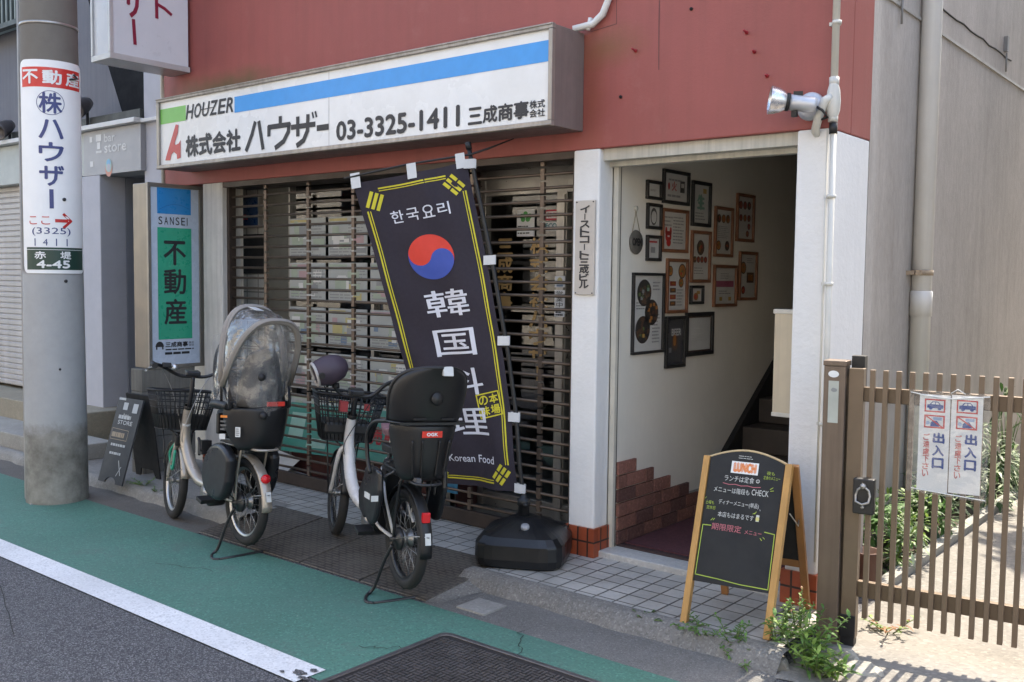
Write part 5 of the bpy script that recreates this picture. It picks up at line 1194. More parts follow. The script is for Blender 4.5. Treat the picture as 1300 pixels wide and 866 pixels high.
b = MB(); b.lathe([(.064, 1.665), (.070, 1.665), (.070, 1.70), (.064, 1.70)], (-1.965, 6.62, 0), (0, 0, 1), 20); b.box(-2.03, -1.98, 6.50, 6.53, 1.67, 1.695); b.box(-1.97, -1.95, 6.50, 6.56, 1.665, 1.70); b.build("clamp", mat("rusty_clamp", (.36, .28, .20), rough=.6, var=.4, vs_=20), dp)
for (y, z_) in ((6.15, 3.35), (8.75, 3.5)):
    b = MB(); b.box(-2.03, -2.0, y, y+.05, z_, z_+.12); b.tube([(-2.01, y+.025, z_-.01), (-2.01, y+.025, z_-.16)], .008, 6)
    tag(b.build("wall_fitting", mat("grey_fitting", (.22, .21, .20))), "small grey fitting high on the side wall just left of the drainpipe" if y < 7 else "small grey fitting at the far upper right of the side wall", "fitting", "fittings on the side wall")
# ------------------------------------------------------------------ gate
GD = Vector((.99068, .1362, 0)).normalized(); G0 = Vector((-1.53, 4.24, 0)); GN = Vector((GD.y, -GD.x, 0))   # normal towards the street
gp = lambda u, z, d=0.: G0+GD*u+GN*d+Vector((0, 0, z))
M_gate = mat("bronze_gate", (.165, .12, .083), rough=.45, metal=.35, var=.08, vs_=4)
M_gated = mat("weathered_gate_post", (.17, .125, .095), rough=.5, metal=.3, var=.15, vs_=3, streak=.3)
gt = thing("sliding_gate", "bronze metal gate of vertical bars across the driveway", "gate", gp(.6, .0))
def gbar(name, u, w_, z0, z1, d0, d1, m=M_gate):
    b = MB(); b.obox(gp(u, (z0+z1)/2, (d0+d1)/2), GD*w_/2, GN*(d1-d0)/2, Vector((0, 0, (z1-z0)/2))); return b.build(name, m, gt, bevel=.002)
gbar("stile", .016, .062, .045, 1.243, -.030, .022)
for i in range(44): gbar("bar", .0845+i*.0533, .021, .148-.0006*i, 1.241, .002, .030)
gbar("rail", 1.20, 2.32, 1.098, 1.162, -.030, .001); gbar("rail", 1.20, 2.32, .231, .302, -.030, .001)
b = MB(); b.obox(gp(.014, .03, -.004), GD*.03, GN*.028, Vector((0, 0, .028))); b.obox(gp(.014, .10, -.004), GD*.033, GN*.03, Vector((0, 0, .05))); b.build("foot_cap", M_black, gt, bevel=.003)
lk = MB(); lk.obox(gp(.072, .695, .052), GD*.044, GN*.022, Vector((0, 0, .078))); lo = lk.build("latch", mat("latch_grey", (.040, .039, .04), rough=.35, metal=.5, var=.25), gt, bevel=.006)
b = MB(); b.tube([gp(.042, .70, .078), gp(.045, .675, .092), gp(.072, .665, .096), gp(.098, .675, .092), gp(.101, .70, .078), gp(.095, .725, .08), gp(.072, .745, .084), gp(.05, .725, .08)], .0055, 8, closed=True); b.lathe([(0, 0), (.013, 0), (.013, .012), (.007, .018), (0, .02)], gp(.072, .742, .075), GN, 14); b.lathe([(0, 0), (.007, 0), (.007, .01), (0, .01)], gp(.072, .65, .075), GN, 10); b.build("pull_ring", M_alu, lo)
pt = thing("gate_post", "bronze gate post with a white oval badge and a pale label near its top", "gate post", (-1.60, 4.225, 0))
q0 = Vector((-1.602, 4.235, 0))
b = MB(); b.obox(q0+Vector((0, 0, .625)), GD*.046, GN*.046, Vector((0, 0, .625))); b.build("post", M_gated, pt, bevel=.004)
b = MB(); b.obox(q0+Vector((0, 0, 1.262)), GD*.050, GN*.050, Vector((0, 0, .012))); b.build("cap", M_gated, pt, bevel=.004)
b = MB(); b.obox(q0+Vector((.075, .065, 1.22)), GD*.028, GN*.03, Vector((0, 0, .075))); b.obox(q0+Vector((.06, .06, .62)), GD*.014, GN*.03, Vector((0, 0, .6))); b.build("stop_block", M_black, pt, bevel=.003)
S = lambda a, c, d=0.: q0+GN*(.0465+d)+GD*a+Vector((0, 0, c))
b = MB(); b.disc(S, -.004, 1.215, .023, .015, .001, 0); b.build("oval_badge", M_whitep, pt)
b = MB(); b.rect(S, -.024, 1.00, .020, 1.185, .001, 0); b.disc(S, .0, 1.145, .013, .009, .0018, 1); b.disc(S, -.003, 1.148, .007, .007, .0022, 1); b.build("label_strip", [mat("faded_label", (.42, .44, .40), rough=.5), flat("label_grey", (.25, .26, .26))], pt)

# plastic sleeve with two entrance notices, tied to the bars
M_vin = m_vinyl("clear_vinyl_sleeve", alpha=.08, rough=.1, milky=(.75, .78, .80), bs=14, bstr=.4)
sv = thing("plastic_sleeve", "clear plastic sheet tied to the gate bars over two entrance notices", "plastic sheet", gp(.39, .73, .045))
b = MB(); n = 26; V = []; Fc = []
for i in range(n+1):
    u = .240+(.548-.240)*i/n; wv = .004*math.sin(i*1.1)+.003*math.sin(i*.45)
    V += [gp(u, .742-.0007*i, .050+wv), gp(u, .95, .046+wv*.6), gp(u, 1.170, .044+wv*.3)]
for i in range(n):
    for j in range(2): Fc.append((i*3+j, (i+1)*3+j, (i+1)*3+j+1, i*3+j+1))
b.add(V, Fc, 0, True); b.build("sheet", M_vin, sv)
b = MB(); b.tube([gp(.245, 1.160, .05), gp(.30, 1.150, .05), gp(.40, 1.142, .05), gp(.545, 1.160, .05)], .0025, 5); b.tube([gp(.40, 1.165, .05), gp(.425, 1.182, .045), gp(.455, 1.165, .05)], .002, 5); b.tube([gp(.26, .755, .055), gp(.40, .745, .056), gp(.545, .735, .055)], .0025, 5); b.build("tie_string", M_paper, sv)
M_navy = flat("notice_blue", (.01, .05, .26)); M_nred = flat("notice_red", (.58, .03, .03)); M_npink = flat("notice_pink", (.60, .13, .12)); M_nlb = flat("notice_pale_blue", (.30, .42, .62))
for k, (u0_, lab) in enumerate(((.279, "left one of two white entrance notices with blue characters on the gate"), (.402, "right one of two white entrance notices with blue characters on the gate"))):
    t = thing("entrance_notice", lab, "notice", gp(u0_+.06, .745, .04), group="entrance notices on the gate")
    S = lambda a, c, d=0.: gp(u0_+a, .745+c+(.004 if k else 0), .036+d)
    b = MB(); b.rect(S, 0, 0, .119, .408, 0); b.build("paper", mat("notice_paper", (.80, .80, .80), rough=.5, var=.02), t, solid=.0015)
    b = MB()
    for z_ in (.335, .268):
        b.rect(S, .020, z_, .100, z_+.055, .0015, 1); b.rect(S, .026, z_+.006, .094, z_+.049, .002, 0)
    car = [(.030, .352), (.030, .366), (.040, .368), (.050, .380), (.072, .380), (.082, .368), (.092, .366), (.092, .352)]
    b.poly(S, car, .0026, 2); b.disc(S, .044, .352, .0075, .0075, .003, 2); b.disc(S, .078, .352, .0075, .0075, .003, 2); b.poly(S, [(.045, .368), (.052, .377), (.06, .377), (.06, .368)], .0032, 0); b.poly(S, [(.063, .368), (.063, .377), (.071, .377), (.077, .368)], .0032, 0)
    b.disc(S, .035, .289, .008, .008, .0026, 3); b.poly(S, [(.045, .275), (.045, .29), (.055, .30), (.07, .30), (.08, .285), (.08, .275)], .0026, 2); b.rect(S, .055, .302, .088, .315, .0026, 3)
    b.line(S, [(.024, .32), (.096, .271)], .005, .0034, 1)
    b.vtext(S, "出入口", .058, .095, .100, .255, gap=.22, d=.002, mi=2, bold=.0022)
    b.vtext(S, "ご遠慮下さい", .020, .06, .044, .245, gap=.12, d=.002, mi=4, bold=.0006)
    b.build("print", [M_whitep, M_nred, M_navy, M_nlb, M_npink], t)

# ------------------------------------------------------------------ stones and plants
def rock(c, r, sq, seed, lab, m):
    g = random.Random(seed); bm = bmesh.new(); bmesh.ops.create_icosphere(bm, subdivisions=3, radius=1)
    dirs = [(Vector((g.gauss(0, 1), g.gauss(0, 1), g.gauss(0, 1))).normalized(), g.uniform(.55, .95)) for _ in range(14)]
    V = []
    for v in bm.verts:
        p = v.co.copy(); k = 1.
        for d, h in dirs:
            q = p.dot(d)
            if q > h: p -= d*(q-h)*.85
        V.append(Vector((p.x*r*sq[0], p.y*r*sq[1], max(p.z*r*sq[2], -.01)))+Vector(c)+Vector((g.uniform(-1, 1), g.uniform(-1, 1), g.uniform(-1, 1)))*r*.015)
    Fc = [tuple(v.index for v in f.verts) for f in bm.faces]; bm.free()
    b = MB(); b.add(V, Fc); return tag(b.build("stone", m), lab, "stone", "stones beside the gate post")
M_rock = m_concrete("weathered_stone", (.34, .325, .29), cr=.6); M_rockd = m_concrete("darker_stone", (.24, .23, .205), cr=.8)
rock((-1.475, 4.10, .0), .085, (1, .7, .55), 3, "pale stone lying right against the foot of the gate post", M_rock)
rock((-1.345, 4.00, .0), .10, (1.1, .8, .42), 5, "flat bright stone on the concrete in front of the gate", M_rock)
rock((-1.70, 3.80, .0), .105, (1.25, .8, .75), 9, "rough grey stone among the weeds at the end of the kerb", M_rockd)

def leaf(b, o, d, up, L, W, mi=0, curl=.25, n=3):
    d = d.normalized(); s_ = d.cross(up)
    s_ = s_.normalized() if s_.length > 1e-4 else Vector((1, 0, 0)); nn = s_.cross(d)
    V = []; 
    prof = [(0, .12), (.3, .9), (.62, .85), (1, .03)]
    for t_, w_ in prof:
        c = o+d*L*t_-nn*0+Vector((0, 0, -1))*L*curl*t_*t_
        V += [c-s_*W*w_/2+nn*W*.12*w_, c+s_*W*w_/2+nn*W*.12*w_]
    b.add(V, [(0, 1, 3, 2), (2, 3, 5, 4), (4, 5, 7, 6)], mi)
L_GREEN = m_cloth_leaf("weed_leaf", (.10, .21, .045)); L_DARK = m_cloth_leaf("dark_leaf", (.035, .085, .022)); L_YEL = m_cloth_leaf("bright_leaf", (.19, .30, .06)); L_PALE = m_cloth_leaf("cream_edged_leaf", (.36, .44, .28), .3); L_FERN = m_cloth_leaf("fern_leaf", (.085, .20, .045)); L_BR = m_cloth_leaf("dry_leaf", (.25, .11, .035))
M_stem = mat("green_stem", (.12, .18, .06))
def weed(c, h, stems, lab, seed, spread=.10, lw=.016, ll=.07, mats=(None,), dens=16, grp="weeds at the end of the kerb"):
    g = random.Random(seed); t = thing("weed", lab, "weed", c, group=grp)
    bl_, bs_ = MB(), MB(); c = Vector(c)
    for s_ in range(stems):
        a = g.random()*6.28; r_ = spread*math.sqrt(g.random()); base = c+Vector((math.cos(a), math.sin(a), 0))*r_*.35
        hh = h*g.uniform(.55, 1); tip = base+Vector((math.cos(a)*r_*1.1, math.sin(a)*r_*1.1, hh)); mid = base.lerp(tip, .5)+Vector((0, 0, hh*.12))
        bs_.tube([base, mid, tip], [.0035, .0025, .0015], 5)
        for i in range(dens):
            k = .12+.88*i/dens; p = base.lerp(mid, k*2) if k < .5 else mid.lerp(tip, k*2-1)
            az = i*2.4+g.random(); el = g.uniform(.1, .7)+(.5 if k > .9 else 0); d = Vector((math.cos(az)*math.cos(el), math.sin(az)*math.cos(el), math.sin(el)))
            leaf(bl_, p, d, Vector((0, 0, 1)), ll*g.uniform(.5, 1.1)*(1.1-.4*k), lw*g.uniform(.7, 1.2), g.randrange(len(mats)), g.uniform(.1, .5))
    bl_.build("leaves", list(mats), t); bs_.build("stems", M_stem, t)
weed((-1.585, 3.90, .01), .22, 9, "tallest bushy green weed right at the foot of the gate post", 1, .16, .018, .085, (L_GREEN, L_YEL), 20)
weed((-1.50, 3.83, .005), .14, 8, "low bright green weed nearest the camera beside the gate post", 2, .13, .018, .085, (L_GREEN, L_YEL), 18)
weed((-1.72, 3.96, .05), .22, 8, "upright weed growing behind the chalkboard's right leg", 3, .11, .014, .06, (L_GREEN, L_YEL), 16)
weed((-1.86, 3.82, .05), .10, 6, "small weed between the chalkboard's two legs, nearer the right one", 4, .10, .012, .045, (L_GREEN,), 12)
weed((-1.98, 3.83, .05), .07, 6, "small weed in the kerb joint midway between the chalkboard's legs", 5, .10, .012, .04, (L_GREEN,), 10)
weed((-2.10, 3.83, .06), .035, 6, "flat tuft of weed by the chalkboard's left foot", 6, .09, .012, .035, (L_GREEN,), 8)
weed((-2.30, 3.80, .06), .02, 5, "tiny weed in the kerb joint left of the chalkboard", 7, .08, .010, .03, (L_DARK, L_GREEN), 7)
weed((-1.79, 3.73, .0), .07, 5, "small weed beside the rough grey stone", 12, .09, .012, .045, (L_GREEN,), 9)
weed((-1.66, 4.05, .05), .24, 5, "dry brownish stalks against the gate post's left side", 8, .08, .010, .04, (L_BR, L_YEL), 12)
weed((-1.43, 4.52, .012), .07, 6, "dry leaves and sprouts just inside the gate's left foot", 9, .12, .016, .06, (L_YEL, L_BR), 8, "plants inside the gate")
weed((-6.55, 3.78, .075), .05, 6, "small tuft of grass at the foot of the block pier", 10, .12, .010, .05, (L_YEL, L_GREEN), 9, "tufts by the block pier")
weed((-6.30, 3.72, .07), .03, 4, "second smaller tuft of grass right of the block pier", 11, .08, .009, .03, (L_GREEN,), 7, "tufts by the block pier")
def shrub(c, rad, n, lab, seed, mats, ll, lw, name="shrub", droop=.3, grp="plants along the side wall"):
    g = random.Random(seed); t = thing(name, lab, "shrub", c, group=grp); c = Vector(c); b = MB(); st = MB()
    for i in range(n//14):
        a = g.random()*6.28; p = c+Vector((math.cos(a)*rad[0]*.6*g.random(), math.sin(a)*rad[1]*.7*g.random(), rad[2]*g.uniform(.7, 1.6))); st.tube([c+Vector((0, 0, 0)), c.lerp(p, .5)+Vector((0, 0, .04)), p], [.006, .004, .002], 5)
    cl = [(c+Vector((g.uniform(-1, 1)*rad[0], g.uniform(-1, 1)*rad[1], rad[2]*(1+.9*g.uniform(-1, 1)))), g.uniform(.35, .8)) for _ in range(11)]
    for i in range(n):
        q, k = g.choice(cl); d = Vector((g.gauss(0, 1), g.gauss(0, 1), g.gauss(.2, .8))).normalized()
        p = q+d*min(rad)*k*g.random()**.5
        if p.x < -2.02: p.x = -2.02+.02*g.random()
        if p.z < .03: p.z = .03+.05*g.random()
        leaf(b, p, d, Vector((0, 0, 1)), ll*g.uniform(.6, 1.2), lw*g.uniform(.7, 1.2), g.randrange(len(mats)), droop*g.uniform(.3, 1.4))
    b.build("leaves", list(mats), t); st.build("stems", M_stem, t)
def fern(c, n, L, lab, seed, m=None):
    g = random.Random(seed); t = thing("fern", lab, "fern", c, group="plants along the side wall"); b = MB(); c = Vector(c); m = m or L_FERN
    for i in range(n):
        az = i*2.399+g.random()*.5; el = g.uniform(.7, 1.35); d = Vector((math.cos(az)*math.cos(el), math.sin(az)*math.cos(el), math.sin(el))); l = L*g.uniform(.7, 1)
        s_ = d.cross(Vector((0, 0, 1))).normalized(); prev = c
        for k in range(1, 22):
            t_ = k/22; p = c+d*l*t_+Vector((0, 0, -1))*l*.5*t_*t_; q = (p-prev).normalized()
            w_ = l*.16*math.sin(math.pi*min(1, t_*.9+.1))
            for sg in (-1, 1): leaf(b, p, (s_*sg+q*.35), Vector((0, 0, 1)), w_, .014, 0, .15)
            prev = p
    b.build("fronds", [m], t)
shrub((-1.86, 5.25, .05), (.14, .20, .17), 420, "dark shrub close behind the gate's left end", 21, (L_DARK, L_FERN), .06, .024)
shrub((-1.80, 5.75, .05), (.13, .26, .16), 620, "sunlit yellow-green bush beside the drainpipe", 22, (L_YEL, L_GREEN, L_PALE), .055, .022)
fern((-1.84, 5.45, .25), 14, .42, "feathery fern rising behind the gate bars left of the notices", 23)
shrub((-1.82, 6.5, .05), (.15, .25, .20), 420, "dark green shrub below the notices", 24, (L_DARK, L_FERN), .10, .022)
shrub((-1.80, 7.35, .05), (.15, .32, .26), 520, "pale cream-edged plant right of the notices", 25, (L_PALE, L_DARK, L_PALE), .15, .022, droop=.5)
shrub((-1.82, 8.5, .05), (.16, .4, .33), 520, "tall pale-leaved plant farthest along the wall at the right edge", 26, (L_PALE, L_DARK), .16, .026, droop=.5)
b = MB(); b.box(-1.99, -1.76, 5.02, 5.06, .02, .30); b.lathe([(.07, 0), (.085, .16), (.09, .17), (.075, .17), (.07, .12), (0, .12)], (-1.74, 5.06, .05), (0, 0, 1), 18)
tag(b.build("flower_pot", mat("terracotta_pot", (.10, .045, .03), rough=.7, var=.15)), "terracotta flower pot in the shade behind the gate's left end", "flower pot")
# a small tree further down the driveway (out of the picture) that shades the concrete
t = thing("garden_tree", "leafy garden tree further down the driveway beyond the right edge", "tree", (-.35, 9.9, .012))
b = MB(); b.tube([(-.35, 9.9, 0), (-.33, 9.9, 1.6), (-.4, 9.85, 3.2), (-.45, 9.8, 4.6)], [.10, .085, .06, .03], 10); b.build("trunk", mat("bark", (.10, .075, .055), rough=.9, bump=.6), t)
b = MB(); g = random.Random(31)
for i in range(2600):
    d = Vector((g.gauss(0, 1), g.gauss(0, 1), g.gauss(0, 1))).normalized(); p = Vector((-.40, 9.85, 4.6))+Vector((d.x*1.15, d.y*1.0, d.z*1.1))*g.random()**.4
    leaf(b, p, Vector((g.gauss(0, 1), g.gauss(0, 1), g.gauss(0, .6))), Vector((0, 0, 1)), .22, .11, 0, .2)
b.build("crown", [L_DARK], t)
# ------------------------------------------------------------------ electric child-seat bicycles
M_tyre = mat("tyre_rubber", (.022, .021, .021), rough=.8, var=.2, bump=.3, bs=120)
M_rim = mat("rim_alloy", (.50, .50, .50), rough=.35, metal=.85)
M_rimb = mat("black_rim", (.03, .03, .032), rough=.35, metal=.4)
M_spoke = mat("spoke_steel", (.45, .45, .45), rough=.35, metal=.9)
M_steel = mat("scuffed_steel", (.34, .33, .32), rough=.4, metal=.85, var=.2)
M_hubd = mat("dark_hub_metal", (.07, .07, .072), rough=.4, metal=.7, var=.3)
M_seatp = mat("child_seat_plastic", (.0085, .0085, .0095), rough=.45, var=.15, vs_=5, bump=.08, bs=220)
M_guard = mat("foot_guard_plastic", (.012, .0125, .015), rough=.34, var=.12)
M_batt = mat("battery_case", (.02, .02, .022), rough=.35)
M_refl = flat("red_reflector", (.62, .012, .02), .2)
M_orange = flat("orange_sticker", (.75, .22, .03), .4)
M_label = flat("pale_label", (.60, .61, .60), .5)
M_vinyl = m_vinyl("rain_cover_vinyl", alpha=.12, rough=.10, milky=(.66, .66, .65), bs=8, bstr=.7)
M_hood = mat("taupe_hood_fabric", (.27, .245, .22), rough=.85, var=.08, bump=.3, bs=200)
M_plum = mat("plum_cover", (.055, .038, .055), rough=.6, var=.1)
M_plumr = mat("muff_lining", (.45, .43, .42), rough=.9)
M_plums = mat("plum_saddle", (.19, .10, .115), rough=.5, var=.08)
M_champ = mat("champagne_frame", (.37, .325, .275), rough=.33, metal=.35, coat=.6, var=.04)
M_wht = mat("white_frame", (.66, .64, .63), rough=.25, coat=.6, var=.03)
M_green_ring = flat("green_lock", (.02, .30, .19), .4)
RW = .25
def steer_m(deg, ax=Vector((.93, 0, .62)), d=Vector((-.33, 0, .94))):
    return Matrix.Translation(ax) @ Matrix.Rotation(R(deg), 4, d.normalized()) @ Matrix.Translation(-ax)
def wheel(root, cx, M=None, rim=None, front=False):
    c = Vector((cx, 0, RW)); Mx = M or Matrix.Identity(4)
    b = MB()
    for s_ in (1, -1): b.lathe([(.001, .030*s_), (.022 if front else .045, .028*s_), (.024 if front else .048, .018*s_), (.016 if front else .03, .006*s_), (.016 if front else .03, 0)], c, (0, 1, 0), 16)
    b.lathe([(0, -.06), (.007, -.06), (.007, .06), (0, .06)], c, (0, 1, 0), 10)
    hub = b.xform(Mx).build("wheel", M_steel, root, local=True)
    N = 56; b = MB(); V = []; Fc = []; k = 14
    for i in range(N):
        a = 2*math.pi*i/N; 
        for j in range(k):
            t_ = 2*math.pi*j/k; r_ = RW-.0275+.0275*math.cos(t_)+(.0025 if (i % 2 and abs(t_) < 1.2 or i % 2 and t_ > 5.1) else 0)
            V.append(c+Vector((r_*math.cos(a), .0275*math.sin(t_), r_*math.sin(a))))
    for i in range(N):
        for j in range(k): Fc.append((i*k+j, i*k+(j+1) % k, ((i+1) % N)*k+(j+1) % k, ((i+1) % N)*k+j))
    b.add(V, Fc, 0, True); b.xform(Mx).build("tyre", M_tyre, hub, local=True)
    b = MB(); pr = [(.203, -.015), (.196, -.016), (.186, -.010), (.184, 0), (.186, .010), (.196, .016), (.203, .015)]
    b.lathe(pr, c, (0, 1, 0), 48); b.xform(Mx).build("rim", rim or M_rim, hub, local=True)
    b = MB()
    for i in range(28):
        a = 2*math.pi*i/28; s_ = 1 if i % 2 else -1; a2 = a+(.35 if (i//2) % 2 else -.35)
        hr = .02 if front else .042
        b.tube([c+Vector((hr*math.cos(a2), .022*s_, hr*math.sin(a2))), c+Vector((.187*math.cos(a), .004*s_, .187*math.sin(a)))], .0011, 4)
    b.xform(Mx).build("spokes", M_spoke, hub, local=True)
def fender(root, cx, r_, a0, a1, w_, m, M=None, nm="mudguard"):
    b = MB(); V = []; Fc = []; n = 22; ks = (-1, -.75, 0, .75, 1)
    for i in range(n+1):
        a = R(a0+(a1-a0)*i/n)
        for s_ in ks:
            q = r_-(.014 if abs(s_) == 1 else .004 if abs(s_) > .5 else 0); V.append(Vector((cx+q*math.cos(a), w_*s_, RW+q*math.sin(a))))
    for i in range(n):
        for j in range(4): Fc.append((i*5+j, i*5+j+1, (i+1)*5+j+1, (i+1)*5+j))
    b.add(V, Fc, 0, True)
    if M: b.xform(M)
    return b.build(nm, m, root, local=True, solid=.003)
def basket(root, x0, x1, z0, z1, wt, wb, M, rear_lower=.05):
    """wire basket; tapered towards the bottom; solid lower band as on plastic baskets"""
    b = MB()
    def ring(t, e=0.):
        xa = x0+(.035)*(1-t); xb = x1-.05*(1-t); w_ = wb+(wt-wb)*t; z = z0+(z1-z0)*t; P = []
        for cx, cy, a in ((xb-.05, w_-.05, 0), (xa+.05, w_-.05, 90), (xa+.05, -w_+.05, 180), (xb-.05, -w_+.05, 270)):
            for i in range(5): q = R(a+22.5*i); P.append(Vector((cx+(.05+e)*math.cos(q), cy+(.05+e)*math.sin(q), z)))
        return P
    for t_, r_ in ((1., .008), (.86, .004), (.72, .004), (.55, .0035), (0, .005)): b.tube(ring(t_), r_, 6, closed=True)
    top, bot = ring(1), ring(0)
    dense = []
    for k in range(len(top)):
        a, c = top[k], top[(k+1) % len(top)]; d, e = bot[k], bot[(k+1) % len(bot)]; L = (c-a).length; m = max(1, int(round(L/.034)))
        for i in range(m): dense.append((a.lerp(c, i/m), d.lerp(e, i/m)))
    for p, q in dense: b.tube([p, q], .0036, 5)
    lo = ring(.36, .001); l0 = ring(0., .001); n = len(lo)
    b.add(lo+l0, [(i, (i+1) % n, n+(i+1) % n, n+i) for i in range(n)]+[tuple(range(n, 2*n))])
    return b.xform(M).build("basket", M_black, root, local=True)
def smooth(P, n=6):
    """Catmull-Rom through the points"""
    P = [Vector(p) for p in P]; Q = [P[0]*2-P[1]]+P+[P[-1]*2-P[-2]]; o = []
    for i in range(1, len(Q)-2):
        for j in range(n):
            t = j/n; a, b_, c, d = Q[i-1], Q[i], Q[i+1], Q[i+2]
            o.append(.5*((2*b_)+(c-a)*t+(2*a-5*b_+4*c-d)*t*t+(3*b_-a-3*c+d)*t**3))
    o.append(P[-1]); return o
def shell(rows, mi=0):
    """rows of points -> grid"""
    b = MB(); n = len(rows[0]); b.add([p for r_ in rows for p in r_], [(j*n+i, j*n+i+1, (j+1)*n+i+1, (j+1)*n+i) for j in range(len(rows)-1) for i in range(n-1)], mi, True); return b

def bicycle(label, rear, front, zr, zf, frame_m, kind, steer, lean=3.):
    WB = (front-rear).length; d = front-rear; yaw = math.atan2(d.y, d.x); pitch = -math.atan2(zf-zr, WB)
    root = thing("bicycle", label, "bicycle", (rear.x, rear.y, zr), rot=(R(lean), pitch, yaw), group="parked child-seat bicycles")
    WB = math.hypot(WB, zf-zr); MS = steer_m(steer, Vector((WB-.20, 0, .62)))
    wheel(root, 0, None, M_rim if kind == 1 else M_rimb); wheel(root, WB, MS, M_rim if kind == 1 else M_rimb, True)
    hx = WB-.205                               # top of the head tube
    # frame
    b = MB()
    if kind == 1: main = smooth([(hx+.005, 0, .70), (hx+.03, 0, .60), (hx+.02, 0, .50), (hx-.06, 0, .39), (hx-.20, 0, .30), (.47, 0, .275), (.42, 0, .27)])
    else: main = smooth([(hx, 0, .72), (hx+.025, 0, .60), (hx-.01, 0, .45), (hx-.10, 0, .335), (hx-.24, 0, .285), (.46, 0, .275), (.42, 0, .27)])
    n = len(main); b.tube(main, [.026+.010*math.sin(math.pi*i/(n-1)) for i in range(n)], 12)
    b.tube([(.42, 0, .27), (.36, 0, .44), (.30, 0, .60)], .0195, 12)
    b.lathe([(.026, 0), (.028, .02), (.028, .14), (.026, .16)], (hx+.045, 0, .585), (-.33, 0, .94), 14)
    for s_ in (1, -1):
        b.tube(smooth([(.40, .03*s_, .265), (.25, .05*s_, .25), (.0, .062*s_, RW)]), .0095, 8); b.tube([(.315, .03*s_, .555), (.17, .055*s_, .41), (.0, .064*s_, RW)], .0075, 8)
    fr = b.build("frame", frame_m, root, local=True)
    b = MB(); b.lathe([(.028, 0), (.03, .004), (.03, .02), (.028, .024)], (hx-.008, 0, .735), (-.33, 0, .94), 14); b.build("headset", M_black, root, local=True)
    st_ = MB(); st_.tube([Vector((hx+.02, 0, .64)), Vector((hx+.03, 0, .61))], .0285, 14); st_.build("frame_band", M_orange if kind == 2 else M_label, root, local=True)
    # drive unit, chain case, crank
    b = MB(); b.lathe([(0, -.055), (.06, -.055), (.078, -.04), (.078, .04), (.06, .055), (0, .055)], (.43, 0, .245), (0, 1, 0), 20); b.obox((.40, 0, .30), (.06, 0, .02), (0, .045, 0), (-.02, 0, .07)); b.build("motor", M_batt, root, local=True)
    b = MB(); b.obox((.285, 0, .48), Vector((.045, 0, 0)), Vector((0, .042, 0)), Vector((-.055, 0, .13))); b.build("battery", M_batt, root, bevel=.012, local=True)
    b = MB(); b.poly(plane((0, -.075, RW), (1, 0, 0), (0, 0, 1)), [(-.055, -.05), (.44, -.07), (.50, -.03), (.50, .05), (.44, .085), (-.02, .06), (-.06, .03)], 0, thick=.022); b.build("chain_case", M_black, root, bevel=.006, local=True)
    b = MB(); b.bar((.43, .075, .245), (.28, .085, .235), .012, .022); b.bar((.43, -.10, .245), (.58, -.105, .255), .012, .022); b.lathe([(0, 0), (.05, 0), (.052, .006), (0, .006)], (.43, .068, .245), (0, 1, 0), 18); cr = b.build("crank", M_steel, root, local=True)
    b = MB(); b.obox((.28, .125, .235), (.036, 0, .01), (0, .045, 0), (-.003, 0, .011)); b.build("pedal", M_black, cr, local=True, bevel=.003); b = MB(); b.obox((.58, -.145, .255), (.036, 0, .01), (0, .045, 0), (-.003, 0, .011)); b.build("pedal", M_black, cr, local=True, bevel=.003)
    # front fork, mudguards
    b = MB()
    for s_ in (1, -1):
        b.tube(smooth([(hx+.06, 0, .565), (hx+.072, .035*s_, .53), (hx+.09, .047*s_, .46), (hx+.15, .05*s_, .34), (WB, .052*s_, RW)]), [.016]*7+[.014]*8+[.012]*9+[.010], 8)
    fk = b.xform(MS).build("fork", frame_m, root, local=True)
    fender(root, WB, .272, 20 if kind == 1 else 30, 172, .030, frame_m if kind == 1 else M_black, MS)
    b = MB(); b.tube([(WB-.255, .027, .35), (WB-.14, .06, .29), (WB, .062, RW)], .0025, 5); b.tube([(WB-.255, -.027, .35), (WB-.14, -.06, .29), (WB, -.062, RW)], .0025, 5); b.xform(MS).build("guard_stay", M_steel, root, local=True)
    rf = fender(root, 0, .275, 30, 186 if kind == 1 else 188, .031, frame_m if kind == 1 else M_black)
    b = MB(); a = R(147); p = Vector((.285*math.cos(a), 0, RW+.285*math.sin(a))); nd = Vector((math.cos(a), 0, math.sin(a))).lerp(Vector((-1, 0, 0)), .5)
    if kind == 1: b.lathe([(0, .014), (.024, .012), (.026, .004), (.026, -.012), (0, -.012)], p, nd, 20)
    else: b.obox(p, Vector((.010, 0, 0)), Vector((0, .020, 0)), Vector((0, 0, .024)))
    b.build("rear_reflector", M_refl, root, local=True, bevel=.003 if kind == 2 else 0)
    b = MB(); a = R(168); p = Vector((.281*math.cos(a), 0, RW+.281*math.sin(a))); tg = Vector((-math.sin(a), 0, math.cos(a))); nr = Vector((math.cos(a), 0, math.sin(a)))
    b.add([p+nr*.004+tg*.028+Vector((0, .015, 0)), p+nr*.004+tg*.028-Vector((0, .015, 0)), p+nr*.004-tg*.028-Vector((0, .015, 0)), p+nr*.004-tg*.028+Vector((0, .015, 0))], [(0, 1, 2, 3)]); b.build("registration_sticker", M_label, rf, local=True)
    b = MB(); a = R(180); p = Vector((-.285, 0, RW+.0)); b.tube([(0, .066, RW), (-.20, .05, RW+.06), (-.287, .0, RW+.07), (-.20, -.05, RW+.06), (0, -.066, RW)], .003, 6); b.build("guard_stay", M_steel, root, local=True)
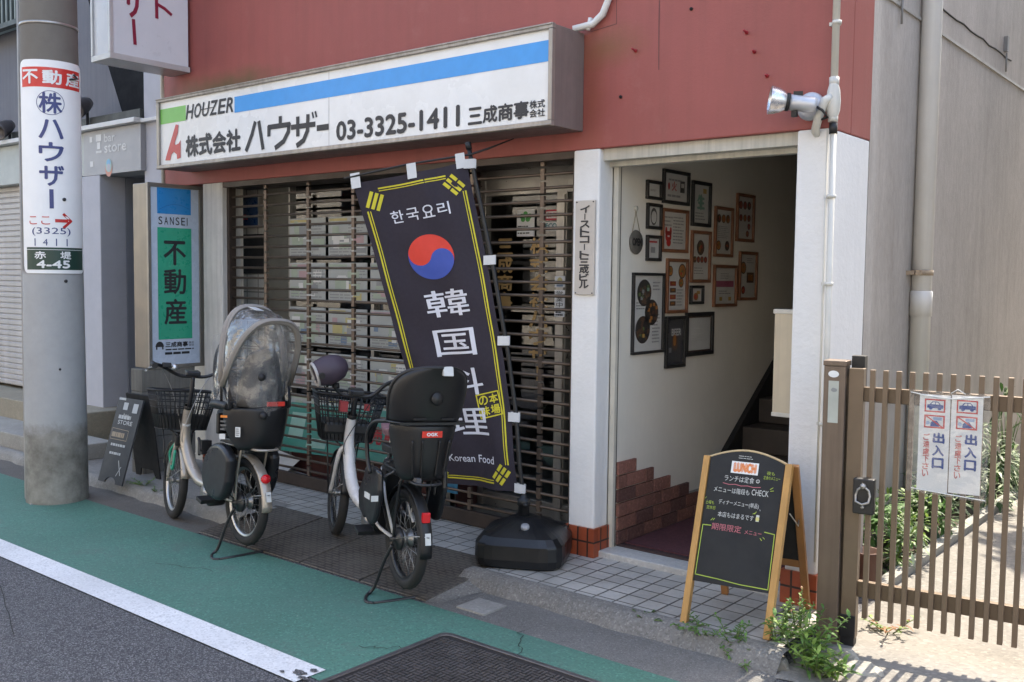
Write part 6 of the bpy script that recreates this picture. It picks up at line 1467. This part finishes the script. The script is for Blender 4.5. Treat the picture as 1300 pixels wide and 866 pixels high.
    # hub gear, brake
    b = MB(); b.lathe([(0, .085), (.012, .085), (.014, .06), (.055, .052), (.06, .035), (.05, .03)], (0, 0, RW), (0, 1, 0), 18); b.lathe([(.05, -.03), (.052, -.045), (.03, -.05), (.012, -.075), (0, -.075)], (0, 0, RW), (0, 1, 0), 18); b.build("hub_brake", M_hubd, root, local=True)
    # twin-leg stand: wire loops on the ground
    b = MB(); z0 = -.054 - (0 if kind == 2 else .0)
    for s_ in (1, -1):
        b.tube(smooth([(.0, .072*s_, RW-.03), (.06, .09*s_, .12), (.12, .11*s_, z0+.035), (.13, .135*s_, z0+.004-.006*s_), (.09, .165*s_, z0-.009*s_), (.02, .185*s_, z0-.010*s_), (-.012, .16*s_, z0-.009*s_)]), .009, 8)
    b.tube([(-.012, .16, z0-.009), (-.018, .08, z0-.004), (-.018, -.08, z0+.004), (-.012, -.16, z0+.009)], .009, 8)
    b.build("stand", M_blackm, root, local=True)
    b = MB(); b.tube(smooth([(.42, -.082, .305), (.22, -.082, .300), (.0, -.082, .293)]), .004, 5); b.tube(smooth([(.42, -.082, .185), (.22, -.082, .195), (.0, -.082, .207)]), .004, 5); b.build("chain", M_hubd, root, local=True)
    b = MB(); b.tube(smooth([(.30, .03, .58), (.22, .07, .47), (.10, .085, .36), (.03, .085, .29), (.0, .07, .27)]), .003, 6); b.tube(smooth([(.30, -.02, .56), (.18, -.06, .50), (.05, -.075, .36), (-.01, -.07, .29)]), .003, 6); b.build("rear_cables", M_black, root, local=True)
    # rack
    b = MB(); zr_ = .575
    for s_ in (1, -1):
        b.tube(smooth([(.27, .03*s_, zr_-.01), (.20, .065*s_, zr_), (-.10, .07*s_, zr_), (-.24, .065*s_, zr_-.004), (-.27, .03*s_, zr_-.006), (-.275, 0, zr_-.006)]), .0075, 8)
        b.tube(smooth([(.0, .068*s_, RW+.01), (-.035, .078*s_, .40), (-.085, .08*s_, zr_-.03), (-.10, .068*s_, zr_)]), .008, 8)
    for x in (.15, .02, -.12): b.tube([(x, .07, zr_), (x, -.07, zr_)], .006, 6)
    b.build("rack", M_champ if kind == 1 else M_blackm, root, local=True)
    # saddle
    b = MB(); b.tube([(.30, 0, .59), (.26, 0, .75)], .0135, 10); b.build("seat_post", M_steel, root, local=True)
    rows = []
    for i in range(13):
        t_ = i/12; x = .10+.27*t_; w_ = .085*(1-t_)**.75*(1 if t_ > .12 else .72+2.3*t_)+.024; z = (.735 if kind == 1 else .775)+.02*abs(.45-t_)
        rows.append([Vector((x, w_*math.sin(q), z+.026*math.cos(q) - (.03 if abs(q) > 1.9 else 0)*.6)) for q in [R(-120+20*k) for k in range(13)]])
    sb = shell(rows); sb.f.append(tuple(range(13))); sb.m.append(0); sb.sm.append(True); sb.f.append(tuple(range(12*13, 13*13))); sb.m.append(0); sb.sm.append(True)
    sb.build("saddle", M_plums if kind == 2 else M_black, root, local=True, subd=1)
    # handlebar, levers, stem, controls
    hz = .875 if kind == 2 else .95; hb_w = .83 if kind == 2 else 1.
    b = MB(); b.tube(smooth([(hx-.01, 0, .745), (hx-.045, 0, .85), (hx-.055, 0, hz-.01)]), .0135, 10)
    up = .055 if kind == 2 else 0
    bar = [(hx-.26, .285*hb_w, hz+.055+up), (hx-.17, .275*hb_w, hz+.065+up), (hx-.08, .20*hb_w, hz+.05+up*.5), (hx-.045, .09, hz), (hx-.045, 0, hz-.005), (hx-.045, -.09, hz), (hx-.08, -.20*hb_w, hz+.05+up*.5), (hx-.17, -.275*hb_w, hz+.065+up), (hx-.26, -.285*hb_w, hz+.055+up)]
    b.tube(smooth(bar), .0112, 10)
    hb = b.xform(MS).build("handlebar", M_blackm, root, local=True)
    for s_ in (1, -1):
        b = MB(); b.tube([(hx-.15, .278*s_*hb_w, hz+.0665+up), (hx-.275, .287*s_*hb_w, hz+.053+up)], [.0165, .0175], 12); b.xform(MS).build("grip", M_black, hb, local=True)
        b = MB(); b.tube(smooth([(hx-.10, .235*s_*hb_w, hz+.05+up), (hx-.09, .29*s_*hb_w, hz+.03+up), (hx-.17, .32*s_*hb_w, hz+.02+up), (hx-.23, .325*s_*hb_w, hz+.02+up)]), [.010]*6+[.006]*13, 8, flat=.6); b.xform(MS).build("brake_lever", M_steel, hb, local=True)
    b = MB(); b.obox((hx-.04, 0, hz+.018), (.03, 0, .006), (0, .045, 0), (0, 0, .014)); b.obox((hx-.10, .18, hz+.06), (.02, 0, 0), (0, .026, .0), (0, 0, .016)); b.xform(MS).build("control_panel", M_batt, hb, bevel=.006, local=True)
    cbm = MB()
    cbm.tube(smooth([(hx-.09, .22, hz+.045), (hx+.03, .19, hz+.05), (hx+.06, .10, hz-.10), (hx+.055, .03, .62), (hx+.05, .02, .5)]), .003, 6); cbm.tube(smooth([(hx-.09, -.22, hz+.045), (hx+.02, -.15, hz+.02), (hx-.03, -.05, hz-.12), (hx-.05, .035, .60), (hx-.02, .03, .52)]), .003, 6)
    cbm.xform(MS).build("cables", M_steel if kind == 1 else M_black, hb, local=True)
    b = MB(); b.lathe([(0, .03), (.017, .03), (.022, .012), (.022, 0), (0, 0)], (hx-.10, .13, hz+.035), (0, 0, 1), 14); b.xform(MS).build("bell", M_alub if kind == 1 else M_black, hb, local=True)
    # basket and headlamp
    basket(root, hx+.03, hx+.335, .595 if kind == 1 else .585, .845 if kind == 1 else .86, .205, .15, MS)
    b = MB(); b.tube([(hx+.05, .04, .56), (hx+.12, .08, .59), (hx+.24, .08, .595)], .006, 6); b.tube([(hx+.05, -.04, .56), (hx+.12, -.08, .59), (hx+.24, -.08, .595)], .006, 6); b.tube([(WB, .062, RW), (hx+.23, .10, .60)], .005, 6); b.tube([(WB, -.062, RW), (hx+.23, -.10, .60)], .005, 6); b.xform(MS).build("basket_bracket", M_blackm, root, local=True)
    b = MB(); b.lathe([(0, -.05), (.02, -.05), (.03, -.01), (.032, .03), (.027, .034), (0, .03)], (hx+.18, 0, .50), (1, 0, 0), 16); b.tube([(hx+.07, 0, .53), (hx+.16, 0, .505)], .008, 6); b.xform(MS).build("headlamp", M_black, root, local=True)
    if kind == 1:
        b = MB(); b.obox((WB-.10, .0, .53), (.05, 0, .01), (0, .055, 0), (-.005, 0, .035)); b.xform(MS).build("ring_lock", M_black, root, bevel=.01, local=True)
        b = MB(); b.tube(smooth([(WB-.12, .05, .50), (WB-.05, .06, .44), (WB-.06, .05, .36), (WB-.13, .055, .34), (WB-.14, .05, .46)]), .009, 8); b.xform(MS).build("cable_lock", M_green_ring, root, local=True)
    return root, hx, hz, MS

# right bicycle: black high-back seat, white frame, plum covers
rt, hx, hz, MS = bicycle("white-framed bicycle with tall black child seat and plum handlebar muff", Vector((-3.455, 3.39, 0)), Vector((-4.52, 3.85, 0)), .060, .055, M_wht, 2, -9)
def seat_back(root, x0, prof, m, nm):
    """rows: (z, x, halfwidth, wrap depth)"""
    rows = []
    for (z, x, hw, wr) in prof:
        row = []
        for k in range(17):
            s_ = -1+k/8; q = abs(s_); y = hw*math.sin(s_*math.pi/2*.98)/math.sin(math.pi/2*.98); xx = x0+x+wr*(1-math.cos(s_*math.pi/2))**1.25
            row.append(Vector((xx, y, z)))
        rows.append(row)
    return shell(rows).build(nm, m, root, local=True, solid=.012, subd=1)
cs = thing  # (child seats move with their bicycles: they are parts)
up_rows = [(.862, -.10, .176, .13), (.90, -.108, .183, .12), (.96, -.122, .192, .115), (1.02, -.135, .192, .105), (1.07, -.147, .178, .085), (1.105, -.157, .145, .06), (1.125, -.165, .09, .03), (1.132, -.168, .03, .004)]
seat_back(rt, -.155, up_rows, M_seatp, "child_seat")
cso = [o for o in rt.children if o.name.startswith("child_seat")][0]
lo_rows = [(.578, -.02, .085, .05), (.582, -.055, .108, .07), (.62, -.078, .126, .10), (.70, -.088, .142, .13), (.78, -.094, .158, .14), (.856, -.10, .172, .13)]
rows = lo_rows
seat_back(cso, -.155, lo_rows, M_seatp, "lower_shell")
b = MB(); 
b.tube([Vector((-.155+x+wr*(1-math.cos(s_*math.pi/2))**1.25-.004, hw*1.02*math.sin(s_*math.pi/2), z)) for (z, x, hw, wr) in [(.859, -.102, .178, .14)] for s_ in [-1+k/8 for k in range(17)]], .007, 8)
edge = []
for s_ in (-1, 1):
    edge.append([Vector((-.155+x+wr, hw*s_, z)) for (z, x, hw, wr) in up_rows])
b.tube(smooth(edge[0][:]+list(reversed(edge[1])), 3), .011, 8); b.build("rim", M_seatp, cso, local=True)
b = MB(); b.obox((-.03, 0, .60), (.14, 0, .004), (0, .10, 0), (0, 0, .014)); b.obox((.0, 0, .70), (.10, 0, 0), (0, .12, 0), (0, 0, .02)); b.build("seat_pan", M_seatp, cso, local=True, bevel=.008)
b = MB(); sp = lambda a, c, d_=0.: Vector((-.155-.104-d_, -a, c)); b.rect(sp, -.052, .795, .052, .826, .003); b.build("red_label", flat("label_red", (.66, .035, .02), .4), cso, local=True)
b = MB(); b.text(sp, "OGK", -.028, .803, .028, .818, .0045, 0, bold=.001); b.build("label_lettering", M_whitep, cso, local=True)
b = MB(); b.obox((-.325, -.035, 1.118), (.012, 0, 0), (0, .026, 0), (.006, 0, .022)); b.build("white_clip", M_label, cso, local=True, bevel=.004)
b = MB()
for y in (-.055, .055): b.obox((-.273, y*1.3, .885), (.003, 0, 0), (0, .032, 0), (0, 0, .005))
b.build("strap_slots", M_dark, cso, local=True)
b = MB()
for y in (-.095, -.045, .045, .095): b.tube(smooth([(-.155-.085+abs(y)*.06, y*.82, .60), (-.155-.094+abs(y)*.05, y*.92, .70), (-.155-.104+abs(y)*.06, y, .78)]), .006, 6)
b.lathe([(0, .006), (.030, .004), (.032, 0), (0, 0)], (-.302, 0, .985), (-1, 0, .1), 20); b.obox((-.262, 0, .862), (.004, 0, 0), (0, .165, 0), (0, 0, .006))
b.build("moulded_ribs", M_seatp, cso, local=True)
b = MB(); b.tube(smooth([(-.05, .10, .60), (.0, .145, .55), (.02, .15, .46)]), .006, 6); b.tube(smooth([(-.05, -.10, .60), (.0, -.145, .55), (.02, -.15, .46)]), .006, 6); b.obox((-.22, .05, .585), (.03, 0, 0), (0, .012, 0), (0, 0, .012)); b.build("belts", mat("grey_belt", (.10, .10, .105), rough=.9), cso, local=True)
# side grab bar and foot guards
b = MB()
for s_ in (1, -1): b.tube(smooth([(-.13, .175*s_, .86), (-.02, .205*s_, .84), (.06, .21*s_, .77), (.06, .205*s_, .66), (.02, .20*s_, .58)]), .011, 8)
b.build("side_arms", M_seatp, cso, local=True)
def guard(root, s_, P, y, thick, m, lab=None):
    P = [(p.x, p.y) for p in smooth([(x, y_, 0) for x, y_ in P[-2:]+P+P[:2]], 4)[8:-8]]
    b = MB(); S = plane((0, y*s_, 0), (1, 0, 0), (0, 0, 1)); b.poly(S, P, 0, thick=thick if s_ > 0 else -thick); return b.build("foot_guard", m, root, local=True, bevel=.026, bseg=4)
GP = [(-.06, .60), (.13, .60), (.16, .52), (.14, .39), (.08, .325), (.0, .335), (-.04, .40), (-.07, .51)]
for s_ in (1, -1):
    go = guard(rt, s_, GP, .185, -.03, M_guard)
    if s_ > 0:
        b = MB(); b.obox((-.062, .20, .47), (.002, 0, .0), (0, .018, 0), (0, 0, .014)); b.rect(plane((0, .216, 0), (-1, 0, 0), (0, 0, 1)), -.04, .46, .04, .49, .0015); b.build("white_label", M_label, go, local=True)
b = MB(); b.poly(plane((0, .12, 0), (1, 0, 0), (0, 0, 1)), [(.10, .56), (.30, .52), (.38, .42), (.36, .34), (.28, .30), (.20, .34), (.12, .44)], 0, thick=.012); b.poly(plane((0, -.12, 0), (1, 0, 0), (0, 0, 1)), [(.10, .56), (.30, .52), (.38, .42), (.36, .34), (.28, .30), (.20, .34), (.12, .44)], 0, thick=.012); b.build("skirt_guard", M_guard, rt, local=True)
# plum handlebar muff (left) with pale lining ring, and right grip visible
b = MB(); ax_ = Vector((-.10, .90, -.38)).normalized(); o = Vector((hx-.17, .175, hz+.145))
b.lathe([(0, -.095), (.035, -.088), (.064, -.06), (.080, -.015), (.083, .03), (.075, .075), (.066, .098), (.062, .10), (.056, .092), (.052, .03), (0, .0)], o, ax_, 24)
mf = b.xform(MS).build("handlebar_muff", M_plum, rt, local=True)
b = MB(); N_ = 28; u_ = ax_.orthogonal().normalized(); v_ = ax_.cross(u_); b.tube([o+ax_*.099+(u_*math.cos(2*math.pi*i/N_)+v_*math.sin(2*math.pi*i/N_))*.063 for i in range(N_)], .009, 8, closed=True); b.xform(MS).build("lining_ring", M_plumr, mf, local=True)
b = MB(); b.box(hx+.05, hx+.30, -.14, .15, .62, .70); b.xform(MS).build("basket_liner", M_black, rt, local=True, bevel=.02)
b = MB(); b.obox((hx-.012, .06, .80), (.03, 0, 0), (0, .022, 0), (0, 0, .03)); b.obox((hx+.0, -.08, .80), (.006, 0, 0), (0, .016, 0), (0, 0, .02)); b.xform(MS).build("red_tags", flat("tag_red", (.30, .03, .035)), rt, local=True)

# left bicycle: seat with a clear rain cover and taupe hood
rt, hx, hz, MS = bicycle("champagne bicycle whose child seat wears a clear rain cover, by the utility pole", Vector((-4.70, 3.335, 0)), Vector((-5.765, 3.525, 0)), .060, .005, M_champ, 1, -9)
tub = [(.565, .02, .105, .05), (.573, -.05, .125, .10), (.615, -.075, .145, .18), (.695, -.085, .165, .22), (.765, -.09, .176, .23), (.805, -.092, .178, .22)]
seat_back(rt, -.18, tub, M_seatp, "child_seat"); cso = [o for o in rt.children if o.name.startswith("child_seat")][0]
seat_back(cso, -.18, [(.80, -.07, .145, .10), (.88, -.06, .14, .10), (.97, -.05, .12, .09), (1.05, -.045, .105, .08), (1.11, -.045, .085, .06), (1.135, -.045, .04, .02)], M_seatp, "backrest")
b = MB(); b.obox((-.06, 0, .60), (.14, 0, .004), (0, .11, 0), (0, 0, .016)); b.obox((-.03, 0, .68), (.11, 0, 0), (0, .13, 0), (0, 0, .02)); b.obox((.09, 0, .70), (.015, 0, 0), (0, .15, 0), (0, 0, .06)); b.build("seat_pan", M_seatp, cso, local=True, bevel=.008)
b = MB(); b.tube(smooth([(-.12, .175, .81), (.0, .19, .82), (.09, .17, .81), (.115, .09, .80), (.12, 0, .80), (.115, -.09, .80), (.09, -.17, .81), (.0, -.19, .82), (-.12, -.175, .81)]), .024, 10); b.build("padded_rim", M_black, cso, local=True)
sl_ = plane((.0, .192, 0), (-1, 0, 0), (0, 0, 1))
b = MB(); pl = lambda a, c, d_=0.: Vector((-.10-.085-d_+max(0, a)*.0, a, c))
# labels on the left rear quarter of the tub
q_ = Vector((-.06, .172, 0)); tq = Vector((-.78, -.62, 0)).normalized(); nq = Vector((-.62, .78, 0)).normalized()
sq = lambda a, c, d_=0.: Vector((-.165, .158, -.025))+tq*a+nq*(.016+d_)+Vector((0, 0, c))
b.rect(sq, -.075, .775, -.035, .788, .004, 0); b.rect(sq, -.08, .655, -.045, .685, .004, 1); b.rect(sq, .015, .67, .045, .725, .004, 1); b.greek(sq, -.075, .70, -.04, .765, 3, .004, 2, 3, .5); b.greek(sq, .018, .675, .042, .72, 4, .0048, 3, 6, .4)
b.build("stickers", [M_orange, M_label, flat("dim_grey_print", (.12, .12, .12)), M_ink], cso, local=True)
b = MB(); pr_ = lambda a, c, d_=0.: Vector((-.262-d_, -a, c)); b.rect(pr_, -.02, .815, .09, .84, .012, 0); b.build("red_label", flat("label_red", (.66, .035, .02), .4), cso, local=True)
# big rounded foot guards
GP1 = [(-.10, .50), (-.05, .56), (.04, .59), (.14, .575), (.23, .51), (.27, .42), (.25, .33), (.17, .27), (.06, .26), (-.02, .29), (-.08, .38)]
for s_ in (1, -1): guard(rt, s_, GP1, .165, -.065, M_guard)
b = MB(); b.tube(smooth([(.23, .18, .53), (.27, .18, .60), (.30, .16, .57), (.28, .17, .50)]), .008, 6); b.obox((.25, .15, .55), (.03, 0, 0), (0, .03, 0), (0, 0, .04)); b.build("foot_strap", M_black, rt, local=True)
# rain cover: hoop-framed clear tent with taupe hood arches
def arch(x0, zb, x1, zt, hw, n=22, p=.62):
    P = []
    for i in range(n+1):
        t = math.pi*i/n; k = max(0, math.sin(t))**p; P.append(Vector((x0+(x1-x0)*k, hw*math.copysign(abs(math.cos(t))**.75, math.cos(t))*(1-.06*k), zb+(zt-zb)*k)))
    return P
A1 = arch(-.10, .93, -.335, 1.29, .205); A2 = arch(-.07, .95, -.03, 1.375, .20); A3 = arch(.03, .85, .14, 1.20, .185)
Ab = arch(-.17, .70, -.22, .90, .165)
def loft(a, c, n=6, bul=0.):
    rows = []
    for j in range(n+1):
        t = j/n; rows.append([p.lerp(q, t)+Vector((0, 0, bul*math.sin(math.pi*t)*max(0, math.sin(math.pi*i/(len(a)-1))))) for i, (p, q) in enumerate(zip(a, c))])
    return rows
cov = thing  # cover parts follow
g = random.Random(8)
def crumple(rows, amp):
    for r_ in rows[1:-1]:
        for i in range(len(r_)): r_[i] = r_[i]+Vector((g.uniform(-1, 1), g.uniform(-1, 1), g.uniform(-1, 1)))*amp
    return rows
cv = shell(crumple(loft(A1, A2, 7, .015), .008)).build("rain_cover", M_vinyl, rt, local=True, subd=1)
back = []
for j in range(11):
    t = j/10; row = []
    for i in range(23):
        s_ = -1+i/11; hw = (.13+.085*t)*(1-.06*t*t); top = .76+(1.285-.76)*t; ez = top-(.50*abs(s_)**2.6*t*.55)
        row.append(Vector((-.275-.055*t+(.13+.07*t)*abs(s_)**2.2-.02*math.sin(math.pi*t)*(1-s_*s_), hw*s_, ez)))
    back.append(row)
shell(crumple(back, .017)).build("rear_window", M_vinyl, cv, local=True, subd=1)
for s_ in (1, -1):
    rows = []
    for j in range(8):
        t = j/7; rows.append([Vector((-.15+.22*i/7, s_*(.185+.012*math.sin(3*t)), .80+(.95-.80)*t+.12*t*math.sin(math.pi*i/7))) for i in range(8)])
    shell(crumple(rows, .008)).build("side_window", M_vinyl, cv, local=True, subd=1)
rows = []
for j in range(8):
    t = j/7; rows.append([Vector((.07+.03*t, -.185+.37*i/9, .80+.42*t)) for i in range(10)])
shell(crumple(rows, .008)).build("front_window", M_vinyl, cv, local=True, subd=1)
def band(P, w_, m, nm, dx=1., r_=.010):
    b = MB(); rows = []
    for off in (-1, -.6, 0, .6, 1):
        rows.append([p+Vector((dx*w_*off, 0, (.008 if abs(off) < .9 else 0))) for p in P])
    n = len(P); b.add([p for r2 in rows for p in r2], [(j*n+i, j*n+i+1, (j+1)*n+i+1, (j+1)*n+i) for j in range(4) for i in range(n-1)], 0, True)
    b.tube(P, r_, 8); return b.build(nm, m, cv, local=True, solid=.006)
band(A1, .026, M_hood, "hood_arch", 1., .016); band(A2, .032, M_hood, "hood_arch", 1., .016); band(A3, .010, M_black, "hood_arch", 1., .007)
b = MB(); b.add([(A2[i]+Vector((.0, 0, .0))) for i in range(23)]+[(A3[i]+Vector((0, 0, .0))) for i in range(23)], [(i, i+1, 23+i+1, 23+i) for i in range(22)], 0, True); b.build("hood_top", M_vinyl, cv, local=True, solid=.006)
b = MB(); b.poly(plane(((A1[11]+A2[11])/2+Vector((-.03, .07, .018))), (.75, .35, .28), (-.5, .8, 0)), [(-.03, -.04), (.03, -.04), (.03, .04), (-.03, .04)], .01, thick=.003); b.build("white_tag", M_label, cv, local=True)
b = MB()
for p in ((-.30, .075, .98), (-.285, .05, .765)): b.lathe([(0, .008), (.020, .006), (.022, 0), (0, 0)], Vector(p)+Vector((-.015, 0, 0)), (-1, .25, .1), 16)
b.build("snap_button", M_black, cv, local=True)
b = MB()
for s_ in (1, -1): b.tube([A1[0 if s_ > 0 else -1], Vector((-.16, .178*s_, .80))], .009, 6); b.tube([A2[0 if s_ > 0 else -1], Vector((-.05, .185*s_, .81))], .009, 6)
b.build("frame_rods", M_black, cv, local=True)
# small litter
b = MB(); b.tube([(-2.62, 2.22, .006), (-2.565, 2.245, .006)], .004, 8)
tag(b.build("cigarette_butt", mat("paper_and_cork", (.60, .42, .28), var=.3, vs_=60)), "tiny cigarette butt on the grey asphalt below the white road line", "cigarette butt")
